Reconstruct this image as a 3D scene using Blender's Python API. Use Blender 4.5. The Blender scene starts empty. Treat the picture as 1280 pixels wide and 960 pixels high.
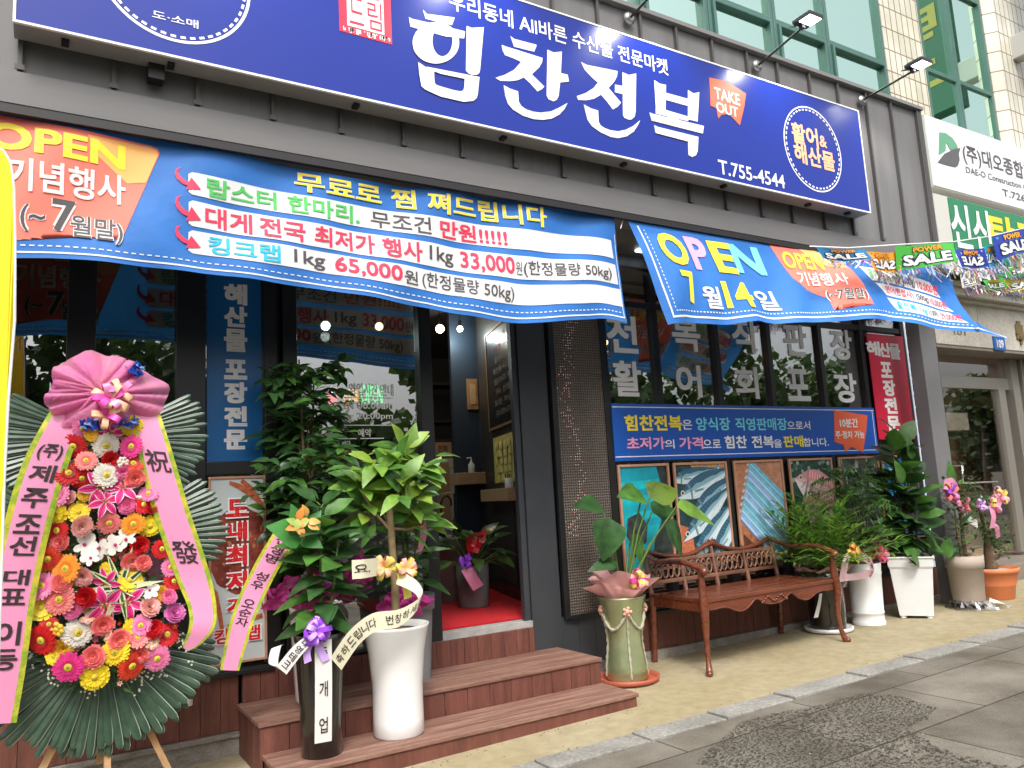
import bpy, bmesh, math, random
import numpy as np
from mathutils import Vector, Matrix
S = bpy.context.scene
COL = S.collection
# ------------------------------------------------------------------ camera, world, sun, exposure
CAM = np.array([0.0, -5.33, 1.35]); FPX = 980.0
RM = np.array([[0.8560312, 0.02633942, 0.51625266], [-0.51404017, 0.14872302, 0.84477462], [-0.05452778, -0.98852805, 0.14085107]])
cd = bpy.data.cameras.new('camera'); cam = bpy.data.objects.new('camera', cd); COL.objects.link(cam)
cd.sensor_width = 36.0; cd.lens = FPX / 1280 * 36.0; cd.clip_end = 2000; cd.clip_start = 0.05
mw = Matrix.Identity(4)
for i in range(3):
    mw[i][0] = RM[i, 0]; mw[i][1] = -RM[i, 1]; mw[i][2] = -RM[i, 2]; mw[i][3] = CAM[i]
cam.matrix_world = mw
S.camera = cam
SUN_EL, SUN_AZ = math.radians(52), math.radians(205)     # azimuth measured from +Y, clockwise
w = bpy.data.worlds.new('World'); S.world = w; w.use_nodes = True
nt = w.node_tree; nt.nodes.clear()
sky = nt.nodes.new('ShaderNodeTexSky'); sky.sky_type = 'NISHITA'; sky.sun_disc = False
sky.sun_elevation = SUN_EL; sky.sun_rotation = SUN_AZ; sky.dust_density = 6.0; sky.air_density = 1.0; sky.ozone_density = 1.0
hs = nt.nodes.new('ShaderNodeHueSaturation'); hs.inputs['Saturation'].default_value = 0.3      # veiled, overcast sky
bg = nt.nodes.new('ShaderNodeBackground'); bg.inputs['Strength'].default_value = 0.15
wo = nt.nodes.new('ShaderNodeOutputWorld')
nt.links.new(sky.outputs[0], hs.inputs['Color']); nt.links.new(hs.outputs[0], bg.inputs['Color']); nt.links.new(bg.outputs[0], wo.inputs['Surface'])
sl = bpy.data.lights.new('sun', 'SUN'); sl.energy = 1.15; sl.angle = math.radians(12); sl.color = (1.0, 0.96, 0.9)
so = bpy.data.objects.new('sun', sl); COL.objects.link(so)
sd = Vector((math.sin(SUN_AZ) * math.cos(SUN_EL), math.cos(SUN_AZ) * math.cos(SUN_EL), math.sin(SUN_EL)))
so.rotation_euler = (-sd).to_track_quat('-Z', 'Y').to_euler(); so.location = (0, -12, 14)
S.view_settings.view_transform = 'Standard'; S.view_settings.look = 'None'; S.view_settings.gamma = 1.0
S.view_settings.exposure = 0.78
S.cycles.max_bounces = 8; S.cycles.transparent_max_bounces = 12; S.cycles.sample_clamp_indirect = 4.0
S.cycles.use_denoising = True
R = random.Random(7)

# ------------------------------------------------------------------ measuring helpers (photo pixels of the 1280x960 original -> world point on a chosen plane)
def _ray(x, y): return RM @ np.array([x - 640.0, y - 480.0, FPX])
def onY(x, y, yy=0.0):
    d = _ray(x, y); return Vector(CAM + d * ((yy - CAM[1]) / d[1]))
def onZ(x, y, zz=0.0):
    d = _ray(x, y); return Vector(CAM + d * ((zz - CAM[2]) / d[2]))
def onX(x, y, xx=0.0):
    d = _ray(x, y); return Vector(CAM + d * ((xx - CAM[0]) / d[0]))
def gz(x): return -0.14 + 0.0157 * (min(max(x, -6), 14) - 1)
def onG(x, y):
    d = _ray(x, y); t = (-0.14 + 0.0157 * (CAM[0] - 1) - CAM[2]) / (d[2] - 0.0157 * d[0]); return Vector(CAM + d * t)
def mpp(p):                                     # metres per photo pixel at a point
    q = RM.T @ (np.array(p) - CAM); return q[2] / FPX

# ------------------------------------------------------------------ materials
_m = {}
def M(name, col, rough=0.6, metal=0.0, var=0.0, vs=6.0, col2=None, bump=0.0, bs=60.0, coat=0.0, transl=0.0, emit=0.0, spec=0.5, fine=0.0, stretch=None):
    if name in _m: return _m[name]
    m = bpy.data.materials.new(name); m.use_nodes = True; n = m.node_tree; L = n.links
    b = n.nodes['Principled BSDF']; out = n.nodes['Material Output']
    b.inputs['Roughness'].default_value = rough; b.inputs['Metallic'].default_value = metal
    b.inputs['Coat Weight'].default_value = coat; b.inputs['Coat Roughness'].default_value = 0.08
    b.inputs['Specular IOR Level'].default_value = spec
    c4 = (*col, 1)
    b.inputs['Base Color'].default_value = c4
    src = None
    if var or bump or col2:
        tc = n.nodes.new('ShaderNodeTexCoord'); vec = tc.outputs['Object']
        if stretch:
            mp = n.nodes.new('ShaderNodeMapping'); mp.inputs['Scale'].default_value = stretch; L.new(vec, mp.inputs['Vector']); vec = mp.outputs[0]
    if var or col2:
        no = n.nodes.new('ShaderNodeTexNoise'); no.inputs['Scale'].default_value = vs; no.inputs['Detail'].default_value = 6; no.inputs['Roughness'].default_value = 0.62
        L.new(vec, no.inputs['Vector'])
        cr = n.nodes.new('ShaderNodeValToRGB'); cr.color_ramp.elements[0].position = 0.32; cr.color_ramp.elements[1].position = 0.68
        c2 = col2 if col2 else tuple(max(0, x * (1 - var)) for x in col)
        c1 = col if col2 else tuple(min(1, x * (1 + var)) for x in col)
        cr.color_ramp.elements[0].color = (*c2, 1); cr.color_ramp.elements[1].color = (*c1, 1)
        L.new(no.outputs['Fac'], cr.inputs[0]); src = cr.outputs[0]
        if fine:
            n2 = n.nodes.new('ShaderNodeTexNoise'); n2.inputs['Scale'].default_value = vs * 14; n2.inputs['Detail'].default_value = 4
            L.new(vec, n2.inputs['Vector'])
            mx = n.nodes.new('ShaderNodeMix'); mx.data_type = 'RGBA'; mx.blend_type = 'OVERLAY'; mx.inputs[0].default_value = fine
            L.new(src, mx.inputs[6]); L.new(n2.outputs['Fac'], mx.inputs[7]); src = mx.outputs[2]
        L.new(src, b.inputs['Base Color'])
        mr = n.nodes.new('ShaderNodeMapRange'); mr.inputs['To Min'].default_value = max(0, rough - 0.12); mr.inputs['To Max'].default_value = min(1, rough + 0.12)
        L.new(no.outputs['Fac'], mr.inputs[0]); L.new(mr.outputs[0], b.inputs['Roughness'])
    if bump:
        nb = n.nodes.new('ShaderNodeTexNoise'); nb.inputs['Scale'].default_value = bs; nb.inputs['Detail'].default_value = 5
        L.new(vec, nb.inputs['Vector'])
        bn = n.nodes.new('ShaderNodeBump'); bn.inputs['Strength'].default_value = bump; bn.inputs['Distance'].default_value = 0.02
        L.new(nb.outputs['Fac'], bn.inputs['Height']); L.new(bn.outputs[0], b.inputs['Normal'])
    if transl:
        t = n.nodes.new('ShaderNodeBsdfTranslucent'); mix = n.nodes.new('ShaderNodeMixShader'); mix.inputs[0].default_value = transl
        t.inputs['Color'].default_value = (min(1, col[0] * 1.6), min(1, col[1] * 1.6), min(1, col[2] * 1.2), 1)
        L.new(b.outputs[0], mix.inputs[1]); L.new(t.outputs[0], mix.inputs[2]); L.new(mix.outputs[0], out.inputs['Surface'])
    if emit:
        b.inputs['Emission Color'].default_value = c4; b.inputs['Emission Strength'].default_value = emit
    _m[name] = m; return m

def glass(name, tint=(0.9, 0.95, 0.95), refl=0.2, rough=0.0, gcol=(1, 1, 1)):
    m = bpy.data.materials.new(name); m.use_nodes = True; n = m.node_tree; L = n.links; n.nodes.remove(n.nodes['Principled BSDF'])
    out = n.nodes['Material Output']
    t = n.nodes.new('ShaderNodeBsdfTransparent'); t.inputs[0].default_value = (*tint, 1)
    g = n.nodes.new('ShaderNodeBsdfGlossy'); g.inputs['Roughness'].default_value = rough; g.inputs['Color'].default_value = (*gcol, 1)
    lw = n.nodes.new('ShaderNodeLayerWeight'); lw.inputs['Blend'].default_value = 0.35
    mr = n.nodes.new('ShaderNodeMapRange'); mr.inputs['To Min'].default_value = refl; mr.inputs['To Max'].default_value = min(1, refl + 0.45)
    mix = n.nodes.new('ShaderNodeMixShader')
    L.new(lw.outputs['Facing'], mr.inputs[0]); L.new(mr.outputs[0], mix.inputs[0]); L.new(t.outputs[0], mix.inputs[1]); L.new(g.outputs[0], mix.inputs[2]); L.new(mix.outputs[0], out.inputs['Surface'])
    return m

def emis(name, col, st):
    if name in _m: return _m[name]
    m = bpy.data.materials.new(name); m.use_nodes = True; n = m.node_tree
    b = n.nodes['Principled BSDF']; b.inputs['Base Color'].default_value = (*col, 1); b.inputs['Emission Color'].default_value = (*col, 1); b.inputs['Emission Strength'].default_value = st
    _m[name] = m; return m

# ------------------------------------------------------------------ mesh builder
OFF = {}
class MB:
    def __init__(s): s.v = []; s.f = []; s.mi = []; s.sm = []
    def add(s, vs, fs, mi=0, smooth=False):
        o = len(s.v); s.v.extend([tuple(v) for v in vs])
        for f in fs: s.f.append([i + o for i in f]); s.mi.append(mi); s.sm.append(smooth)
        return s
    def box(s, x0, x1, y0, y1, z0, z1, mi=0):
        x0, x1 = min(x0, x1), max(x0, x1); y0, y1 = min(y0, y1), max(y0, y1); z0, z1 = min(z0, z1), max(z0, z1)
        v = [(x, y, z) for z in (z0, z1) for y in (y0, y1) for x in (x0, x1)]
        return s.add(v, [(0, 2, 3, 1), (4, 5, 7, 6), (0, 1, 5, 4), (2, 6, 7, 3), (0, 4, 6, 2), (1, 3, 7, 5)], mi)
    def quad(s, a, b, c, d, mi=0): return s.add([a, b, c, d], [(0, 1, 2, 3)], mi)
    def prism(s, pts, off, mi=0, mside=None):
        n = len(pts); pts = [Vector(p) for p in pts]; off = Vector(off)
        v = pts + [p + off for p in pts]
        s.add(v, [tuple(range(n)), tuple(range(2 * n - 1, n - 1, -1))], mi)
        s.add(v, [(i, (i + 1) % n, n + (i + 1) % n, n + i) for i in range(n)], mi if mside is None else mside); return s
    def tube(s, path, rad, n=8, mi=0, cap=True, flat=1.0, smooth=True):
        path = [Vector(p) for p in path]; k = len(path)
        if not hasattr(rad, '__len__'): rad = [rad] * k
        vs = []; up = Vector((0, 0, 1)); prev = None
        for i, p in enumerate(path):
            t = (path[min(i + 1, k - 1)] - path[max(i - 1, 0)])
            t = t.normalized() if t.length > 1e-9 else Vector((0, 0, 1))
            if prev is None:
                a = t.cross(up if abs(t.z) < 0.9 else Vector((1, 0, 0))).normalized()
            else:
                a = (prev - t * prev.dot(t)); a = a.normalized() if a.length > 1e-6 else t.orthogonal().normalized()
            prev = a; b = t.cross(a)
            for j in range(n):
                an = 2 * math.pi * j / n; vs.append(p + a * (math.cos(an) * rad[i]) + b * (math.sin(an) * rad[i] * flat))
        fs = [(i * n + j, i * n + (j + 1) % n, (i + 1) * n + (j + 1) % n, (i + 1) * n + j) for i in range(k - 1) for j in range(n)]
        s.add(vs, fs, mi, smooth)
        if cap: s.add(vs[:n], [tuple(range(n - 1, -1, -1))], mi); s.add(vs[-n:], [tuple(range(n))], mi)
        return s
    def lathe(s, c, prof, n=32, mi=0, sx=1.0, sy=1.0, smooth=True, rot=0.0, ang=None):
        c = Vector(c); vs = []; k = len(prof)
        for r, z in prof:
            for j in range(n):
                a = 2 * math.pi * j / n + rot; vs.append(c + Vector((math.cos(a) * r * sx, math.sin(a) * r * sy, z)))
        fs = [(i * n + j, i * n + (j + 1) % n, (i + 1) * n + (j + 1) % n, (i + 1) * n + j) for i in range(k - 1) for j in range(n)]
        s.add(vs, fs, mi, smooth)
        if prof[0][0] > 1e-4: s.add(vs[:n], [tuple(range(n - 1, -1, -1))], mi)
        if prof[-1][0] > 1e-4: s.add(vs[-n:], [tuple(range(n))], mi)
        return s
    def ball(s, c, r, mi=0, n=14, sz=1.0):
        return s.lathe(c, [(max(1e-5, r * math.sin(math.pi * i / 8)), -r * sz * math.cos(math.pi * i / 8)) for i in range(9)], n, mi)
    def grid(s, fn, us, vs_, mi=0, smooth=True):
        V = [fn(u, v) for v in vs_ for u in us]; n = len(us)
        return s.add(V, [(j * n + i, j * n + i + 1, (j + 1) * n + i + 1, (j + 1) * n + i) for j in range(len(vs_) - 1) for i in range(n - 1)], mi, smooth)
    def leaf(s, p, d, up, L, W, fold=0.18, droop=0.25, segs=5, pw=0.85, mi=0, tip=1.0, curl=0.0):
        p = Vector(p); d = Vector(d).normalized(); up = Vector(up)
        side = d.cross(up); side = side.normalized() if side.length > 1e-5 else d.orthogonal().normalized()
        nn = side.cross(d).normalized(); vs = []
        for i in range(segs + 1):
            t = i / segs
            wd = W * 0.5 * max(0.04, math.sin(math.pi * min(1, max(0, t ** pw))) ** tip) if 0 < i < segs else W * 0.03
            c = p + d * (L * (t - 0.12 * droop * t * t)) - nn * (droop * L * t * t) + side * (curl * L * t * t)
            vs += [c - side * wd + nn * (fold * wd), c, c + side * wd + nn * (fold * wd)]
        fs = []
        for i in range(segs):
            a = i * 3; fs += [(a, a + 1, a + 4, a + 3), (a + 1, a + 2, a + 5, a + 4)]
        return s.add(vs, fs, mi, True)
    def build(s, name, mats, parent=None, bevel=0.0, bseg=2, auto=False):
        me = bpy.data.meshes.new(name); off = Vector(OFF.get(parent, (0, 0, 0))) if parent else Vector((0, 0, 0))
        me.from_pydata([tuple(Vector(v) - off) for v in s.v], [], s.f)
        if not isinstance(mats, (list, tuple)): mats = [mats]
        for m in mats: me.materials.append(m)
        me.polygons.foreach_set('material_index', s.mi); me.polygons.foreach_set('use_smooth', s.sm); me.update()
        o = bpy.data.objects.new(name, me); COL.objects.link(o)
        if parent: o.parent = parent
        OFF[o] = off
        if bevel:
            b = o.modifiers.new('bevel', 'BEVEL'); b.width = bevel; b.segments = bseg; b.limit_method = 'ANGLE'; b.angle_limit = math.radians(40)
        return o

def thing(name, label, cat, loc=(0, 0, 0), group=None):
    o = bpy.data.objects.new(name, None); COL.objects.link(o); o.location = loc; o.empty_display_size = 0.1
    o['label'] = label; o['category'] = cat
    if group: o['group'] = group
    OFF[o] = Vector(loc); return o
def tag(o, label, cat, group=None):
    o['label'] = label; o['category'] = cat
    if group: o['group'] = group
    return o
def struct(o): o['kind'] = 'structure'; return o

# ------------------------------------------------------------------ lettering
_tc = {}
def glyphs(s, bold):
    k = (s, bold)
    if k in _tc: return _tc[k]
    cu = bpy.data.curves.new('t', 'FONT'); cu.body = s; cu.size = 1.0; cu.offset = bold; cu.resolution_u = 3; cu.dimensions = '2D'; cu.fill_mode = 'FRONT'
    ob = bpy.data.objects.new('t', cu); COL.objects.link(ob)
    dg = bpy.context.evaluated_depsgraph_get(); dg.update()
    me = bpy.data.meshes.new_from_object(ob.evaluated_get(dg))
    vs = [(v.co.x, v.co.y) for v in me.vertices]; fs = [list(p.vertices) for p in me.polygons]
    bpy.data.objects.remove(ob); bpy.data.curves.remove(cu); bpy.data.meshes.remove(me)
    if not vs: vs = [(0, 0), (1, 0), (0, 1)]; fs = []
    a = np.array(vs); lo = a.min(0); hi = a.max(0)
    asp = tuple(np.maximum(hi - lo, 1e-6)); a = (a - lo) / np.maximum(hi - lo, 1e-6)
    _tc[k] = (a, fs, asp); return _tc[k]
def txt(mb, s, mi, fn, u0, v0, u1, v1, bold=0.0, cu=None, cv=None, grow=0.0, shear=0.0):
    if bold > .0085:                               # heavier weight: the same glyphs again, shifted a little and lying a hair higher
        e = glyphs(s, .006)[2]; dx, dy = (bold - .006) * (u1 - u0) / e[0], (bold - .006) * (v1 - v0) / e[1]; k = 0
        for sx_, sy_ in ((-1, -1), (1, -1), (-1, 1), (1, 1)):
            def fk(u, v, k=k):
                q = fn(u, v); return q + (Vector(CAM) - q).normalized() * (.00022 * k)
            _txt(mb, s, mi, fk, u0 + dx + sx_ * dx, v0 + dy + sy_ * dy, u1 - dx + sx_ * dx, v1 - dy + sy_ * dy, .006, cu, cv, grow, shear); k += 1
        return mb
    return _txt(mb, s, mi, fn, u0, v0, u1, v1, bold, cu, cv, grow, shear)
def _txt(mb, s, mi, fn, u0, v0, u1, v1, bold=0.0, cu=None, cv=None, grow=0.0, shear=0.0):
    a, fs, asp = glyphs(s, bold)
    gu, gv = (u1 - u0) * grow, (v1 - v0) * grow
    u0 -= gu; u1 += gu; v0 -= gv; v1 += gv
    P = [(u0 + x * (u1 - u0) + shear * y * (u1 - u0), v0 + y * (v1 - v0)) for x, y in a]
    if cu or cv:
        bm = bmesh.new(); bv = [bm.verts.new((x, y, 0)) for x, y in P]
        for f in fs:
            try: bm.faces.new([bv[i] for i in f])
            except ValueError: pass
        lo = [min(p[i] for p in P) for i in (0, 1)]; hi = [max(p[i] for p in P) for i in (0, 1)]
        for c in (cu or []):
            if lo[0] < c < hi[0]: bmesh.ops.bisect_plane(bm, geom=bm.verts[:] + bm.edges[:] + bm.faces[:], plane_co=(c, 0, 0), plane_no=(1, 0, 0))
        for c in (cv or []):
            if lo[1] < c < hi[1]: bmesh.ops.bisect_plane(bm, geom=bm.verts[:] + bm.edges[:] + bm.faces[:], plane_co=(0, c, 0), plane_no=(0, 1, 0))
        bm.verts.index_update(); P = [(v.co.x, v.co.y) for v in bm.verts]; fs = [[v.index for v in f.verts] for f in bm.faces]; bm.free()
    mb.add([fn(x, y) for x, y in P], fs, mi); return mb
def planeY(y): return lambda u, v: Vector((u, y, v))
def ptxt(mb, s, mi, y, bl, tr, bold=0.0, grow=0.0):     # lettering on a plane of constant Y, from two measured photo corners
    a = onY(bl[0], bl[1], y); b = onY(tr[0], tr[1], y); return txt(mb, s, mi, planeY(y), a.x, a.z, b.x, b.z, bold, grow=grow)
def ppoly(px, y): return [onY(a, b, y) for a, b in px]

def ribbon(mb, path, wid, mi=0, edge=None, off=0.0, sub=6):
    """strip through path points with width vectors; returns fn(a, l, lift): a across 0..1, l along 0..1"""
    P = np.array([tuple(p) for p in path]); Wv = np.array([tuple(p) for p in wid]); k = len(P); tt = np.linspace(0, 1, k)
    cum = np.concatenate([[0], np.cumsum(np.linalg.norm(np.diff(P, axis=0), axis=1))]); tt = cum / cum[-1]
    def smooth(A, l):
        i = min(max(int(np.searchsorted(tt, l)) - 1, 0), k - 2); u = (l - tt[i]) / max(tt[i + 1] - tt[i], 1e-9)
        p0, p1, p2, p3 = A[max(i - 1, 0)], A[i], A[i + 1], A[min(i + 2, k - 1)]
        return 0.5 * ((2 * p1) + (-p0 + p2) * u + (2 * p0 - 5 * p1 + 4 * p2 - p3) * u * u + (-p0 + 3 * p1 - 3 * p2 + p3) * u ** 3)
    def fn(a, l, lift=0.0):
        c = smooth(P, l); wv = smooth(Wv, l); t = smooth(P, min(1, l + 0.01)) - smooth(P, max(0, l - 0.01))
        n = np.cross(wv, t); n = n / max(np.linalg.norm(n), 1e-9)
        if n @ (CAM - c) < 0: n = -n
        return Vector(c + wv * (a - 0.5) + n * lift)
    N = (k - 1) * sub
    ls = [i / N for i in range(N + 1)]
    if edge is None: mb.grid(lambda a, l: fn(a, l), [0, 0.5, 1], ls, mi)
    else:
        mb.grid(lambda a, l: fn(a, l), [0, 0.14], ls, edge); mb.grid(lambda a, l: fn(a, l), [0.14, 0.5, 0.86], ls, mi); mb.grid(lambda a, l: fn(a, l), [0.86, 1], ls, edge)
    return fn
# ================================================================== SETTING
XS = [-400, -60, -6, -2, 0, 2, 4, 6, 8, 10, 14, 60, 400]
def sheet(name, y0, y1, lift, mat, xs=XS, ny=1):
    mb = MB(); ys = [y0 + (y1 - y0) * i / ny for i in range(ny + 1)]
    mb.grid(lambda x, y: Vector((x, y, gz(x) + lift)), xs, ys, 0, False)
    return struct(mb.build(name, mat))
def surf_nodes(m):
    n = m.node_tree; return n, n.links, n.nodes['Principled BSDF']
# ochre stained concrete forecourt
mc = M('ochre_concrete', (0.345, 0.297, 0.195), 0.85, var=0.0, vs=0.9, col2=(0.285, 0.235, 0.130), bump=0.3, bs=70, fine=0.3, spec=0.25)
mg = M('earth', (0.12, 0.11, 0.09), 0.9, var=0.2)
ma = M('asphalt', (0.055, 0.055, 0.055), 0.9, var=0.25, vs=30, bump=0.4, bs=120)
sheet('ground', -400, 400, -0.05, mg)
sheet('road', -14, -6.2, -0.012, ma)
sheet('forecourt', -1.405, 3, 0, mc, ny=2)
# paving slabs: large worn slabs with dark joints
mp = bpy.data.materials.new('paving_slabs'); mp.use_nodes = True; n, L, b = surf_nodes(mp)
tc = n.nodes.new('ShaderNodeTexCoord'); mpn = n.nodes.new('ShaderNodeMapping'); mpn.inputs['Location'].default_value = (0.32, 0.0, 0)
br = n.nodes.new('ShaderNodeTexBrick'); br.inputs['Scale'].default_value = 1.0; br.inputs['Brick Width'].default_value = 1.15; br.inputs['Row Height'].default_value = 0.62
br.inputs['Mortar Size'].default_value = 0.007; br.inputs['Mortar Smooth'].default_value = 0.3; br.offset = 0.37
br.inputs['Color1'].default_value = (0.165, 0.150, 0.124, 1); br.inputs['Color2'].default_value = (0.225, 0.206, 0.171, 1); br.inputs['Mortar'].default_value = (0.06, 0.055, 0.045, 1)
L.new(tc.outputs['Object'], mpn.inputs[0]); L.new(mpn.outputs[0], br.inputs['Vector'])
no = n.nodes.new('ShaderNodeTexNoise'); no.inputs['Scale'].default_value = 1.7; no.inputs['Detail'].default_value = 7; no.inputs['Roughness'].default_value = 0.6; L.new(tc.outputs['Object'], no.inputs['Vector'])
cr = n.nodes.new('ShaderNodeValToRGB'); cr.color_ramp.elements[0].position = 0.33; cr.color_ramp.elements[0].color = (0.50, 0.47, 0.43, 1); cr.color_ramp.elements[1].position = 0.66; cr.color_ramp.elements[1].color = (1.0, 1.0, 1.0, 1)
L.new(no.outputs['Fac'], cr.inputs[0])
mx = n.nodes.new('ShaderNodeMix'); mx.data_type = 'RGBA'; mx.blend_type = 'MULTIPLY'; mx.inputs[0].default_value = 1.0
L.new(br.outputs['Color'], mx.inputs[6]); L.new(cr.outputs[0], mx.inputs[7])
n3 = n.nodes.new('ShaderNodeTexNoise'); n3.inputs['Scale'].default_value = 130; n3.inputs['Detail'].default_value = 3; L.new(tc.outputs['Object'], n3.inputs['Vector'])
m2 = n.nodes.new('ShaderNodeMix'); m2.data_type = 'RGBA'; m2.blend_type = 'OVERLAY'; m2.inputs[0].default_value = 0.5; L.new(mx.outputs[2], m2.inputs[6]); L.new(n3.outputs['Fac'], m2.inputs[7])
L.new(m2.outputs[2], b.inputs['Base Color']); b.inputs['Roughness'].default_value = 0.85; b.inputs['Specular IOR Level'].default_value = 0.25
bn = n.nodes.new('ShaderNodeBump'); bn.inputs['Strength'].default_value = 0.35; bn.inputs['Distance'].default_value = 0.01; L.new(n3.outputs['Fac'], bn.inputs['Height']); L.new(bn.outputs[0], b.inputs['Normal'])
sheet('pavement', -6.0, -1.60, 0.0, mp)
# row of granite edging stones between forecourt and pavement
mk = M('edging_stone', (0.30, 0.29, 0.262), 0.8, vs=3.0, col2=(0.18, 0.172, 0.155), bump=0.3, bs=90, fine=0.6, spec=0.3)
mb = MB(); x = -6.0; rk = random.Random(3)
while x < 14:
    l = rk.choice([0.62, 0.7, 0.78]); z = gz(x + l / 2); dy = rk.uniform(-0.006, 0.006)
    mb.box(x + 0.004, x + l - 0.004, -1.595 + dy, -1.41 + dy, z - 0.1, z + 0.012 + rk.uniform(-0.003, 0.004)); x += l
struct(mb.build('edging', mk, bevel=0.006))
# kerb down to the road
mb = MB()
for i in range(-8, 20): mb.box(i * 1.0 + 0.003, i + 0.997, -6.18, -6.0, gz(i) - 0.3, gz(i) + 0.004)
struct(mb.build('kerb', mk, bevel=0.01))
# rough worn mortar patch in the foreground of the pavement
mr_ = M('rough_patch', (0.115, 0.102, 0.082), 0.95, vs=30, col2=(0.045, 0.039, 0.031), bump=0.9, bs=70, spec=0.2)
nn_, LL_ = mr_.node_tree, mr_.node_tree.links
tcp = nn_.nodes.new('ShaderNodeTexCoord'); nzp = nn_.nodes.new('ShaderNodeTexNoise'); nzp.inputs['Scale'].default_value = 62; nzp.inputs['Detail'].default_value = 9; nzp.inputs['Roughness'].default_value = .7; LL_.new(tcp.outputs['Object'], nzp.inputs['Vector'])
gtp = nn_.nodes.new('ShaderNodeMath'); gtp.operation = 'GREATER_THAN'; gtp.inputs[1].default_value = .535; LL_.new(nzp.outputs['Fac'], gtp.inputs[0])
trp = nn_.nodes.new('ShaderNodeBsdfTransparent'); mxp = nn_.nodes.new('ShaderNodeMixShader'); LL_.new(gtp.outputs[0], mxp.inputs[0]); LL_.new(trp.outputs[0], mxp.inputs[1]); LL_.new(nn_.nodes['Principled BSDF'].outputs[0], mxp.inputs[2]); LL_.new(mxp.outputs[0], nn_.nodes['Material Output'].inputs['Surface'])
pts = [(925, 905), (960, 893), (1010, 885), (1080, 868), (1120, 868), (1175, 888), (1140, 910), (1175, 935), (1240, 955), (1290, 965), (1260, 1010), (1100, 1010), (1000, 1000), (930, 970), (870, 955)]
mb = MB(); P = []
rr = random.Random(5)
for i in range(len(pts)):
    a = Vector((*pts[i], 0)); c = Vector((*pts[(i + 1) % len(pts)], 0))
    for k in range(6):
        q = a.lerp(c, k / 6); g = onG(q.x, q.y); P.append(Vector((g.x + rr.uniform(-.015, .015), g.y + rr.uniform(-.02, .02), 0)))
P = [Vector((p.x, p.y, gz(p.x) + 0.004)) for p in P]
mb.add(P, [tuple(range(len(P)))]); struct(mb.build('pavement_patch', mr_))
# grit and crumbs gathered along the plinth, the edging and the steps
mb = MB(); rg = random.Random(41)
for k in range(420):
    u = rg.random()
    if u < .35: x, y = rg.uniform(-.5, 9), -.06 - abs(rg.gauss(0, .05))
    elif u < .6: x, y = rg.uniform(1, 10), -1.40 + abs(rg.gauss(0, .03))
    elif u < .75: x, y = rg.uniform(1.2, 3.6), -1.0 - abs(rg.gauss(0, .04))
    else: x, y = rg.uniform(1, 9), rg.uniform(-3.2, -.1)
    s_ = rg.uniform(.002, .0065); z = gz(x) + .001; a = rg.uniform(0, 3); cx_, sx_ = math.cos(a) * s_, math.sin(a) * s_; mi = rg.choice([0, 0, 1, 2])
    mb.add([(x - cx_, y - sx_, z), (x + sx_, y - cx_, z), (x + cx_, y + sx_, z), (x - sx_, y + cx_, z), (x, y, z + s_ * .9)], [(0, 1, 4), (1, 2, 4), (2, 3, 4), (3, 0, 4)], mi)
o = mb.build('grit', [M('grit_dark', (.09, .08, .065), .9), M('grit_pale', (.45, .42, .36), .9), M('grit_leaf', (.22, .14, .05), .8)]); o['kind'] = 'stuff'; o['label'] = 'loose grit and crumbs scattered over the pavement'; o['category'] = 'grit'
# trees on the far side of the road, seen mirrored in the shop windows: one far mass
mleafT = M('street_leaf', (0.045, 0.085, 0.022), 0.6, var=0.5, vs=0.8, transl=0.25)
mbarkT = M('street_bark', (0.10, 0.075, 0.05), 0.9)
mb = MB(); rt = random.Random(11)
crowns = []
for tx in [-26, -21, -16, -11.5, -7.5, -4, -.5, 3.4, 8.2, 10.5, 13, 16, 19, 22.5, 26, 30, 34, 38.5, 43, 48, 53]:
    ty = rt.uniform(-23, -18); h = rt.uniform(7.0, 9.5)
    if 6 < tx < 10.9: h = 4.3
    mb.tube([(tx, ty, -0.2), (tx + .1, ty, 1.5), (tx + .2, ty + .1, h * .55)], [.2, .16, .08], 7, 1)
    for k in range(9):
        a = rt.uniform(0, 6.28); crowns.append((Vector((tx + 1.5 * math.cos(a), ty + 1.2 * math.sin(a), h * rt.uniform(.25, .82))), rt.uniform(1.1, 1.9)))
for k in range(75): crowns.append((Vector((-30 + 85 * k / 75, rt.uniform(-25, -23), rt.uniform(1.2, 1.9) if 5.5 < -30 + 85 * k / 75 < 11 else rt.uniform(.8, 2.2))), rt.uniform(1.0, 1.5)))
for c, r in crowns:
    for k in range(190):
        d = Vector((rt.gauss(0, 1), rt.gauss(0, 1), rt.gauss(0, .8))).normalized(); p = c + d * (r * rt.uniform(.5, 1.05))
        a = Vector((rt.gauss(0, 1), rt.gauss(0, 1), rt.gauss(0, 1))).normalized(); bb = a.orthogonal().normalized(); s_ = rt.uniform(.16, .34)
        mb.add([p - a * s_, p + bb * s_ * .6, p + a * s_, p - bb * s_ * .6], [(0, 1, 2, 3)], 0)
o = mb.build('far_trees', [mleafT, mbarkT]); o['kind'] = 'stuff'
o['label'] = 'row of leafy street trees across the road, mirrored in the shop glass'; o['category'] = 'trees'

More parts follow.
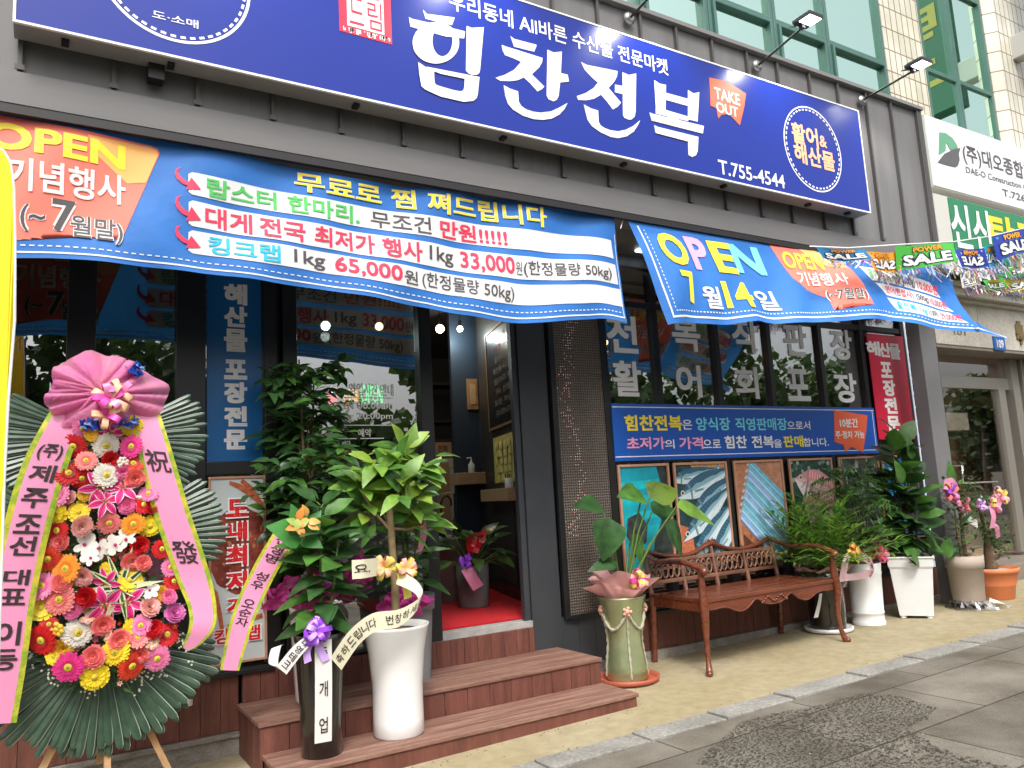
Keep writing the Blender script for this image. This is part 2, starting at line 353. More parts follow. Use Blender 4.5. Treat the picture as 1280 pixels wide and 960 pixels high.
# ================================================================== SHOP BUILDING (ground floor)
m_clad = M('grey_cladding', (0.155, 0.152, 0.151), 0.42, metal=0.0, var=0.14, vs=2.2, stretch=(3, 3, .22), spec=0.45)
m_fin = M('dark_fin', (0.075, 0.07, 0.068), 0.45)
m_black = M('black_frame', (0.012, 0.012, 0.013), 0.38, var=0.2, vs=4)
m_char = M('charcoal_panel', (0.038, 0.041, 0.047), 0.42, var=0.12, vs=3)
m_glass = glass('shop_glass', (0.68, 0.70, 0.69), 0.25)
m_int = M('dark_interior', (0.04, 0.04, 0.043), 0.7)
shop = thing('shop_building', 'dark grey shop front with ribbed metal canopy and black window frames', 'shop building', (0, 0, 0))
CY = -0.9
# canopy: deep box with ribbed cladding above a plain fascia band
mb = MB(); mb.box(-3.2, 7.955, CY, 0.0, 3.60, 5.17)
mb.build('canopy_cladding', m_clad, shop)
mb = MB()
xs = [-0.55, -0.127, 0.30, 0.722, 1.142, 1.56, 1.978, 2.404, 2.822, 3.234, 3.662, 4.10, 4.49, 4.905, 5.335, 5.735, 6.18, 6.60, 7.04, 7.455]
for x in [-3.0, -2.6, -2.2, -1.8, -1.4, -1.0] + xs: mb.box(x - .011, x + .011, CY - .032, CY - .001, 3.615, 5.165)
for x in xs: mb.box(x - .022, x + .022, CY - .040, CY - .0335, 3.617, 3.645)
mb.box(7.935, 7.985, CY - .034, 0, 3.40, 5.175); mb.box(7.90, 7.93, CY - .034, CY - .001, 3.615, 5.168)
mb.build('standing_seam', m_fin, shop)
mb = MB(); mb.box(-3.25, 8.0, CY - .055, -0.002, 5.176, 5.212); mb.build('coping', M('coping', (0.19, 0.185, 0.18), 0.4), shop)
mb = MB(); mb.box(-3.2, 7.93, CY - .05, CY + .25, 3.425, 3.598); mb.build('fascia', M('fascia_grey', (0.150, 0.146, 0.145), 0.4, var=0.12, vs=1.6, stretch=(.5, 1, 3)), shop)
mb = MB(); mb.box(-3.2, 7.93, CY - .046, CY - .01, 3.375, 3.423); mb.build('fascia_lip', M('lip', (0.014, 0.012, 0.013), 0.5), shop)
mb = MB(); mb.box(-3.2, 7.93, CY + .252, 0.0, 3.46, 3.597); mb.build('soffit', M('soffit', (0.10, 0.098, 0.096), 0.5), shop)
# strip lights under the soffit by the window head
for x in (4.52, 4.72, 4.98): mb = MB(); mb.box(x, x + .13, -0.22, -0.16, 3.44, 3.458); mb.build('soffit_light', emis('soffit_led', (0.85, 0.93, 1.0), 2.5), shop)
# wall mass: boarded skirting, plinth, panels, piers
def boards(mb, x0, x1, y, z0, z1, wdt, d=.012, mi=0, rnd=R):
    x = x0
    while x < x1 - 0.01:
        xe = min(x1, x + wdt); mb.box(x + .0015, xe - .0015, y - d + rnd.uniform(0, .002), y + .02, z0, z1, mi); x = xe
m_red = M('red_stained_wood', (0.175, 0.060, 0.040), 0.62, vs=3.0, col2=(0.095, 0.030, 0.021), bump=0.25, bs=16, stretch=(6, 6, 0.7), fine=0.35)
m_redtop = M('worn_red_decking', (0.285, 0.172, 0.130), 0.75, vs=2.6, col2=(0.135, 0.056, 0.040), bump=0.3, bs=18, stretch=(0.7, 9, 6), fine=0.45, spec=0.25)
mb = MB(); boards(mb, -3.0, 1.12, 0, 0.0, 0.345, 0.118); mb.build('boarded_skirting', m_red, shop); mb = MB(); boards(mb, 4.05, 8.72, 0, 0.0, 0.285, 0.105); mb.build('boarded_skirting', m_red, shop)
m_plinth = M('plinth_concrete', (0.30, 0.275, 0.235), 0.9, vs=9, col2=(0.17, 0.15, 0.13), bump=0.5, bs=60, fine=0.5)
mb = MB(); mb.box(-3.0, 1.12, -.03, .3, -.4, -.033); mb.box(-3.0, 1.12, -.045, .3, -.03, -.004); mb.box(3.53, 8.9, -.05, .3, -.4, -.005); mb.build('plinth', m_plinth, shop)
mb = MB(); mb.box(3.322, 3.592, -.008, .06, -.2, 3.459); mb.box(3.27, 3.318, .012, .06, .36, 3.459); mb.build('pilaster', m_char, shop)
mb = MB(); boards(mb, 3.594, 4.23, 0.0, -.12, 0.375, 0.16, .006); mb.build('base_panel', m_char, shop)
# frames around the left windows (X spans measured from the photo)
mb = MB()
def vbar(x0, x1, z0=0.345, z1=3.459, y0=-.02, y1=.08): mb.box(x0, x1, y0, y1, z0, z1)
vbar(-3.0, -0.25); vbar(0.135, 0.29); vbar(0.748, 0.925); vbar(1.30, 1.385); vbar(1.425, 1.522); vbar(2.445, 2.545)
for x0, x1 in ((-0.25, 0.135), (0.29, 0.748), (0.925, 1.30), (1.522, 2.445)):
    mb.box(x0, x1, -.018, .078, 3.0, 3.459); mb.box(x0, x1, -.018, .078, .345, .372)
    if x1 < 1.4: mb.box(x0, x1, -.018, .078, 1.585, 1.668)
mb.box(0.90, 1.34, -.05, -.0205, 0.335, 0.365)
mb.box(1.385, 1.425, .05, .079, .345, 3.459)
mb.box(2.545, 3.27, .0, .08, 3.05, 3.459)
mb.build('window_frame', m_black, shop, bevel=.004)
for x0, x1, z0, z1 in ((-.25, .135, .372, 1.585), (-.25, .135, 1.668, 3.0), (.29, .748, 1.668, 3.0), (.29, .748, .372, 1.585), (.925, 1.30, 1.668, 3.0), (.925, 1.30, .372, 1.585)): mb = MB(); mb.box(x0, x1, .028, .036, z0, z1); mb.build('window_pane', m_glass, shop)
mb = MB(); mb.box(1.522, 2.445, .028, .036, .372, 3.0); mb.build('window_pane', m_glass, shop)
# right windows
mb = MB()
mull = [4.205, 4.822, 5.59, 6.33, 7.137, 7.86, 8.62]
mb.box(4.16, 4.245, -.012, .08, .285, 3.459)
for x in mull[1:-1]: mb.box(x - .032, x + .032, -.012, .08, .285, 3.35)
mb.box(8.60, 8.70, -.012, .08, .285, 3.459)
for a, c in zip(mull[:-1], mull[1:]):
    x0, x1 = a + .033, c - .033
    mb.box(x0, x1, -.008, .078, .286, .40); mb.box(x0, x1, -.008, .078, 1.575, 1.64); mb.box(x0, x1, -.008, .078, 2.97, 3.03)
mb.box(4.245, 8.60, -.01, .08, 3.351, 3.459)
mb.box(4.246, 8.599, -.055, -.0125, .287, .312)
mb.build('window_frame', m_black, shop, bevel=.004)
for a, c in zip(mull[:-1], mull[1:]): mb = MB(); mb.box(a + .03, c - .03, .028, .036, .40, 3.35); mb.build('window_pane', m_glass, shop)
mb = MB(); mb.box(8.702, 9.32, -.003, .1, -.1, 3.459); mb.build('brown_panel', M('brown_gloss', (0.03, 0.018, 0.018), 0.25), shop)
# free standing pier at the canopy corner
mb = MB(); mb.box(8.245, 8.535, -.45, -.30, -.2, 3.46); mb.box(8.25, 8.53, -.299, -.004, 3.2, 3.455); mb.build('corner_pier', M('pier_grey', (.16, .157, .158), .45, var=.05), shop, bevel=.004)
# LED strip up the panel edge
mb = MB(); mb.box(8.672, 8.690, -.022, -.0125, .3, 3.3); o = mb.build('led_strip', emis('led_strip_white', (0.8, 0.88, 1.0), 0.22), shop)
z = 0.45
while z < 3.3: mb = MB(); mb.box(8.735, 8.765, -.016, -.0035, z, z + .03); z += .165; mb.build('led_glow_patch', emis('led_glow_blue_white', (0.65, 0.78, 1.0), 3.0), shop)  # glowing squares put in as LED reflections on the glossy brown panel
# woven rattan panel
mw_ = bpy.data.materials.new('woven_rattan'); mw_.use_nodes = True; n, L, b = surf_nodes(mw_)
tc = n.nodes.new('ShaderNodeTexCoord'); W1 = n.nodes.new('ShaderNodeTexWave'); W1.bands_direction = 'X'; W1.inputs['Scale'].default_value = 14; W2 = n.nodes.new('ShaderNodeTexWave'); W2.bands_direction = 'Z'; W2.inputs['Scale'].default_value = 14
L.new(tc.outputs['Object'], W1.inputs[0]); L.new(tc.outputs['Object'], W2.inputs[0])
mm = n.nodes.new('ShaderNodeMath'); mm.operation = 'MULTIPLY'; L.new(W1.outputs['Fac'], mm.inputs[0]); L.new(W2.outputs['Fac'], mm.inputs[1])
cr = n.nodes.new('ShaderNodeValToRGB'); cr.color_ramp.elements[0].position = .15; cr.color_ramp.elements[0].color = (.13, .105, .085, 1); cr.color_ramp.elements[1].position = .55; cr.color_ramp.elements[1].color = (.012, .010, .009, 1)
L.new(mm.outputs[0], cr.inputs[0]); L.new(cr.outputs[0], b.inputs['Base Color']); b.inputs['Roughness'].default_value = .5
bn = n.nodes.new('ShaderNodeBump'); bn.invert = True; bn.inputs['Strength'].default_value = .8; bn.inputs['Distance'].default_value = .01; L.new(mm.outputs[0], bn.inputs['Height']); L.new(bn.outputs[0], b.inputs['Normal'])
wk = MB(); wk.box(3.66, 4.15, -.028, -.012, .385, 3.40); wko = wk.build('woven_panel', mw_, shop)
mb = MB(); mb.box(3.61, 3.659, -.045, -.004, .36, 3.45); mb.box(4.151, 4.158, -.045, -.013, .36, 3.45); mb.box(3.66, 4.15, -.045, -.004, .35, .384); mb.build('panel_frame', m_black, wko, bevel=.004)
# glowing specks set on the weave, standing in for inside light through its holes
mb = MB(); rw = random.Random(2)
for k in range(900):
    gx, gz_ = 3.675 + .0228 * rw.randint(0, 20) , 1.0 + .0228 * rw.randint(0, 78)
    if rw.random() < math.exp(-((gx - (3.80 + .06 * math.sin(gz_ * 5))) / .05) ** 2): mb.box(gx, gx + .006, -.0295, -.0285, gz_, gz_ + .006)
mb.build('pinhole_glint', emis('glint', (1.0, .66, .64), 0.16), wko)
# threshold, room inside
mb = MB(); mb.box(2.0, 3.32, -.012, .12, .339, .385); mb.build('threshold', M('threshold_stone', (.33, .32, .30), .8, var=.2, vs=12, bump=.3), shop)
mb = MB()
m_floor = M('dark_floor', (.035, .033, .032), .5)
mb.box(-3.0, 9.3, .1, 5.2, .28, .384)                      # floor
room = mb.build('interior_floor', m_floor, shop)
mb = MB(); mb.box(-3.1, -3.0, .08, 5.2, .3, 3.5); mb.box(9.3, 9.4, .1, 5.2, .3, 3.5); mb.box(-3.1, 9.4, 5.2, 5.3, .3, 3.5); mb.box(-3.1, 9.4, .082, 5.3, 3.461, 3.6)
mb.build('interior_wall', m_int, shop)
def sw(b):       # doorway side wall: set at an angle; local (x = depth off the wall from 3.76, y = distance along it, z)
    for i, v in enumerate(b.v):
        o_, s_ = 3.76 - v[0], v[1] - .65; b.v[i] = (3.75 + .2816 * s_ - .9595 * o_, .65 + .9595 * s_ + .2816 * o_, v[2])
    return b
mb = MB(); mb.box(3.76, 3.83, .075, 2.42, .386, 3.455); sw(mb).build('doorway_side_wall', M('side_wall_black', (.03, .028, .027), .5), shop)
mb = MB(); mb.box(3.72, 3.759, .23, 2.42, .386, .50); mb.box(3.752, 3.7595, 1.14, 1.147, .5, 1.42); sw(mb).build('skirting', m_black, shop)
mb = MB(); nv0 = onY(570, 600, 2.4).x; mb.box(nv0, 4.32, 2.40, 2.449, .386, 3.455); mb.build('navy_wall_panel', M('navy_panel', (.02, .034, .058), .6), shop)
mb = MB()
for z in (1.9, 2.35, 2.85): mb.box(3.2, 5.4, 3.9, 4.3, z, z + .03)
mb.box(3.2, 3.24, 3.9, 4.3, .385, 3.2); mb.box(5.36, 5.4, 3.9, 4.3, .385, 3.2)
mb.build('interior_shelf', m_int, shop)
# white vinyl letters on the right windows
m_vinyl = M('white_vinyl', (.88, .87, .86), .5)
mb = MB()
for ch, bl, tr in (('전', (760, 440), (795, 396)), ('복', (842, 438), (873, 397)), ('직', (917, 440), (941, 400)), ('판', (982, 444), (1006, 405)), ('장', (1041, 449), (1063, 413)),
                   ('활', (768, 495), (800, 452)), ('어', (847, 496), (875, 457)), ('회', (921, 498), (946, 459)), ('포', (986, 501), (1010, 462)), ('장', (1045, 503), (1069, 467))):
    mb = MB(); ptxt(mb, ch, 0, .022, bl, tr, .025); mb.build('lettering', m_vinyl, shop)
# opening hours on the large left pane
mb = MB()
for s_, bl, tr, bd in (('영업시간 안내', (437, 494), (492, 480), .01), ('OPEN', (416, 511), (442, 503), .01), ('08:00am', (447, 511), (491, 501), .012), ('CLOSE', (416, 527), (442, 519), .01), ('20:00pm', (447, 526), (491, 516), .012), ('예약', (448, 546), (464, 536), .01), ('배달', (428, 560), (438, 551), .0)):
    ptxt(mb, s_, 0, .022, bl, tr, bd)
for bl, tr in (((430, 497), (492, 496)), ((430, 532), (492, 531)), ((416, 549), (480, 548))):
    a, c = onY(*bl, .022), onY(*tr, .022); mb.quad((a.x, .022, a.z), (c.x, .022, a.z), (c.x, .022, a.z + .006), (a.x, .022, a.z + .006))
mb.build('lettering', m_vinyl, shop)

# ================================================================== UPPER FLOORS (green tinted windows, glazed tiles)
m_gframe = M('green_alu', (.065, .15, .125), .35, metal=.0, var=.1, vs=2)
m_gglass = glass('green_glass', (.36, .55, .48), .82, gcol=(.74, 1.0, .86))
mt = bpy.data.materials.new('cream_tile'); mt.use_nodes = True; n, L, b = surf_nodes(mt)
tc = n.nodes.new('ShaderNodeTexCoord'); sx = n.nodes.new('ShaderNodeSeparateXYZ'); cx = n.nodes.new('ShaderNodeCombineXYZ'); ad = n.nodes.new('ShaderNodeMath'); ad.operation = 'ADD'
L.new(tc.outputs['Object'], sx.inputs[0]); L.new(sx.outputs[0], ad.inputs[0]); L.new(sx.outputs[1], ad.inputs[1]); L.new(ad.outputs[0], cx.inputs[0]); L.new(sx.outputs[2], cx.inputs[1])
br = n.nodes.new('ShaderNodeTexBrick'); br.offset = 0.0; br.inputs['Scale'].default_value = 1; br.inputs['Brick Width'].default_value = .125; br.inputs['Row Height'].default_value = .30; br.inputs['Mortar Size'].default_value = .009; br.inputs['Mortar Smooth'].default_value = .1
br.inputs['Color1'].default_value = (.62, .61, .53, 1); br.inputs['Color2'].default_value = (.72, .70, .61, 1); br.inputs['Mortar'].default_value = (.27, .20, .13, 1)
L.new(cx.outputs[0], br.inputs['Vector'])
no = n.nodes.new('ShaderNodeTexNoise'); no.inputs['Scale'].default_value = 1.1; no.inputs['Detail'].default_value = 6; L.new(tc.outputs['Object'], no.inputs['Vector'])
cr = n.nodes.new('ShaderNodeValToRGB'); cr.color_ramp.elements[0].position = .3; cr.color_ramp.elements[0].color = (.72, .68, .60, 1); cr.color_ramp.elements[1].position = .6; cr.color_ramp.elements[1].color = (1, 1, 1, 1); L.new(no.outputs['Fac'], cr.inputs[0])
mx = n.nodes.new('ShaderNodeMix'); mx.data_type = 'RGBA'; mx.blend_type = 'MULTIPLY'; mx.inputs[0].default_value = 1; L.new(br.outputs['Color'], mx.inputs[6]); L.new(cr.outputs[0], mx.inputs[7]); L.new(mx.outputs[2], b.inputs['Base Color']); b.inputs['Roughness'].default_value = .22
upper = thing('office_building', 'cream tiled upper floors with green framed tinted windows above the shop', 'building', (0, .02, 5.2))
mb = MB()
mb.box(-4, 2.0, .1, 1.0, 4.6, 11); mb.box(9.06, 9.92, .0, 1.0, 3.5, 11.0); mb.box(-4, 14, .4, 1.0, 3.7, 11)
o = mb.build('tiled_wall', mt, upper)
# bevelled tiled pier on the right
mb = MB(); pr = [(11.62, .0), (11.72, -.12), (12.9, -.12), (13.4, .0), (13.4, .6), (11.62, .6)]
mb.prism([(x, y, 3.7) for x, y in pr], (0, 0, 7.5)); mb.build('tiled_pier', mt, upper)
mb = MB(); mb.box(9.93, 11.61, .02, .3, 3.7, 5.2); mb.build('spandrel', M('spandrel', (.45, .47, .42), .5), upper)
def win(x0, x1, z0, zt, z1, casement=True):
    f = MB()
    f.box(x0, x0 + .05, .0, .09, z0, z1); f.box(x1 - .05, x1, .0, .09, z0, z1); f.box(x0 + .05, x1 - .05, .0, .09, zt, zt + .06); f.box(x0 + .05, x1 - .05, .0, .09, z0, z0 + .05)
    if casement:
        a, c, d, e = x0 + .054, x1 - .054, z0 + .054, zt - .004
        f.box(a, a + .036, -.03, .05, d, e); f.box(c - .036, c, -.03, .05, d, e); f.box(a + .036, c - .036, -.03, .05, e - .036, e); f.box(a + .036, c - .036, -.03, .05, d, d + .036)
        g_ = .0525
    wo_ = f.build('window', m_gframe, upper, bevel=.006)
    g = MB(); g.box(x0 + .05, x1 - .05, .03, .04, z0 + .05, zt); g.box(x0 + .05, x1 - .05, .05, .06, zt + .06, z1); g.build('pane', m_gglass, wo_)
wx = [2.0, 2.98, 3.96, 4.98, 5.93, 6.96, 7.90, 9.05]
for a, c in zip(wx[:-1], wx[1:]): win(a + .004, c - .004, 4.9, 6.45, 9.5)
win(9.935, 10.70, 5.2, 6.62, 8.0, False); win(10.708, 11.60, 5.2, 6.62, 8.05, False)
mb = MB(); mb.box(9.935, 11.60, .01, .1, 8.06, 8.2); mb.box(9.935, 11.60, .03, .1, 8.2, 10.9); mb.build('window_head', m_gframe, upper)
mb = MB(); mb.box(2, 9.05, .3, .38, 4.9, 9.5); mb.box(9.94, 11.6, .3, .38, 5.2, 10.5); mb.build('blind', M('blind', (.55, .66, .61), .8), upper)

# ================================================================== NEIGHBOURING ENTRANCE
m_stone = M('pale_stone', (.50, .475, .42), .55, vs=2.5, col2=(.38, .36, .31), fine=.4, bump=.1)
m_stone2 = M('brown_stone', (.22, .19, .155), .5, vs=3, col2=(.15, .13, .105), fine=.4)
nb_ = thing('neighbour_entrance', 'pale stone entrance with glass door and bronze door head beside the shop', 'entrance', (10.3, .0, .2))
mb = MB(); mb.box(9.325, 10.32, -.01, .5, 2.90, 3.50); mb.box(10.325, 11.42, -.01, .5, 2.90, 3.50); mb.box(11.425, 14, -.01, .5, 2.90, 3.50); mb.build('stone_lintel', m_stone, nb_, bevel=.004)
mb = MB(); mb.box(9.325, 14, -.16, .5, 3.502, 3.60); mb.box(9.325, 14, -.08, .5, 3.46, 3.50); mb.box(9.325, 14, -.22, .5, 3.602, 3.66); mb.build('cornice', m_stone, nb_, bevel=.006)
DY = .35
tz0, tz1 = onY(1180, 484, DY).z, onY(1180, 469, DY).z
q0, q1, q2, q3, q4 = [onY(x, 490, DY).x for x in (1247, 1255, 1262, 1270, 1277)]
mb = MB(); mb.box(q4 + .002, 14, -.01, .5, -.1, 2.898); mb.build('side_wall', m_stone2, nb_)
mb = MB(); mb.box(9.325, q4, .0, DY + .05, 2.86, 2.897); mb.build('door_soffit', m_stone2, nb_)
m_st = M('dull_steel', (.45, .43, .39), .35, metal=.7)
mb = MB(); mb.box(9.325, q3, DY, DY + .06, tz0, tz1); mb.box(q0, q1, DY - .02, DY + .06, .24, tz0 - .002); mb.box(q2, q3, DY - .06, DY + .06, .24, 2.858); mb.box(q3 + .05, q4, DY - .10, DY + .06, .24, 2.858); mb.box(9.325, 9.42, DY - .02, DY + .06, .24, tz0 - .002); mb.build('door_frame', m_st, nb_, bevel=.004)
mb = MB(); mb.box(9.42, q0, DY + .025, DY + .033, .26, tz0 - .002); mb.box(9.42, q2, DY + .025, DY + .033, tz1 + .002, 2.858); dg = mb.build('glass_door', glass('door_glass', (.88, .86, .82), .02), nb_)
ha, hb, hc = onY(1203, 582, DY - .04), onY(1203, 604, DY - .04), onY(1247, 602, DY - .04)
mb = MB(); mb.tube([ha + Vector((.05, .06, .0)), ha, hb, hb + Vector((.05, .06, 0))], .014, 8); mb.tube([hb + Vector((.04, .0, .0)), hc], .012, 8); mb.build('handle', M('chrome', (.8, .8, .8), .15, metal=1), dg)
mb = MB(); mb.box(9.325, 13, DY + .3, 4, .05, .2); mb.box(9.325, 13, 1.3, 1.4, .2, 3.2); mb.box(9.325, 9.38, DY + .06, 1.3, .2, 3.2); mb.box(13, 13.1, DY + .06, 1.3, .2, 3.2); mb.build('lobby_wall', M('lobby', (.50, .34, .24), .6, var=.12, vs=1.5), nb_)
mb = MB(); mb.box(9.325, 12.6, -.12, DY + .3, -.1, .20); mb.build('door_step', m_stone2, nb_, bevel=.008)
a_, b_, c_, d_ = onY(1205, 502, .62), onY(1250, 487, .62), onY(1250, 479, .62), onY(1205, 494, .62)
mb = MB(); mb.prism([a_, b_, c_, d_], (0, .06, 0)); mb.build('door_closer_beam', m_black, nb_)
def card(name, p0, p1, y, mat_):
    a, c = onY(*p0, y), onY(*p1, y); b = MB(); b.box(a.x, c.x, y, y + .005, a.z, c.z); return b.build(name, mat_, nb_)
card('notice_sheet', (1150, 538), (1209, 515), .40, M('notice', (.46, .44, .42), .6)); card('notice_bar', (1150, 515), (1208, 508), .396, m_black); card('notice_bar', (1150, 546), (1209, 539), .396, m_black); card('notice_bar', (1200, 558), (1216, 546), .394, m_black)
# bronze relief on the lintel
m_brz = M('bronze', (.20, .15, .07), .4, metal=.6)
mb = MB()
for dx, h in ((-.07, .10), (-.025, .15), (.025, .15), (.07, .10)): mb.tube([(11.30 + dx, -.02, 3.06), (11.30 + dx, -.02, 3.16 + h)], [.024, .018], 6)
mb.tube([(11.21, -.02, 3.14), (11.30, -.02, 3.03), (11.39, -.02, 3.14)], .022, 6); mb.tube([(11.30, -.02, 2.98), (11.30, -.02, 3.1)], .02, 6)
mb.build('bronze_relief', m_brz, nb_)
mb = MB(); txt(mb, 'B', 0, planeY(-.014), 11.66, 3.04, 11.74, 3.18, .01); txt(mb, '101', 0, planeY(-.014), 9.72, 3.03, 9.98, 3.10, .01); mb.build('lettering', m_brz, nb_)
# mailbox bank in the lobby
mbx = thing('mailbox_bank', 'black bank of mailboxes on the lobby wall behind the glass door', 'mailboxes', (10.4, 1.2, .8))
MY = 1.0
ma_, mb_ = onY(1222, 592, MY), onY(1256, 524, MY)
mb = MB(); mb.box(ma_.x, mb_.x, MY, MY + .05, ma_.z, mb_.z); mb.box(ma_.x + .12, mb_.x - .06, MY, MY + .05, mb_.z + .003, mb_.z + .18); mb.build('backboard', M('mail_black', (.02, .02, .02), .4), mbx)
cw, ch_ = (mb_.x - ma_.x) / 2, (mb_.z - ma_.z) / 4
for r_ in range(4):
    for c_ in range(2):
        mb = MB(); x0 = ma_.x + c_ * cw + .015; z0 = ma_.z + r_ * ch_ + .012; mb.box(x0, x0 + cw - .03, MY - .07, MY - .001, z0, z0 + ch_ - .024); o = mb.build('mailbox', M('mail_grey', (.05, .05, .052), .35), mbx, bevel=.004)
        mb = MB(); mb.box(x0 + cw * .25, x0 + cw * .55, MY - .078, MY - .0705, z0 + ch_ * .25, z0 + ch_ * .42); mb.build('slot_label', M('mail_label', (.6, .6, .57), .5), o)
# blue house number plate
hp = thing('house_number_plate', 'small blue house number plate on the stone lintel', 'number plate', (10.73, -.012, 2.95))
mb = MB(); mb.box(10.60, 10.87, -.03, -.0115, 2.88, 3.06); mb.build('plate', M('plate_blue', (.01, .10, .36), .35), hp, bevel=.003)
mb = MB(); txt(mb, '109', 0, planeY(-.033), 10.66, 2.91, 10.82, 3.02, .02); mb.build('lettering', M('sign_white', (.8, .8, .8), .4), hp)
# ================================================================== SHOP SIGN
m_blue = M('sign_blue', (.004, .021, .245), .25, coat=.12, spec=.4)
m_sw = M('sign_white', (.8, .8, .8), .4)
m_alu = M('sign_box_alu', (.27, .265, .255), .45, var=.1, vs=3)
m_or = M('sign_orange', (.80, .13, .05), .4); m_redS = M('seal_red', (.70, .02, .06), .45); m_peach = M('sign_peach', (.85, .45, .25), .4); m_cy = M('sign_cyan', (.05, .45, .80), .4)
SY = -1.1
sign = thing('shop_sign', 'long blue shop sign with large white Korean lettering above the canopy', 'shop sign', (3.2, SY, 3.78))
mb = MB(); mb.box(-.155, 6.605, SY + .004, CY - .041, 3.777, 4.793); mb.build('sign_box', m_alu, sign)
mb = MB(); mb.box(-.145, 6.595, SY - .004, SY + .003, 3.787, 4.783); mb.build('sign_face', m_blue, sign)
mb = MB()
for a in ((-.158, 6.608, 3.774, 3.786), (-.158, 6.608, 4.784, 4.796)): mb.box(a[0], a[1], SY - .008, SY + .01, a[2], a[3])
mb.box(-.158, -.146, SY - .008, SY + .01, 3.7865, 4.7835); mb.box(6.596, 6.608, SY - .008, SY + .01, 3.7865, 4.7835); mb.build('trim', m_sw, sign)
mb = MB()
for x in (.05, .55, 1.6, 2.65, 3.7, 4.75, 5.8, 6.35): mb.box(x, x + .035, SY + .05, SY + .1, 3.755, 3.776)
mb.box(.46, .54, SY + .10, SY + .18, 3.69, 3.776); mb.build('bracket', m_black, sign)
# hand drawn main lettering, traced stroke by stroke on to the sign plane
def c6(p): return (500 + p[0] / 3.2, 30 + p[1] / 3.2)
HIM = [[(528.2, 12.5), (533, 18), (567.8, 22.5), (564.4, 32), (531.5, 24)], [(510.7, 21.8), (514, 24), (580.6, 39.8), (579.6, 48.7), (556, 46), (512.6, 34)],
       [c6(p) for p in [(265, 10), (285, 18), (333, 15), (318, 185), (315, 198), (305, 205), (285, 205), (270, 198), (262, 188)]]]
CHAN = [[(440, 50), (456, 62), (545, 85), (535, 112), (455, 92)],
        [(405, 86), (422, 92), (568, 138), (566, 155), (555, 175), (525, 203), (575, 252), (566, 262), (548, 271), (520, 240), (493, 215), (470, 226), (440, 230), (400, 229), (380, 217), (415, 206), (455, 185), (483, 153), (450, 138), (418, 126), (409, 108)],
        [(588, 105), (612, 116), (645, 112), (641, 200), (638, 236), (632, 290), (625, 304), (612, 311), (592, 302), (585, 288)], [(639, 198), (655, 202), (668, 205), (673, 232), (638, 236)],
        [(413, 248), (440, 262), (470, 272), (472, 312), (482, 330), (500, 343), (530, 353), (560, 357), (600, 352), (632, 338), (667, 318), (655, 342), (635, 364), (605, 380), (570, 385), (535, 383), (490, 369), (450, 345), (430, 322), (420, 292)]]
JEON = [[(722, 153), (745, 165), (868, 190), (866, 210), (855, 232), (832, 257), (882, 316), (868, 332), (850, 343), (825, 310), (802, 284), (775, 300), (745, 306), (712, 305), (705, 290), (740, 278), (772, 258), (790, 236), (765, 214), (737, 184)],
        [(858, 244), (890, 250), (889, 282), (858, 274)], [(888, 195), (912, 206), (942, 200), (940, 350), (936, 372), (924, 383), (912, 384), (895, 376), (890, 366)],
        [(733, 324), (762, 340), (790, 348), (792, 393), (800, 408), (815, 418), (840, 427), (870, 431), (900, 425), (930, 410), (958, 387), (948, 408), (932, 432), (905, 450), (870, 458), (840, 453), (800, 435), (765, 410), (748, 385)]]
BOK = [[(1015, 226), (1037, 240), (1062, 245), (1060, 352), (1022, 342)], [(1150, 266), (1172, 279), (1195, 274), (1188, 392), (1150, 382)], [(1058, 276), (1152, 302), (1152, 330), (1058, 304)],
       [(1021, 334), (1150, 372), (1150, 390), (1021, 360)], [(1066, 350), (1112, 362), (1112, 388), (1066, 378)], [(995, 356), (1010, 362), (1212, 410), (1208, 440), (1004, 388)],
       [(1014, 407), (1028, 414), (1190, 454), (1187, 510), (1180, 527), (1165, 534), (1152, 526), (1150, 472), (1020, 438)]]
for gi, (strokes, conv) in enumerate(((HIM, lambda p: p), (CHAN, c6), (JEON, c6), (BOK, c6))):
    mb = MB()
    for i, st in enumerate(strokes):
        pp = [onY(*conv(p), SY) for p in st]; dep = .0062 + .0008 * i
        mb.prism([Vector((p.x, SY - dep, p.z)) for p in pp], (0, dep - .0042, 0))
    if gi == 0:
        def ringpts(cx_, cy_, rx, ry, k=36): return [onY(*c6((cx_ + rx * math.cos(2 * math.pi * i / k), cy_ + ry * math.sin(2 * math.pi * i / k))), SY) for i in range(k)]
        def ringmesh(outer, inner, dep):
            k = len(outer); o_ = [Vector((p.x, SY - dep, p.z)) for p in outer]; i_ = [Vector((p.x, SY - dep, p.z)) for p in inner]
            mb.add(o_ + i_, [(j, (j + 1) % k, k + (j + 1) % k, k + j) for j in range(k)])
        ringmesh(ringpts(141, 78, 93, 83), ringpts(167, 70, 40, 62), .0095)
        # square consonant with rounded lower corners
        o_ = [(70, 155), (95, 172), (315, 215), (308, 285), (303, 300), (290, 310), (252, 314), (160, 293), (100, 266), (83, 252), (74, 200)]; i_ = [(134, 192), (160, 202), (256, 222), (254, 258), (250, 268), (240, 272), (215, 268), (165, 254), (142, 246), (136, 238), (134, 215)]
        ringmesh([onY(*c6(p), SY) for p in o_], [onY(*c6(p), SY) for p in i_], .0105)
    mb.build('main_letter', m_sw, sign)
def sline(s_, bl, tr, mat_, bold=.01, dy=.0065, parent=None, name='lettering'):
    mb = MB(); ptxt(mb, s_, 0, SY - dy, bl, tr, bold); return mb.build(name, mat_, parent or sign)
sline('우리동네 All바른 수산물 전문마켓', (562, 11.5), (834, 75), m_sw, .012)
sline('T.755-4544', (899, 217), (980, 219), m_sw, .012)
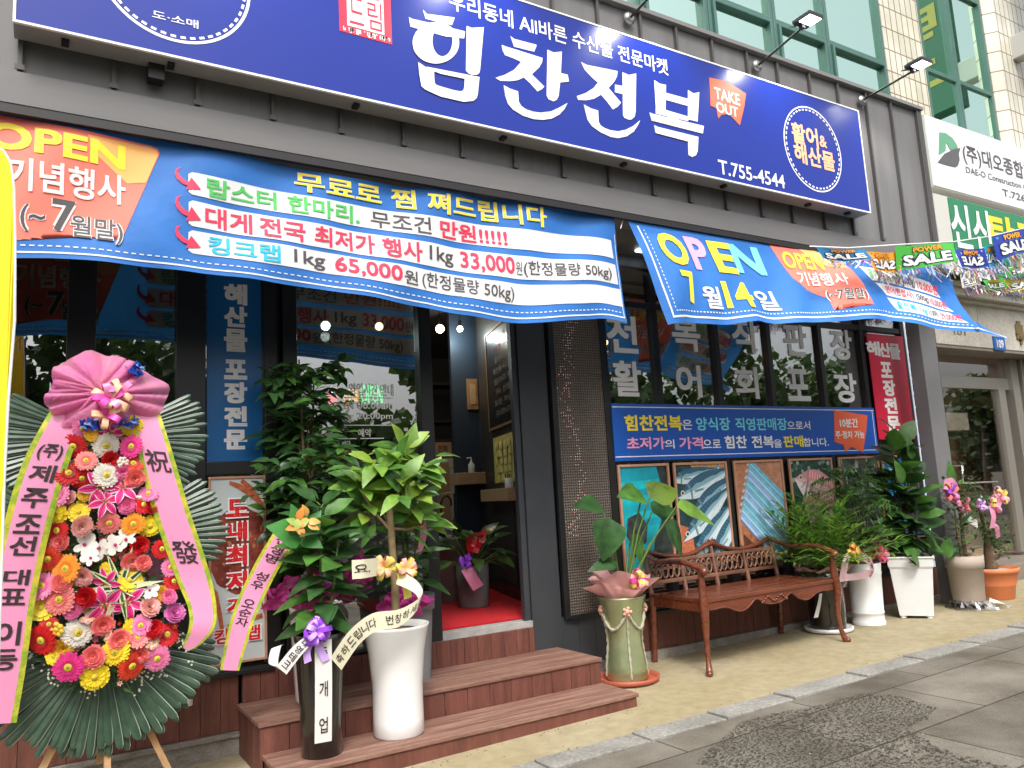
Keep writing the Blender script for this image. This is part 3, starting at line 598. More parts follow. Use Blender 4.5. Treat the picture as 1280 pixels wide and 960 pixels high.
def badge(cx, cz, rx, rz, dash=True, wl=.016):
    b = MB(); k = 72
    o_ = [Vector((cx + rx * math.cos(2 * math.pi * i / k), SY - .0062, cz + rz * math.sin(2 * math.pi * i / k))) for i in range(k)]
    i_ = [Vector((cx + (rx - wl) * math.cos(2 * math.pi * i / k), SY - .0062, cz + (rz - wl) * math.sin(2 * math.pi * i / k))) for i in range(k)]
    b.add(o_ + i_, [(j, (j + 1) % k, k + (j + 1) % k, k + j) for j in range(k)])
    nd = 46
    for j in range(nd):
        a0 = 2 * math.pi * j / nd; a1 = a0 + 2 * math.pi / nd * .55; r1, r2 = .90, .935
        b.add([Vector((cx + rx * r * math.cos(a), SY - .0062, cz + rz * r * math.sin(a))) for r, a in ((r1, a0), (r1, a1), (r2, a1), (r2, a0))], [(0, 1, 2, 3)])
    return b.build('badge_ring', m_sw, sign)
b1 = badge(.58, 4.26, .395, .395, wl=.016); b2 = badge(5.87, 4.267, .388, .40, wl=.012)
sline('도·소매', (190, 22), (248, 26), m_sw, .012, parent=b1)
mb = MB()
for k in range(5):
    z = 4.22 + k * .035; x0, x1 = .43, .74
    xs_ = [x0 + (x1 - x0) * i / 60 for i in range(61)]; up = [Vector((x, SY - .0066, z + .007 * math.sin(x * 95) + .006)) for x in xs_]; dn = [Vector((x, SY - .0066, z + .007 * math.sin(x * 95))) for x in xs_]
    mb.add(up + dn, [(i, i + 1, 62 + i, 61 + i) for i in range(60)])
mb.build('wave_mark', m_cy, b1)
mb = MB(); ptxt(mb, '활어', 0, SY - .0068, (991, 177.5), (1021, 161), .03); ptxt(mb, '&', 0, SY - .0068, (1025, 183), (1032.5, 171), .02); ptxt(mb, '해산물', 0, SY - .0068, (994, 202.5), (1042, 191), .03)
mb.build('lettering', m_peach, b2)
# red seal
mb = MB(); a, c = onY(424, 39, SY), onY(488, 10, SY)
zt = a.z + .52
mb.box(a.x, c.x, SY - .0066, SY - .0042, a.z, zt, 0); mb.box(a.x + .05, c.x - .05, SY - .0076, SY - .0067, a.z + .05, zt - .05, 1)
rs = random.Random(4)
for k in range(26): x = rs.uniform(a.x + .01, c.x - .02); mb.box(x, x + rs.uniform(.006, .02), SY - .0073, SY - .0067, a.z + rs.uniform(.004, .035), a.z + .04, 1)
so_ = mb.build('seal', [m_redS, m_sw], sign)
mb = MB()
xm = (a.x + c.x) / 2
for ch, x0, x1, z0, z1 in (('청', a.x + .065, xm - .012, zt - .25, zt - .06), ('정', xm + .012, c.x - .065, zt - .25, zt - .06), ('드', a.x + .065, xm - .012, a.z + .07, a.z + .25), ('림', xm + .012, c.x - .065, a.z + .065, a.z + .255)): txt(mb, ch, 0, planeY(SY - .0084), x0, z0, x1, z1, .0)
mb.build('lettering', m_redS, so_)
# take-out flash
c3 = lambda p: (850 + p[0] / 2.977, p[1] / 2.977)
mb = MB(); mb.prism([Vector((v.x, SY - .008, v.z)) for v in (onY(*c3(p), SY) for p in ((107, 290), (175, 305), (243, 350), (236, 400), (220, 468), (180, 425), (152, 428), (140, 442), (134, 405), (112, 395)))], (0, .0035, 0)); fl = mb.build('flash', m_or, sign)
sline('TAKE', (893.7, 122.8), (924, 118), m_sw, .02, .0095, fl); sline('OUT', (896, 139.5), (922, 134.5), m_sw, .02, .0095, fl)

# lamps on arms
m_lampb = M('lamp_black', (.02, .02, .022), .35); m_galv = M('galvanised', (.35, .35, .35), .35, metal=.8)
m_led = emis('flood_led', (1.0, .99, .95), 7.0)
def lamp(x, lab, zb=5.05, out=.56, rise=.075):
    t = thing('sign_lamp', lab, 'lamp', (x, CY, zb), 'flood lamps on arms over the sign')
    b = MB(); b.lathe((x, 0, 0), [(.001, 0), (.055, .001), (.055, .012), (.03, .03)], 20)
    b.v = [(v[0], CY - .034 - v[2], zb + v[1]) for v in b.v]; b.build('base_plate', m_galv, t)
    b = MB(); b.tube([(x, CY - .045, zb), (x, CY - .10, zb + .005), (x, CY - out, zb + rise)], .011, 8); b.build('arm', m_lampb, t)
    b = MB(); hy = CY - out; hz = zb + rise
    b.prism([(x - .0, 0, 0), ], (0, 0, 0)) if 0 else None
    b.box(x - .085, x + .085, hy - .13, hy + .05, hz + .018, hz + .05); 
    for k in range(6): b.box(x - .07 + k * .026, x - .064 + k * .026, hy - .11, hy + .03, hz + .0502, hz + .065)
    b.box(x - .02, x + .02, hy + .0, hy + .04, hz - .015, hz + .0178)
    hd = b.build('head', m_lampb, t, bevel=.006)
    b = MB(); b.box(x - .07, x + .07, hy - .12, hy - .01, hz + .0135, hz + .0175); b.build('led_panel', m_led, hd)
    b = MB(); b.tube([(x - .03, hy + .05, hz + .03), (x - .07, hy + .09, hz + .02), (x - .06, hy + .03, hz + .0)], .005, 5); b.build('cable', m_lampb, t)
    l = bpy.data.lights.new('flood', 'SPOT'); l.energy = 34; l.spot_size = math.radians(110); l.spot_blend = .8; l.color = (1, .98, .94); l.shadow_soft_size = .06
    lo = bpy.data.objects.new('flood', l); COL.objects.link(lo); lo.parent = t; lo.location = (0, hy - CY - .07, rise - .01)
    lo.rotation_euler = Vector((0, .34, -.7)).to_track_quat('-Z', 'Y').to_euler()
lamp(.9, 'black flood lamp on an arm above the left end of the blue sign')
lamp(2.45, 'black flood lamp on an arm above the first large white letter of the sign')
lamp(3.97, 'black flood lamp on an arm nearest the middle of the long blue sign', 5.08)
lamp(5.441, 'black flood lamp on an arm above the orange take out flash', 5.045, .56, .085)
lamp(6.949, 'black flood lamp on an arm above the right end of the blue sign', 5.054, .60, .035)

# neighbour signs
ws = thing('white_sign', 'white company light box sign with green and grey D mark', 'sign', (10.2, -.3, 4.8))
mb = MB(); mb.box(9.20, 14.2, -.29, -.0, 4.775, 5.70); mb.build('sign_box', M('sign_box_pale', (.55, .54, .50), .5), ws)
mb = MB(); mb.box(9.205, 14.2, -.30, -.2905, 4.79, 5.695); mb.build('sign_face', M('sign_face_white', (.78, .78, .79), .35), ws)
m_dg = M('logo_green', (.12, .34, .20), .4); m_dk = M('logo_grey', (.10, .095, .10), .4)
z4 = lambda p: (1030 + p[0] / 4, 60 + p[1] / 4)
mb = MB()
mb.prism([Vector((v.x, -.306, v.z)) for v in (onY(*z4(p), -.3) for p in ((575, 422), (605, 425), (640, 450), (660, 480), (668, 500), (630, 512), (612, 475), (608, 478), (606, 515), (572, 535)))], (0, .0055, 0), 0)
mb.prism([Vector((v.x, -.307, v.z)) for v in (onY(*z4(p), -.3) for p in ((567, 572), (600, 530), (640, 510), (680, 500), (672, 530), (676, 560), (668, 588), (655, 596), (620, 588)))], (0, .0055, 0), 1)
mb.build('logo', [m_dg, m_dk], ws)
mb = MB(); ptxt(mb, '(주)대오종합건설', 0, -.305, z4((702, 578)), z4((1085, 604)), .015); ptxt(mb, 'DAE-O Construction Co.', 0, -.305, z4((712, 622)), z4((1035, 690)), .008); ptxt(mb, 'T.726-', 0, -.305, z4((895, 738)), z4((1020, 740)), .012); mb.build('lettering', m_dk, ws)
gs = thing('green_sign', 'green light box sign with white and yellow Korean letters under the white sign', 'sign', (10.2, -.4, 3.8))
mb = MB(); mb.box(9.04, 14.2, -.36, -.23, 3.72, 4.64); mb.box(9.04, 14.2, -.23, 0, 3.9, 4.6); mb.build('sign_box', M('sign_box_pale', (.55, .54, .50), .5), gs)
mb = MB(); mb.box(9.34, 14.2, -.372, -.3605, 3.735, 4.63); mb.build('sign_face', M('green_sign_face', (.012, .20, .085), .35), gs)
mb = MB()
ptxt(mb, '신산', 0, -.377, (1193, 308), (1238, 265), .02); ptxt(mb, '체육', 0, -.377, (1196, 352), (1236, 318), .02)
mb.build('lettering', m_sw, gs)
mb = MB(); ptxt(mb, '탁구장', 0, -.377, (1241, 318), (1330, 290), .03); mb.build('lettering', M('sign_yellow', (.85, .62, .02), .4), gs)
m_psf = M('projecting_green', (.010, .12, .065), .4); m_psw = M('projecting_white', (.42, .45, .43), .5); m_psy = M('projecting_yellow', (.45, .38, .06), .5)
ps = thing('projecting_sign', 'tall green projecting sign on steel brackets at the upper right edge', 'sign', (12.2, -.9, 6))
mb = MB(); mb.box(12.02, 12.30, -1.75, -.62, 6.95, 11.0); mb.build('sign_box', m_psf, ps)
mb = MB()
for z in (7.25, 9.2): mb.box(12.05, 12.27, -.618, -.10, z, z + .35)
mb.build('bracket', M('bracket_pale', (.50, .50, .47), .5), ps, bevel=.01)
mb = MB()
for i, ch in enumerate('신산탁구'):
    z1 = 10.7 - i * .95; txt(mb, ch, 1 if i > 1 else 0, lambda u, v: Vector((12.015, -u, v)), .75, z1 - .8, 1.6, z1, .02)
mb.build('lettering', [m_psw, m_psy], ps)
ac = thing('wall_bracket_box', 'grey metal box on the tiled pier at the right edge', 'wall box', (12.3, -.3, 5.6))
mb = MB(); mb.box(12.14, 12.5, -.62, -.121, 5.35, 5.78); mb.build('casing', M('bracket_pale', (.50, .50, .47), .5), ac, bevel=.012)
mb = MB(); mb.tube([(12.2, -.4, 5.35), (12.25, -.3, 5.0), (12.4, -.13, 4.8)], .015, 6); mb.build('cable', m_lampb, ac)

# ================================================================== BANNERS
m_bb = M('banner_blue', (.022, .16, .52), .62, var=.12, vs=1.3, transl=.12, bump=.45, bs=5); m_bw = M('banner_white', (.74, .74, .74), .62, transl=.12, bump=.45, bs=5)
m_pr = M('print_red', (.72, .03, .085), .6); m_pk = M('print_dark', (.07, .06, .065), .6); m_pg = M('print_green', (.07, .48, .10), .6); m_pc = M('print_cyan', (.01, .42, .62), .6); m_py = M('print_yellow', (.86, .68, .035), .6)
m_cor = M('print_coral', (.84, .17, .12), .6); m_cor2 = M('print_orange', (.90, .42, .12), .6); m_pp = M('print_pink', (.85, .34, .52), .6); m_ltc = M('print_light_cyan', (.18, .66, .80), .6)
BM = [m_bb, m_bw, m_pr, m_pk, m_pg, m_pc, m_py, m_cor, m_cor2, m_pp, m_ltc]
BB, BW, PR, PK, PG, PC, PY_, CO, CO2, PP, LC = range(11)
def both(fn3, side):      # ink shows on both faces of the thin cloth
    return lambda u, v, l: fn3(u, v, l if side else -l)
class Cloth:
    def __init__(s, fn, us, vs): s.fn, s.us, s.vs = fn, us, vs
    def cloth(s, name, par, mat_):
        b = MB(); b.grid(lambda u, v: s.fn(u, v, 0), s.us, s.vs, 0); return b.build(name, [mat_], par)
    def cells(s, u0, u1): return [u for u in s.us if u0 - .2 < u < u1 + .2]
    def text(s, b, st, mi, u0, v0, u1, v1, bold=.015, lift=.0065, grow=0, both_sides=True, outline=None, ob=.05, shear=0):
        # v grows downwards on the cloth: glyph tops go to v0
        sides = (1, -1) if both_sides else (1,)
        for sd_ in sides:
            if outline is not None:
                txt(b, st, outline, lambda u, v: s.fn(u, -v, sd_ * (lift - .0015)), u0 - .004, -v1, u1 + .004, -v0, ob, s.us, [-q for q in s.vs], shear=shear)
            txt(b, st, mi, lambda u, v: s.fn(u, -v, sd_ * lift), u0, -v1, u1, -v0, bold, s.us, [-q for q in s.vs], shear=shear)
    def patch(s, b, poly, mi, lift=.003):
        for sd_ in (1, -1):
            bm = bmesh.new(); f = bm.faces.new([bm.verts.new((p[0], p[1], 0)) for p in poly])
            lo = [min(p[i] for p in poly) for i in (0, 1)]; hi = [max(p[i] for p in poly) for i in (0, 1)]
            bmesh.ops.triangulate(bm, faces=bm.faces[:])
            for c in s.us:
                if lo[0] < c < hi[0]: bmesh.ops.bisect_plane(bm, geom=bm.verts[:] + bm.edges[:] + bm.faces[:], plane_co=(c, 0, 0), plane_no=(1, 0, 0))
            for c in s.vs:
                if lo[1] < c < hi[1]: bmesh.ops.bisect_plane(bm, geom=bm.verts[:] + bm.edges[:] + bm.faces[:], plane_co=(0, c, 0), plane_no=(0, 1, 0))
            bm.verts.index_update(); b.add([s.fn(v.co.x, v.co.y, sd_ * lift) for v in bm.verts], [[v.index for v in f.verts] for f in bm.faces], mi, True); bm.free()
    def rect(s, b, u0, v0, u1, v1, mi, lift=.003): s.patch(b, [(u0, v0), (u1, v0), (u1, v1), (u0, v1)], mi, max(lift, .003))
# --- left banner
topx = [-400, 0, 430, 735, 760, 772, 778]; topy = [66, 139, 229, 272.5, 277, 280, 281]
botx = [-400, 0, 17, 67, 150, 235, 330, 430, 521, 580, 621, 652, 689, 756, 786]; boty = [318, 321, 322, 321, 330, 338.5, 350, 365, 382, 392, 399.5, 404.5, 402.5, 397, 402]
B1Y = -.935
XT = [(onY(x, y, B1Y).x, onY(x, y, B1Y).z) for x, y in zip(topx, topy)]; XB = [(onY(x, y, B1Y).x, onY(x, y, B1Y).z) for x, y in zip(botx, boty)]
X0b, X1b = XB[0][0], XB[-1][0]
def sm_interp(x, P, k=.06): return sum(float(np.interp(x + d, [p[0] for p in P], [p[1] for p in P])) for d in (-k, -k / 2, 0, k / 2, k)) / 5
XR = XT[-1][0]
def b1(u, v, lift=0.0):
    """u = x on the cloth in metres, v = 0 at the visible top .. 1 at the hem"""
    vv = max(-.08, v); zt_, zb_ = sm_interp(u, XT), sm_interp(u, XB)
    z = zt_ + (zb_ - zt_) * vv
    k = max(0, vv); y = B1Y + .03 - k * .02 - .022 * k * math.sin(u * 4.1 + .6) - .03 * k * max(0, math.sin((u - 2.3) * 3.4)) - .012 * math.sin(u * 9 + 5 * vv) - .006 * math.sin(u * 17 - 9 * vv) * k + .010 * abs(math.sin(u * 4.3 + .35 * vv)) + .006 * abs(math.sin(vv * 3.3 + .4 * u))
    x = u - .06 * (1 - vv) * max(0, (u - 3.2)) / .8
    if vv < .02: y = max(y, -.932)
    return Vector((x, y - lift, z))
us1 = [X0b + (X1b - X0b) * i / 110 for i in range(111)]; vs1 = [-.08, 0.0] + [i / 16 for i in range(1, 17)]
C1 = Cloth(b1, us1, vs1)
ban1 = thing('opening_banner', 'long blue cloth banner with white price rows hanging under the canopy over the door', 'banner', (1.6, -.93, 2.6))
C1.cloth('cloth', ban1, m_bb)
def X1(px, py): return onY(px, py, B1Y).x
b = MB()
xl = X1(236, 260)
for v0, v1 in ((.165, .36), (.41, .622), (.657, .845)):
    xr = X1(772, 330) + (.0 if v0 < .4 else .02 if v0 < .6 else .04); C1.patch(b, [(xl, v0 + .02), (xl + .02, v0), (xr, v0 + .01), (xr + .01, v1), (xl + .02, v1), (xl, v1 - .02)], BW, .0032)
C1.rect(b, X0b, .952, X1b - .012, .965, BW, .002)
C1.rect(b, X1b - .022, .1, X1b - .016, .953, BW, .002)
x = X0b
while x < X1b - .05: C1.rect(b, x, .905, x + .022, .914, BW, .002); x += .038
b.build('printed_rows', BM, ban1)
b = MB()
C1.text(b, '무료로 찜 쪄드립니다', PY_, X1(371, 220), -.05, X1(686, 272), .135, .012, outline=BW, ob=.03)
b.build('lettering', BM, ban1)
b = MB()
C1.text(b, '랍스터 한마리.', PG, X1(259, 225), .185, X1(452, 270), .345, .022); C1.text(b, '무조건', PK, X1(466, 265), .19, X1(540, 275), .345, .012); C1.text(b, '만원!!!!!', PR, X1(552, 285), .19, X1(636, 300), .345, .022)
b.build('lettering', BM, ban1)
b = MB()
C1.text(b, '대게', PR, X1(257, 265), .43, X1(317, 270), .605, .022); C1.text(b, '전국', PR, X1(326, 275), .43, X1(383, 285), .605, .022); C1.text(b, '최저가', PR, X1(394, 290), .43, X1(470, 300), .605, .022); C1.text(b, '행사', PR, X1(479, 300), .43, X1(529, 310), .605, .022)
C1.text(b, '1kg', PK, X1(538, 310), .44, X1(570, 320), .60, .012); C1.text(b, '33,000', PR, X1(579, 320), .435, X1(644, 330), .605, .02); C1.text(b, '원', PK, X1(645, 325), .47, X1(653, 330), .585, .0); C1.text(b, '(한정물량 50kg)', PK, X1(655, 330), .455, X1(769, 345), .60, .008)
b.build('lettering', BM, ban1)
b = MB()
C1.text(b, '킹크랩', PC, X1(261, 305), .675, X1(351, 315), .83, .02); C1.text(b, '1kg', PK, X1(368, 320), .68, X1(408, 330), .83, .012); C1.text(b, '65,000', PR, X1(420, 330), .675, X1(503, 345), .83, .02); C1.text(b, '원', PK, X1(505, 345), .70, X1(523, 350), .82, .01); C1.text(b, '(한정물량 50kg)', PK, X1(529, 350), .68, X1(643, 365), .83, .008)
b.build('lettering', BM, ban1)
# red swoosh arrows
for v0, v1 in ((.165, .36), (.41, .622), (.657, .845)):
    b = MB(); xa = X1(219, 240); wv = X1(252, 240) - xa; h = v1 - v0
    pl = [(.28, -.02), (.16, .08), (.12, .24), (.2, .42), (.36, .56), (.52, .62), (.62, .40), (1.0, .86), (.42, .98), (.48, .80), (.28, .74), (.08, .56), (0, .32), (.06, .1)]
    C1.patch(b, [(xa + p[0] * wv, v0 - .03 + p[1] * h * 1.0) for p in pl], PR, .006); b.build('arrow', BM, ban1)
# coral flash with the event dates
b = MB(); fp = [(-60, 128), (190, 178), (199, 182), (201, 188), (156, 291), (152, 297), (146, 298), (105, 282), (70, 270), (45, 264), (32, 274), (19, 288), (8, 300), (-60, 280)]
def uv1(px, py):
    u = X1(px, py); z = onY(px, py, B1Y).z; return (u, (sm_interp(u, XT) - z) / (sm_interp(u, XT) - sm_interp(u, XB)))
C1.patch(b, [uv1(*p) for p in fp], CO, .003)
C1.patch(b, [uv1(*p) for p in [(110, 166), (188, 180), (197, 184), (199, 190), (184, 225), (160, 226), (120, 190)]], CO2, .005)
b.build('printed_flash', BM, ban1)
b = MB()
C1.text(b, 'OPEN', PY_, X1(-18, 165), .045, X1(158, 190), .24, .03, outline=CO2, ob=.035)
C1.text(b, '기념행사', BW, X1(8, 200), .29, X1(158, 215), .53, .02, lift=.0085)
C1.text(b, '(~', PK, X1(26, 250), .62, X1(57, 255), .81, .01, outline=BW, ob=.045, lift=.0085); C1.text(b, '7', PK, X1(66, 240), .56, X1(95, 245), .80, .015, outline=BW, ob=.05, lift=.0085); C1.text(b, '월말)', PK, X1(89, 255), .66, X1(154, 265), .86, .01, outline=BW, ob=.045, lift=.0085)
b.build('lettering', BM, ban1)
b = MB(); b.tube([(X1(777, 281), -.92, 3.30), (X1(777, 275) + .05, -.90, 3.40)], .004, 5); b.tube([(X1(17, 325), -.92, onY(18, 322, B1Y).z), (X1(15, 345), -.90, onY(15, 350, B1Y).z)], .004, 5); b.build('tie_cord', M('cord_white', (.7, .7, .7), .7), ban1)
# --- right banner, blown outwards
cols = [(0, (787, 281), -.93, (834, 406), -1.03), (.08, (818, 285.5), -.93, (859, 403), -1.06), (.15, (846, 289.5), -.93, (886, 404.5), -1.08), (.22, (874, 293.5), -.93, (910, 406), -1.10), (.30, (905, 298), -.93, (947, 401), -1.14), (.37, (932, 302), -.93, (975, 404), -1.17),
        (.45, (963, 307), -.93, (1004, 403.5), -1.2), (.52, (990, 311), -.935, (1026, 402.5), -1.24), (.6, (1020, 316), -.95, (1052, 401), -1.3), (.68, (1056, 318), -.98, (1085, 399), -1.36), (.75, (1085, 321), -1.02, (1110, 398.5), -1.42), (.82, (1118, 326), -1.08, (1138, 404), -1.47), (.88, (1146, 333), -1.14, (1166, 410.5), -1.52), (.94, (1170, 342), -1.2, (1196, 413.5), -1.57), (1.0, (1190, 353), -1.26, (1229, 414.5), -1.6)]
cs = [c[0] for c in cols]
TT = np.array([tuple(onY(*c[1], c[2])) for c in cols]); TB = np.array([tuple(onY(*c[3], c[4])) for c in cols])
def lin(A, s_): return np.array([np.interp(s_, cs, A[:, i]) for i in range(3)])
def b2f(s_, t, lift=0.0):
    s_ = min(1, max(0, s_)); a_ = lin(TT, s_); c_ = lin(TB, s_); p = a_ + (c_ - a_) * t
    p = p + np.array([0, -.045 * math.sin(math.pi * min(1, max(0, t))) * math.sin(s_ * 11 + .5) - .02 * t * math.sin(s_ * 31) - .012 * t * math.sin(s_ * 47 + 7 * t), 0])
    return Vector((p[0] - lift * .3, p[1] - lift, p[2]))
us2 = [i / 90 for i in range(91)]; vs2 = [-.06] + [i / 14 for i in range(15)]
C2 = Cloth(b2f, us2, vs2)
ban2 = thing('opening_banner', 'blue cloth banner with an OPEN date blown outwards over the right windows', 'banner', (5.5, -1.0, 2.7))
C2.cloth('cloth', ban2, m_bb)
b = MB(); C2.patch(b, [(.96, .9), (1, .82), (1, 1), (.98, 1)], BB, .001)
b = MB()
C2.rect(b, .022, .0, .027, .93, BW); C2.rect(b, .022, .925, .995, .945, BW)
x = .04
while x < .99: C2.rect(b, x, .872, x + .0055, .884, BW); x += .0105
y = .03
while y < .87: C2.rect(b, .038, y, .0405, y + .022, BW); y += .04
C2.patch(b, [(.445, -.02), (.60, -.02), (.655, .12), (.69, .5), (.705, .80), (.64, .70), (.612, .72), (.583, .86), (.575, .69), (.52, .58), (.485, .42)], CO, .002)
C2.patch(b, [(.54, -.02), (.60, -.02), (.645, .12), (.66, .26), (.61, .22), (.56, .08)], CO2, .005)
for v0, v1, u0, u1 in ((.20, .42, .70, .945), (.455, .63, .735, .97), (.665, .835, .765, .985)): C2.patch(b, [(u0, v0), (u1 - .03, v0), (u1, v1), (u0 + .03, v1)], BW, .002)
b.build('printed_rows', BM, ban2)
for ch, mi, u0, v0, u1, v1 in (('O', PY_, .072, .045, .155, .40), ('P', PP, .165, .05, .225, .42), ('E', PY_, .24, .06, .315, .43), ('N', LC, .315, .06, .41, .40)):
    b = MB(); C2.text(b, ch, mi, u0, v0, u1, v1, .03, shear=-.12); b.build('lettering', BM, ban2)
b = MB()
C2.text(b, '7', PY_, .105, .46, .15, .80, .02, shear=-.2); C2.text(b, '월', BW, .158, .60, .218, .84, .02); C2.text(b, '14', PY_, .23, .53, .325, .83, .03); C2.text(b, '일', BW, .335, .60, .405, .84, .02)
b.build('lettering', BM, ban2)
b = MB()
C2.text(b, 'OPEN', PY_, .475, .06, .60, .29, .02, lift=.0085); C2.text(b, '기념행사', BW, .50, .33, .645, .52, .02, lift=.0085); C2.text(b, '(~7월말)', PK, .575, .56, .69, .74, .01, outline=BW, ob=.04, lift=.0085)
b.build('lettering', BM, ban2)
b = MB()
for st, mi, u0, v0, u1, v1 in (('광어(한접시)', PG, .725, .225, .82, .405), ('(500g)', PK, .828, .25, .865, .40), ('10,000원', PR, .872, .23, .935, .405),
                               ('연어(한접시)', PR, .765, .475, .85, .615), ('(500g)', PK, .858, .485, .895, .61), ('10,000원', PR, .90, .475, .955, .615),
                               ('활전복 1kg', PC, .795, .685, .875, .82), ('(13미)', PK, .882, .69, .915, .82), ('29,000원', PR, .922, .685, .975, .82)): C2.text(b, st, mi, u0, v0, u1, v1, .012)
b.build('lettering', BM, ban2)
# loose hem end curling away
e0, e1 = onY(1222, 408, -1.6), onY(1258, 422, -1.66); b = MB(); ribbon(b, [e0, e0.lerp(e1, .5) + Vector((0, 0, -.005)), e1], [(0, .02, .10), (0, .05, .06), (0, .05, .05)]); ribbon(b, [e0 + Vector((-.02, -.004, -.012)), e0.lerp(e1, .5) + Vector((0, -.004, -.012)), e1 + Vector((0, -.004, 0))], [(0, .002, .014)] * 3, 1); b.build('loose_corner', [m_bb, m_bw], ban2)

# ================================================================== BUNTING of sale flags
def bunting(lab, loc, flags, string):
    t = thing('sale_bunting', lab, 'bunting', loc, 'strings of sale flags')
    s_ = MB(); s_.tube(string, .006, 5); s_.build('string', M('cord_white', (.7, .7, .7), .7), t)
    rb = random.Random(len(flags) * 7 + 1)
    m_ts = M('tinsel', (.55, .56, .60), .3, metal=.7); m_tg = M('tinsel_gold', (.5, .38, .16), .3, metal=.6); m_tb = M('tinsel_blue', (.10, .22, .55), .3, metal=.5); m_tr = M('tinsel_pink', (.65, .12, .2), .3, metal=.4)
    for (tl, tr_, bl, Y, c1, c2, mirror) in flags:
        a = onY(tl[0], tl[1], Y); eu = onY(tr_[0], tr_[1], Y) - a; ev = onY(bl[0], bl[1], Y) - a; h_ = ev.length; ph = rb.uniform(0, 6)
        def f(u, v, l=0.0): return a + eu * u + ev * v + Vector((0, -.03 * math.sin(u * 5 + ph) * v - l, .010 * math.sin(u * 4 + ph)))
        bb_ = MB(); bb_.grid(lambda u, v: f(u, v), [i / 8 for i in range(9)], [0, .33, .66, 1], 0); k = random.Random(int(tl[0]))
        for q in range(16):
            u0, v0 = k.uniform(0, .9), k.uniform(0, .85); s2 = k.uniform(.02, .09)
            bb_.add([f(u0, v0, .002), f(u0 + s2, v0 + s2 * .6, .002), f(u0 + s2 * .6, v0 + s2 * 1.3, .002)], [(0, 1, 2)], 1)
        fo = bb_.build('flag', [M('flag_' + c1[0], c1[1], .4), M('flag_' + c2[0], c2[1], .4)], t)
        bb_ = MB(); g = (lambda u, v: f(1 - u if mirror else u, 1 - v, .006)); g2 = (lambda u, v: f(1 - u if mirror else u, 1 - v, .0045)); cu_ = [i / 8 for i in range(9)]
        txt(bb_, 'SALE', 1, g2, .10, .10, .92, .62, .09, cu_); txt(bb_, 'SALE', 0, g, .12, .13, .90, .59, .035, cu_); txt(bb_, 'POWER', 1, g2, .27, .67, .78, .93, .07, cu_); txt(bb_, 'POWER', 2, g, .28, .69, .77, .91, .03, cu_)
        bb_.build('lettering', [m_sw, M('flag_outline', (.01, .02, .03), .5), M('flag_orange', (.9, .35, .02), .5)], fo)
        ts = MB()
        for q in range(70):
            u0 = k.uniform(0, 1); p = f(u0, 1 + k.uniform(-.03, .02)); L_ = h_ * k.uniform(.3, .8); dx = k.uniform(-.05, .07); wd = k.uniform(.003, .008)
            p2 = p + Vector((dx, -.03 + k.uniform(-.03, .03), -L_ * .55)); p3 = p2 + Vector((dx * k.uniform(-1, 2), k.uniform(-.03, .03), -L_ * .45))
            w3 = Vector((wd, k.uniform(-.004, .004), 0)); mi = k.choice([0, 0, 0, 0, 1, 1, 2, 2, 3]); ts.add([p - w3, p + w3, p2 - w3, p2 + w3, p3 - w3, p3 + w3], [(0, 1, 3, 2), (2, 3, 5, 4)], mi, True)
        ts.build('tinsel', [m_ts, m_tg, m_tb, m_tr], fo)
BLU = ('navy', (.012, .035, .32)); TEA = ('teal', (.01, .16, .36)); ORA = ('orange', (.80, .33, .03)); GRE = ('green', (.06, .42, .045)); WHI = ('white', (.75, .75, .75)); REDF = ('red', (.6, .03, .06)); CYA = ('cyan', (.03, .42, .62)); LIM = ('lime', (.35, .6, .08)); YEL = ('yellow', (.8, .65, .03))
Yb = -1.35
bunting('row of glossy sale flags with silver tinsel strung above the right banner', (7, Yb, 3.2),
        [((1020, 309), (1080, 312), (1028, 323), Yb, TEA, CYA, False), ((1083, 316), (1120, 314), (1089, 340), Yb + .03, ORA, REDF, True), ((1119, 307), (1191, 303), (1123, 335.5), Yb, GRE, LIM, False), ((1193, 313), (1230, 309), (1199, 337), Yb + .03, BLU, WHI, True), ((1229, 308), (1245, 306), (1233, 331), Yb + .06, CYA, WHI, True), ((1240, 295), (1283, 286), (1248, 325), Yb, BLU, CYA, False), ((1285, 286), (1330, 274), (1292, 316), Yb, GRE, LIM, False)],
        [onY(1012, 308, Yb + .2), onY(1060, 310, Yb), onY(1122, 306, Yb), onY(1194, 302, Yb), onY(1240, 295, Yb), onY(1330, 273, Yb)])
Yc = -.75
bunting('second row of sale flags hanging lower behind, before the stone entrance', (9, Yc, 3.1),
        [((1228, 351), (1253, 347), (1233, 363), Yc, GRE, LIM, False), ((1256, 335), (1300, 328), (1261, 346), Yc, GRE, WHI, False), ((1255, 349), (1300, 343), (1259, 366), Yc + .05, YEL, GRE, False), ((1200, 343), (1224, 341), (1205, 359), Yc, WHI, REDF, True), ((1150, 336), (1176, 334), (1154, 350), Yc, TEA, WHI, True)],
        [onY(1120, 334, Yc), onY(1176, 334, Yc), onY(1228, 347, Yc), onY(1256, 336, Yc), onY(1330, 322, Yc)])

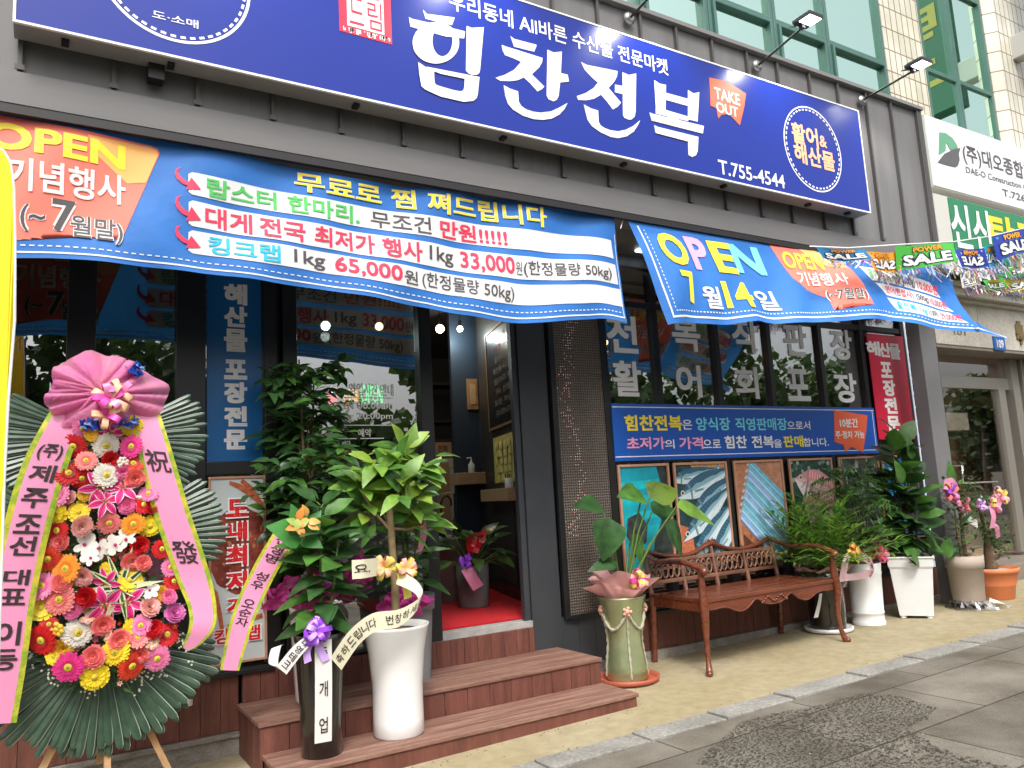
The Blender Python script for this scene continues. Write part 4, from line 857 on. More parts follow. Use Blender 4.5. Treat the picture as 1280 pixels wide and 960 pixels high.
# yellow feather flag at the very left edge
yf = thing('feather_flag', 'tall yellow feather flag standing at the left edge', 'flag', (-.45, -1.6, gz(-.4)))
py = [(17, 400), (17.5, 300), (16, 235), (12, 205), (4, 190), (-12, 182), (-40, 185), (-60, 230), (-60, 640), (-50, 880), (-6, 880), (1, 700), (4, 600), (9, 500)]
mb = MB(); P = [onY(p[0], p[1], -1.6) for p in py]; mb.prism([Vector((p.x, -1.6 - .01 * math.sin(p.z * 5), p.z)) for p in P], (0, .004, 0)); mb.build('cloth', M('flag_yellow_cloth', (.85, .70, .01), .6, transl=.15), yf)
mb = MB(); e = [onY(x, y, -1.605) for x, y in ((-4, 880), (2.5, 700), (5.5, 600), (10.5, 500), (18.5, 400), (19, 300), (17.5, 235), (13, 203), (4, 188), (-14, 180))]; mb.tube(e, .006, 6); mb.build('edge_sleeve', M('cord_white', (.7, .7, .7), .7), yf)
mb = MB(); a = onY(-45, 880, -1.6); mb.tube([(a.x, -1.58, gz(a.x) + .02), (a.x, -1.58, 2.6)], .012, 8); mb.lathe((a.x, -1.58, gz(a.x)), [(.18, 0), (.18, .05), (.05, .09), (.03, .12)], 20); mb.build('pole', m_lampb, yf)

# ================================================================== POSTERS on the glass
def poster(name, lab, cat, x0, x1, z0, z1, y=-.012, th=.006, mat_=None, group=None):
    t = thing(name, lab, cat, ((x0 + x1) / 2, y, z0), group)
    b = MB(); b.box(x0, x1, y - th, y, z0, z1); b.build('sheet', mat_, t); return t
m_pb = M('poster_blue', (.006, .125, .36), .35, var=.06, vs=2)
t = poster('blue_poster', 'tall blue poster with white vertical Korean lettering on the left window', 'poster', .937, 1.290, 1.672, 2.98, .0255, .005, m_pb)
mb = MB()
for ch, y0, y1 in (('해', 356, 380), ('산', 384, 408), ('물', 412, 439), ('포', 450, 474), ('장', 478, 504), ('전', 508, 533), ('문', 537, 562)):
    ptxt(mb, ch, 0, .019, (280, y1), (309, y0), .045)
mb.build('lettering', m_vinyl, t)
t = poster('red_poster', 'red poster with white Korean lettering beside the light strip', 'poster', 7.93, 8.605, 1.742, 2.936, -.0225, .005, M('poster_red', (.62, .012, .05), .4))
mb = MB(); yr = -.0295
def z5(p): return (1100 + p[0] / 5.333, 380 + p[1] / 5.333)
for ch, bl, tr in (('해', (1084, 444), (1099, 427)), ('산', (1100, 446), (1112, 429)), ('물', (1113, 449), (1124, 430)), ('포', (1102, 472), (1114, 453)), ('장', (1105, 495), (1118, 475)), ('전', (1107, 517), (1120, 497)), ('문', (1110, 540), (1124, 520))): ptxt(mb, ch, 0, yr, bl, tr, .04)
mb.build('lettering', m_vinyl, t)
t = poster('blue_strip_banner', 'wide blue notice strip across the right windows with an orange parking flash', 'notice', 4.235, 7.906, 1.592, 2.092, -.0145, .008, M('strip_blue', (.008, .085, .42), .4, var=.05, vs=1))
mb = MB(); yS = -.0245
for z in (1.625, 2.058): mb.box(4.24, 7.90, yS, -.0227, z, z + .008)
mb.box(7.865, 7.873, yS, -.0227, 1.634, 2.057); mb.build('printed_line', m_sw, t)
sq = lambda p: (760 + p[0] / 3.657, 500 + p[1] / 3.657)
for st, col_, bl, tr, bd in (('힘찬전복', m_py, (78, 142), (335, 70), .03), ('은', m_sw, (342, 135), (383, 90), .01), ('양식장', m_ltc, (405, 140), (556, 80), .02), ('직영판매장', m_ltc, (585, 140), (815, 82), .02), ('으로서', m_sw, (822, 137), (922, 96), .012),
                             ('초저가', m_pp, (88, 228), (258, 168), .025), ('의', m_sw, (263, 222), (302, 180), .01), ('가격', m_pp, (328, 226), (432, 168), .025), ('으로', m_sw, (437, 220), (514, 180), .012), ('힘찬', m_sw, (536, 222), (632, 162), .022), ('전복', m_sw, (660, 220), (755, 162), .022), ('을', m_sw, (760, 218), (793, 180), .012), ('판매', m_py, (805, 217), (890, 162), .025), ('합니다.', m_sw, (895, 214), (1006, 172), .014)):
    mb = MB(); ptxt(mb, st, 0, yS - .002, sq(bl), sq(tr), bd); mb.build('lettering', col_, t)
mb = MB(); mb.prism([Vector((v.x, yS - .003, v.z)) for v in (onY(*sq(p), yS) for p in ((1032, 45), (1185, 70), (1180, 140), (1165, 238), (1112, 215), (1085, 238), (1075, 205), (1035, 192)))], (0, .003, 0)); fo = mb.build('flash', m_or, t)
mb = MB(); ptxt(mb, '10분간', 0, yS - .0055, sq((1062, 125)), sq((1140, 84)), .025); ptxt(mb, '주·정차 가능', 0, yS - .0055, sq((1042, 177)), sq((1170, 140)), .02); mb.build('lettering', m_sw, fo)
# ================================================================== WOODEN STEPS
st = thing('wooden_steps', 'weathered red stained wooden steps up to the open door', 'steps', (2.3, -.5, -.11))
Z1, Z2, Z3 = -.013, .157, .339
def step(x0, x1, y0, y1, ztop, zbot, wdt, over=.012):
    b = MB(); n_ = 3 if y1 - y0 > .3 else 2; yy = [y0 + (y1 - y0) * i / n_ for i in range(n_ + 1)]
    for a, c in zip(yy[:-1], yy[1:]): b.box(x0 - over, x1 + over, a - (over if a == y0 else 0), c - .004, ztop - .026, ztop)
    tr = b.build('tread', m_redtop, st, bevel=.004)
    sc_ = MB(); x = x0 + .12
    while x < x1 - .05:
        for a, c in zip(yy[:-1], yy[1:]): sc_.lathe((x + R.uniform(-.01, .01), (a + c) / 2 + R.uniform(-.015, .015), ztop + .0004), [(.0045, 0), (.001, .0006)], 8)
        x += .40
    sc_.build('screw_heads', M('screw_dark', (.05, .045, .04), .5, metal=.6), tr)
    b = MB(); x = x0
    while x < x1 - .01:
        xe = min(x1, x + wdt); b.box(x + .0015, xe - .0015, y0 - R.uniform(0, .002), y0 + .02, zbot, ztop - .0265); x = xe
    b.build('riser', m_red, st, bevel=.002)
    return tr
step(1.135, 3.51, -.975, -.578, Z1, -.22, 2.6)
step(1.12, 3.525, -.57, -.002, Z2, Z1 - .03, .165)
b = MB(); x = 1.14
while x < 3.31: b.box(x + .0015, min(x + .112, 3.318) - .0015, -.028 - R.uniform(0, .003), .0, Z2 + .0005, Z3 - .002); x += .112
b.build('riser', m_red, st, bevel=.002)
b = MB()
for i in range(4): b.box(1.118, 1.134, -.568 + i * .14 + .001, -.568 + (i + 1) * .14 - .001, -.25, Z2 - .027)
for i in range(4): b.box(3.512, 3.524, -.568 + i * .14 + .001, -.568 + (i + 1) * .14 - .001, Z1 - .02, Z2 - .027)
for i in range(3): b.box(1.138, 1.15, -.97 + i * .13, -.97 + i * .13 + .128, -.25, Z1 - .027); b.box(3.498, 3.512, -.97 + i * .13, -.97 + i * .13 + .128, -.2, Z1 - .027)
b.build('side_boards', m_red, st, bevel=.002)

# ================================================================== BENCH
m_bw_ = M('bench_wood', (.175, .047, .021), .28, vs=4, col2=(.11, .027, .013), coat=.35, stretch=(.6, 5, 5))
m_bw2 = M('bench_back_wood', (.27, .135, .085), .38, vs=5, col2=(.09, .035, .022), coat=.15)
bx0, bx1, byf, byb = 4.445, 6.02, -.715, -.10
bench = thing('carved_bench', 'carved reddish brown wooden bench with ringed backrest in front of the fish posters', 'bench', (5.23, -.4, gz(5.2)))
SZ = .475
b = MB()
for i in range(6):
    y0 = byf + .02 + i * .098; b.box(bx0 + .03, bx1 - .03, y0, y0 + .093, SZ - .028, SZ - .004 * abs(i - 2.5) / 2.5 - .001)
b.box(bx0, bx1, byf - .012, byf + .018, SZ - .03, SZ + .002); b.box(bx0 - .005, bx0 + .028, byf + .0185, byb, SZ - .03, SZ + .001); b.box(bx1 - .028, bx1 + .005, byf + .0185, byb, SZ - .03, SZ + .001)
b.build('seat', m_bw_, bench, bevel=.004)
def scallop(x0, x1, y, zt, amp, drop):
    b = MB(); N_ = 60; top = []; bot = []
    for i in range(N_ + 1):
        t = i / N_; x = x0 + (x1 - x0) * t; c = abs(t - .5) * 2
        z = zt - drop * (.62 - .22 * math.cos(c * math.pi * 2) + .42 * max(0, 1 - c * 5) - .30 * math.exp(-((c - .28) / .07) ** 2) + .12 * math.sin(c * 15))
        top.append(Vector((x, y, zt))); bot.append(Vector((x, y, z)))
    v = top + bot; f = [(i, i + 1, N_ + 2 + i, N_ + 1 + i) for i in range(N_)]; v2 = [p + Vector((0, .022, 0)) for p in v]
    b.add(v, f); b.add(v2, [tuple(reversed(q)) for q in f]); b.add(bot + [p + Vector((0, .022, 0)) for p in bot], [(i, i + 1, N_ + 2 + i, N_ + 1 + i) for i in range(N_)])
    b.tube([p + Vector((0, -.003, .004)) for p in bot], .006, 6)
    return b
a_ = scallop(bx0 + .03, bx1 - .03, byf - .002, SZ - .031, .03, .11); ap = a_.build('apron', m_bw_, bench)
b = MB(); ctr = (bx0 + bx1) / 2
for k in range(-7, 8): b.ball((ctr + k * .021, byf - .008, SZ - .075 - .02 * math.cos(k * .9)), .011, 0, 8)
b.build('carving', m_bw_, ap)
b = MB(); b.box(bx0 + .0, bx0 + .02, byf + .03, byb - .02, SZ - .10, SZ - .0305); b.box(bx1 - .02, bx1, byf + .03, byb - .02, SZ - .10, SZ - .0305); b.box(bx0 + .03, bx1 - .03, byb - .02, byb, SZ - .09, SZ - .0305); b.build('side_rail', m_bw_, bench)
for x in (bx0, bx1):                                   # cabriole front legs rise through to the arm
    g = gz(x); s_ = -1 if x == bx0 else 1; b = MB()
    zs = [0, .012, .035, .10, .22, .34, .43, .50, .56, .64, .70]; ra = [.020, .030, .026, .019, .022, .031, .036, .034, .030, .024, .026]; ox = [.035, .032, .022, .008, .0, .006, .012, .006, 0, 0, 0]; oy = [-.035, -.032, -.022, -.006, .004, -.006, -.014, -.006, 0, .0, 0]
    b.tube([(x + s_ * ox[i], byf + oy[i], g + zs[i] * (SZ + .22 - g) / .70) for i in range(len(zs))], ra, 10)
    b.ball((x + s_ * .04, byf - .042, g + .016), .026, 0, 10); b.build('leg', m_bw_, bench)
for x in (bx0 + .01, bx1 - .01):
    g = gz(x); b = MB(); b.tube([(x, byb + .025, g), (x, byb + .01, g + .2), (x, byb - .01, SZ - .03)], [.026, .027, .03], 8); b.build('leg', m_bw_, bench)
BT = .80
def ylean(z): return byb + .0 + (z - SZ) * .16
xu = [bx0 + .01, bx0 + .40, ctr, bx1 - .40, bx1 - .01]
for x in xu:
    b = MB(); zt_ = .78 if x != ctr else .80; b.tube([(x, ylean(SZ - .02), SZ - .02), (x, ylean(.65), .65), (x, ylean(zt_), zt_)], [.024, .020, .021], 8, flat=.7); b.build('back_post', m_bw2, bench)
for z in (.555, .725):
    b = MB(); b.box(bx0 + .03, bx1 - .03, ylean(z) - .012, ylean(z) + .010, z - .016, z + .016); b.build('back_rail', m_bw2, bench, bevel=.004)
k_ = 0
for a, c in zip(xu[:-1], xu[1:]):
    b = MB(); n_ = 5
    for i in range(n_):
        cx_ = a + .03 + (c - a - .06) * (i + .5) / n_; ry_ = .061; rx_ = .030
        b.tube([(cx_ + rx_ * math.cos(q * math.pi / 8), ylean(.64) + .004 * (i % 2), .64 + ry_ * math.sin(q * math.pi / 8)) for q in range(17)], .0085, 6, cap=False)
        b.ball((cx_ + (c - a - .06) / n_ / 2, ylean(.64), .64), .013, 0, 8)
    b.tube([(a + .022, ylean(.64), .64), (a + .03 + .01, ylean(.64), .64)], .008, 6)
    b.build('ring_panel', m_bw2, bench)
crest = []; N_ = 48
for i in range(N_ + 1):
    t = i / N_; c = abs(t - .5) * 2; x = bx0 + (bx1 - bx0) * t; z = .795 - .045 * math.sin(math.pi * min(1, c * 1.05)) ** 1.4 + .035 * math.exp(-(c / .16) ** 2) + .02 * math.exp(-((c - 1) / .15) ** 2)
    crest.append(Vector((x, ylean(z), z)))
b = MB(); b.tube(crest, [.024 + .012 * math.exp(-((i / N_ - .5) / .06) ** 2) for i in range(N_ + 1)], 8, flat=.75)
for s_ in (-1, 1): b.tube([(ctr + s_ * (.03 + .03 * math.cos(q * .6)), ylean(.83) - .012, .835 + .022 * math.sin(q * .6)) for q in range(10)], .011, 6)
b.build('crest_rail', m_bw_, bench)
for x in (bx0, bx1):
    s_ = -1 if x == bx0 else 1; b = MB(); pth = []
    for i in range(15):
        t = i / 14; pth.append(Vector((x + s_ * .03 * math.sin(math.pi * t), ylean(.81) * (1 - t) + (byf - .03) * t, .815 - .115 * t ** .8 - .025 * math.sin(2 * math.pi * t))))
    b.tube(pth, [.024 + .006 * t_ / 14 for t_ in range(15)], 9, flat=.8); b.ball(pth[-1] + Vector((0, -.005, -.012)), .034, 0, 10); b.build('armrest', m_bw_, bench)

# ================================================================== PLANT KIT
m_soil = M('soil', (.16, .10, .055), .95, var=.5, vs=40, bump=.8, bs=90)
m_lgd = M('leaf_dark', (.032, .085, .024), .33, var=.6, vs=9, transl=.2, coat=.05); m_lgm = M('leaf_mid', (.065, .165, .030), .36, var=.55, vs=9, transl=.26); m_lgb = M('leaf_bright', (.16, .30, .045), .4, var=.5, vs=10, transl=.32)
m_lgy = M('leaf_yellowgreen', (.22, .33, .045), .38, var=.3, vs=8, transl=.25)
m_stem = M('stem_green', (.09, .16, .03), .5); m_trunk = M('trunk_tan', (.27, .19, .10), .8, var=.3, vs=14, bump=.4); m_trd = M('trunk_brown', (.13, .085, .05), .85, var=.3, vs=20, bump=.5)
m_wpot = M('white_ceramic', (.76, .755, .74), .25, coat=.3, var=.05, vs=2.5); m_bpot = M('black_ceramic', (.014, .011, .010), .14, coat=.5); m_gpot = M('grey_plastic', (.20, .205, .21), .5, var=.06)
m_rw = M('ribbon_white', (.76, .74, .72), .45, transl=.1); m_rp = M('ribbon_pink', (.80, .30, .50), .42, transl=.1); m_gold = M('ribbon_gold', (.70, .58, .06), .28, metal=.15, vs=16, col2=(.18, .36, .03)); m_rcream = M('ribbon_cream', (.72, .68, .50), .5, transl=.1)
m_ink = M('ribbon_ink', (.03, .015, .015), .7); m_pur = M('bow_purple', (.28, .06, .62), .28); m_pur2 = M('bow_lilac', (.58, .36, .80), .3); m_mag = M('tulle_magenta', (.62, .06, .36), .5, var=.2, vs=18, transl=.35); m_pnk2 = M('tulle_pink', (.85, .33, .50), .5, var=.2, vs=18, transl=.3); m_yel2 = M('tulle_yellow', (.80, .68, .14), .5, var=.2, transl=.3); m_lime = M('tulle_lime', (.42, .55, .14), .5, transl=.3)
GAv = 2.39996
def rd(rng, el):
    a = rng.uniform(0, 2 * math.pi); return Vector((math.cos(a) * math.cos(el), math.sin(a) * math.cos(el), math.sin(el)))
def spiral(b, base, top, n, L, W, e0, e1, mis, rng, droop=.25, fold=.18, az0=0.0, grow=(1, 1), segs=5, tip=1.0, stalk=.03):
    base, top = Vector(base), Vector(top)
    for i in range(n):
        t = (i + .5) / n; p = base.lerp(top, t); az = az0 + i * GAv + rng.uniform(-.35, .35); el = e0 + (e1 - e0) * t + rng.uniform(-.18, .18)
        d = Vector((math.cos(az) * math.cos(el), math.sin(az) * math.cos(el), math.sin(el))); s_ = (grow[0] + (grow[1] - grow[0]) * t) * rng.uniform(.82, 1.15)
        q = p + d * stalk; b.tube([p, q], .004, 4, len(mis), cap=False)
        b.leaf(q, d, (rng.uniform(-.35, .35), rng.uniform(-.95, -.05), 1), L * s_, W * s_, fold, droop * rng.uniform(.5, 1.4), segs, .85, rng.choice(mis) if 0 else mis[rng.randrange(len(mis))] , tip)
def bow(b, c, r, mis, n, rng, face=(0, -1, .15)):
    c = Vector(c); f = Vector(face).normalized(); s_ = f.cross(Vector((0, 0, 1))).normalized(); u = s_.cross(f)
    for i in range(n):
        a = 2 * math.pi * i / n + rng.uniform(-.2, .2); tilt = rng.uniform(.1, .95); d = (s_ * math.cos(a) + u * math.sin(a)) * math.cos(tilt) + f * math.sin(tilt); w_ = d.cross(f); w_ = w_.normalized() if w_.length > .05 else s_
        nn = w_.cross(d).normalized(); rr_ = r * rng.uniform(.75, 1.1); hw = r * .17; pts = []
        for k in range(9):
            t = k / 8; ang = t * 2 * math.pi; pts.append(c + d * (rr_ * .5 * (1 - math.cos(ang))) + nn * (rr_ * .26 * math.sin(ang)))
        vs = []
        for p in pts: vs += [p - w_ * hw, p + w_ * hw]
        b.add(vs, [(2 * k, 2 * k + 1, 2 * k + 3, 2 * k + 2) for k in range(8)], mis[i % len(mis)], True)
def ruffle(b, c, r0, r1, h, mis, rng, waves=9, n=54, amp=.22):
    c = Vector(c); V = []
    for j in range(5):
        t = j / 4
        for i in range(n):
            a = 2 * math.pi * i / n; r = r0 + (r1 - r0) * t; r *= 1 + amp * t * math.sin(waves * a + 1.3 * t) + .06 * t * math.sin(23 * a)
            V.append(c + Vector((math.cos(a) * r, math.sin(a) * r, h * t + h * .25 * t * math.sin(waves * a * .5 + 2))))
    for j in range(4):
        b.add(V[j * n:(j + 2) * n], [(i, (i + 1) % n, n + (i + 1) % n, n + i) for i in range(n)], mis[j % len(mis)], True)
def tulle(b, c, sx_, sz_, mi, rng, face=(0, -1, 0), n=44):
    """crumpled puff of net fabric"""
    c = Vector(c); k = 9; V = []; p1, p2, p3 = rng.uniform(0, 6), rng.uniform(0, 6), rng.uniform(0, 6)
    for j in range(k):
        t = j / (k - 1)
        for i in range(n):
            a = 2 * math.pi * i / n; w_ = 1 + .20 * math.sin(a * 3 + p1) + .12 * math.sin(a * 7 + p2) + .05 * math.sin(a * 13)
            V.append(c + Vector((math.cos(a) * sx_ * t * w_ + rng.uniform(-.008, .008), -.07 * (1 - t * t) - .035 * math.sin(a * 9 + t * 5 + p3) * t + rng.uniform(-.012, .012), math.sin(a) * sz_ * t * w_ + .02 * math.sin(t * 9 + a * 4) + rng.uniform(-.006, .006))))
    for j in range(k - 1): b.add(V[j * n:(j + 2) * n], [(i, (i + 1) % n, n + (i + 1) % n, n + i) for i in range(n)], mi, True)
def vtext(b, fn, chars, l0, l1, mi=0, a0=.28, a1=.72, bold=.01, lift=.003, gap=.12):
    """characters stacked along a ribbon"""
    n = len(chars); st_ = (l1 - l0) / n
    for i, ch in enumerate(chars):
        if ch == ' ': continue
        lo = l0 + i * st_ + st_ * gap * .5; hi = l0 + (i + 1) * st_ - st_ * gap * .5
        txt(b, ch, mi, lambda u, v: fn(u, -v, lift), a0, -hi, a1, -lo, bold, [a0 + (a1 - a0) * k / 4 for k in range(1, 4)], [-(lo + (hi - lo) * k / 4) for k in range(1, 4)])
def soil(par, c, r, z, mat_=None, sq_=False):
    b = MB(); b.lathe((c[0], c[1], z), [(r, -.015), (r * .7, .0), (.001, .008)], 24 if not sq_ else 4, 0, rot=math.pi / 4 if sq_ else 0, smooth=not sq_); return b.build('soil', mat_ or m_soil, par)
rp = random.Random(21)

# ---- A: tall slender tree in a white pot on the second step
Ap = Vector((1.50, -.30, Z2))
pa = thing('potted_tree', 'tall bushy dark green tree standing by the door behind the black pot', 'potted plant', Ap)
b = MB(); b.lathe(Ap, [(.085, 0), (.10, .02), (.13, .56), (.14, .60), (.128, .60), (.12, .55)], 28); b.build('pot', m_wpot, pa); soil(pa, Ap, .12, Z2 + .56)
b = MB()
tops = [(1.44, -.34, 2.30), (1.56, -.26, 2.18), (1.50, -.30, 1.95)]
for t_ in tops: b.tube([Ap + Vector((0, 0, .55)), Vector(t_) * .5 + (Ap + Vector((0, 0, .7))) * .5, t_], [.016, .012, .005], 7)
b.build('trunk', m_trd, pa)
b = MB()
for i in range(128):
    t = rp.random() ** .9; z = 1.0 + t * 1.34; rmax = .44 * (1 - .45 * abs(t - .45) * 1.6); a = i * GAv + rp.uniform(-.4, .4)
    ax = Vector((1.50 + rp.uniform(-.05, .05), -.30, z - .10)); d = Vector((math.cos(a), math.sin(a), rp.uniform(.15, .7))).normalized(); Lb = rmax * rp.uniform(.6, 1.05)
    tip_ = ax + d * Lb + Vector((0, 0, -.06)); mid = ax.lerp(tip_, .55) + Vector((0, 0, .04)); b.tube([ax, mid, tip_], [.004, .003, .002], 4, 2, cap=False)
    for k in range(9):
        q = (ax.lerp(mid, k / 4.5) if k < 4.5 else mid.lerp(tip_, (k - 4.5) / 4)); s_ = 1 if k % 2 else -1
        side = d.cross(Vector((0, 0, 1))).normalized(); ld = (side * s_ * rp.uniform(.6, 1) + d * rp.uniform(.4, 1) + Vector((0, 0, rp.uniform(-.5, .25)))).normalized()
        if k >= 2: b.leaf(q, ld, (rp.uniform(-.4, .4), rp.uniform(-1.1, -.1), 1), rp.uniform(.095, .15), rp.uniform(.045, .068), .15, rp.uniform(.15, .6), 4, .8, 1 if (rp.random() < .22) else 0)
b.build('foliage', [m_lgd, m_lgm, m_stem], pa)
b = MB(); tulle(b, (1.30, -.50, .84), .12, .085, 0, rp); tulle(b, (1.76, -.46, .95), .10, .085, 0, rp); tulle(b, (1.50, -.42, .82), .12, .09, 0, rp); b.build('net_wrap', m_mag, pa)
pth = [onY(360, 665, -.62), onY(338, 700, -.66), onY(315, 745, -.68), onY(300, 785, -.70), onY(287, 838, -.70)]
b = MB(); fn = ribbon(b, pth, [(.125, 0, -.07), (.125, 0, -.06), (.125, 0, -.05), (.12, 0, -.03), (.10, 0, -.02)], 0, 1); rb_ = b.build('ribbon', [m_rp, m_gold], pa)
b = MB(); vtext(b, fn, '신선생명 성우 오순자', .0, .72, 0, .24, .76, .012); b.build('lettering', m_ink, rb_)

# ---- B: rubber plant in the black pot
Bp = Vector((1.40, -.80, Z1)); hB = onY(392, 792, -.80).z - Z1
pb_ = thing('potted_rubber_plant', 'rubber plant in a tall glossy black pot with purple bow on the lower step', 'potted plant', Bp)
b = MB(); b.lathe(Bp, [(.100, 0), (.112, .012), (.118, hB * .4), (.140, hB * .93), (.150, hB), (.138, hB), (.125, hB * .9)], 36, sx=1.0, sy=.95); b.build('pot', m_bpot, pb_); soil(pb_, Bp, .125, Z1 + hB * .93)
b = MB(); b.tube([Bp + Vector((.0, 0, hB * .9)), Bp + Vector((.02, .02, .95)), Bp + Vector((.03, .04, 1.36))], [.012, .010, .006], 7); b.tube([Bp + Vector((.03, 0, hB * .9)), Bp + Vector((.08, -.02, .9)), Bp + Vector((.12, .0, 1.15))], [.009, .008, .004], 7); b.build('stem', m_stem, pb_)
b = MB(); spiral(b, Bp + Vector((0, 0, hB + .02)), Bp + Vector((.03, .04, 1.38)), 36, .245, .125, -.25, .75, [0, 0, 1], rp, .4, .12, .4, (1, .85), 6); spiral(b, Bp + Vector((.05, -.01, hB + .1)), Bp + Vector((.12, 0, 1.16)), 14, .23, .12, -.1, .7, [0, 1], rp, .4, .12, 1.9)
b.build('foliage', [m_lgd, m_lgm, m_stem], pb_)
b = MB()      # broad folded fan leaves near the top
for px_, py_, dx, dz, L_, W_ in ((362, 655, -.9, .45, .22, .19), (405, 655, .55, .9, .18, .13), (366, 645, -.3, 1, .20, .15), (421, 668, .4, -.2, .13, .11)):
    p = onY(378, 672, -.86); b.leaf(p, (dx, -.35, dz), (0, -1, .5), L_, W_, .1, .25, 6, .6, 0)
b.build('fan_leaf', M('leaf_fan_green', (.05, .20, .04), .35, var=.3, vs=9, transl=.2), pb_)
b = MB()
for k in range(10): a = k * .65; b.leaf(onY(376 + 8 * math.cos(k * 2.1), 652 + 7 * math.sin(k * 1.7), -.92), (math.cos(a), -.5, math.sin(a)), (0, -1, .3), .075, .045, .15, .3, 4, .8, k % 3)
b.build('foil_flower', [M('croton', (.55, .42, .06), .4, vs=30, col2=(.60, .20, .06)), m_lime, M('foil_orange', (.8, .25, .05), .4)], pb_)
b = MB(); bc = onY(394, 789, -.965); bow(b, bc, .085, [0, 0, 1], 26, rp); b.build('bow', [m_pur, m_pur2], pb_)
b = MB()
for pts_ in (((392, 800), (384, 815), (385, 828)), ((396, 800), (402, 815), (408, 826))): ribbon(b, [onY(x, y, -.97) for x, y in pts_], [(.04, 0, 0.01)] * 3, 0)
b.build('bow_tail', m_pur2, pb_)
b = MB(); fn = ribbon(b, [onY(404, 800, -.965), onY(404.5, 860, -.95), onY(404, 928, -.925)], [(.092, -.01, 0)] * 3); r_ = b.build('ribbon', m_rw, pb_)
b = MB(); vtext(b, fn, '축 개 업', .08, .88, 0, .25, .75, .01, .003, .1); b.build('lettering', m_ink, r_)
b = MB(); fn = ribbon(b, [onY(388, 798, -.975), onY(372, 813, -1.0), onY(352, 838, -1.0)], [(.045, 0, -.035), (.05, 0, -.045), (.05, 0, -.05)]); r_ = b.build('ribbon', m_rw, pb_)
b = MB(); vtext(b, fn, '대영테크', .12, .9, 0, .22, .78, .01); b.build('lettering', m_ink, r_)
b = MB(); ribbon(b, [onY(352, 838, -1.0), onY(342, 830, -.95), onY(345, 810, -.9), onY(350, 808, -.86)], [(.05, 0, -.05), (.055, .02, -.02), (.06, .03, .0), (.05, .03, .01)]); b.build('ribbon', m_rw, pb_)

# ---- C: white conical pot with bright green crown
Cp = Vector((1.89, -.73, Z1)); hC = onY(490, 781, -.73).z - Z1; mc_ = mpp(Cp)
pc_ = thing('potted_tree', 'bright green tree with bare trunk in tall white ceramic pot on lower step', 'potted plant', Cp)
b = MB(); b.lathe(Cp, [(.142, 0), (.152, .01), (.150, hC * .15), (.150, hC * .45), (.168, hC * .75), (.196, hC * .97), (.203, hC), (.190, hC), (.17, hC * .9)], 44); b.build('pot', m_wpot, pc_); soil(pc_, Cp, .178, Z1 + hC * .955)
top = onY(487, 640, -.73)
b = MB(); b.tube([Cp + Vector((0, 0, hC * .9)), Vector((Cp.x + .005, Cp.y, .85)), top, top + Vector((.0, .02, .18))], [.027, .024, .021, .012], 9)
br_ = []
for px_, py_ in ((455, 640), (470, 620), (515, 640), (530, 655), (500, 610), (480, 600), (520, 612), (450, 612)):
    e = onY(px_, py_, -.73 + rp.uniform(-.14, .14)); s_ = top + Vector((0, 0, rp.uniform(-.12, .10))); b.tube([s_, s_.lerp(e, .5) + Vector((0, 0, -.02)), e], [.011, .008, .005], 6); br_.append(e)
b.build('trunk', m_trunk, pc_)
b = MB()
for e in br_ + [top + Vector((0, .02, .2)), onY(495, 585, -.75), onY(470, 590, -.8), onY(525, 595, -.7), onY(505, 570, -.7)]:
    for k in range(14):
        d = rd(rp, rp.uniform(-.35, 1.1)); b.leaf(e + d * .02 + Vector((0, 0, rp.uniform(-.05, .06))), d, (rp.uniform(-.3, .3), rp.uniform(-1.3, -.3), .9), rp.uniform(.15, .22), rp.uniform(.078, .108), .16, rp.uniform(.1, .5), 5, .8, rp.choice([0, 0, 2, 2, 1]))
for px_, py_, dx, dz in ((520, 660, 1, -.4), (440, 585, -1, .2), (545, 570, 1, .2), (470, 655, -.6, -.5), (515, 670, .9, -.5)): b.leaf(onY(px_, py_, -.8), (dx, -.2, dz), (0, -.4, 1), .17, .07, .15, .3, 5, .8, 1)
b.build('foliage', [m_lgb, m_lgm, m_lgy], pc_)
m_b1 = M('bow_pink_yellow', (.82, .30, .38), .3, vs=30, col2=(.85, .58, .12))
b = MB(); bow(b, onY(478, 708, -.86), .085, [0, 0, 1], 14, rp); bow(b, onY(505, 712, -.86), .08, [0, 1, 0], 12, rp); ribbon(b, [onY(500, 715, -.87), onY(508, 735, -.88), onY(510, 748, -.87)], [(.05, 0, .01)] * 3, 1); b.build('bow', [m_b1, m_yel2], pc_)
b = MB(); fn = ribbon(b, [onY(497, 722, -.86), onY(520, 734, -.98), onY(525, 752, -1.04), onY(500, 772, -1.05), onY(468, 778, -1.03), onY(443, 797, -1.0), onY(420, 830, -.96)], [(.03, .02, .07), (.02, .03, .075), (.03, 0, .075), (.01, 0, .095), (-.02, 0, .10), (-.055, 0, .08), (-.06, 0, .075)]); r_ = b.build('ribbon', m_rcream, pc_)
b = MB(); st_ = '축하드립니다 번창하세요'
for i, ch in enumerate(st_):
    if ch == ' ': continue
    l1_ = .97 - i * .058; txt(b, ch, 0, lambda u, v: fn(.5 + (v - .5), u, .004), l1_ - .050, .25, l1_, .75, .008) if 0 else txt(b, ch, 0, lambda u, v: fn(1 - v if 0 else v, 1 - u, .004), 1 - l1_, .24, 1 - l1_ + .048, .76, .008, [1 - l1_ + .024])
b.build('lettering', m_ink, r_)
b = MB(); fn = ribbon(b, [onY(474, 708, -.9), onY(455, 711, -.98), onY(440, 712, -.97)], [(.0, 0, .10), (.0, 0, .105), (0, 0, .105)]); r_ = b.build('ribbon', m_rcream, pc_)
b = MB(); txt(b, '요.', 0, lambda u, v: fn(v, 1 - u, .004), .08, .3, .55, .75, .01); b.build('lettering', m_ink, r_)

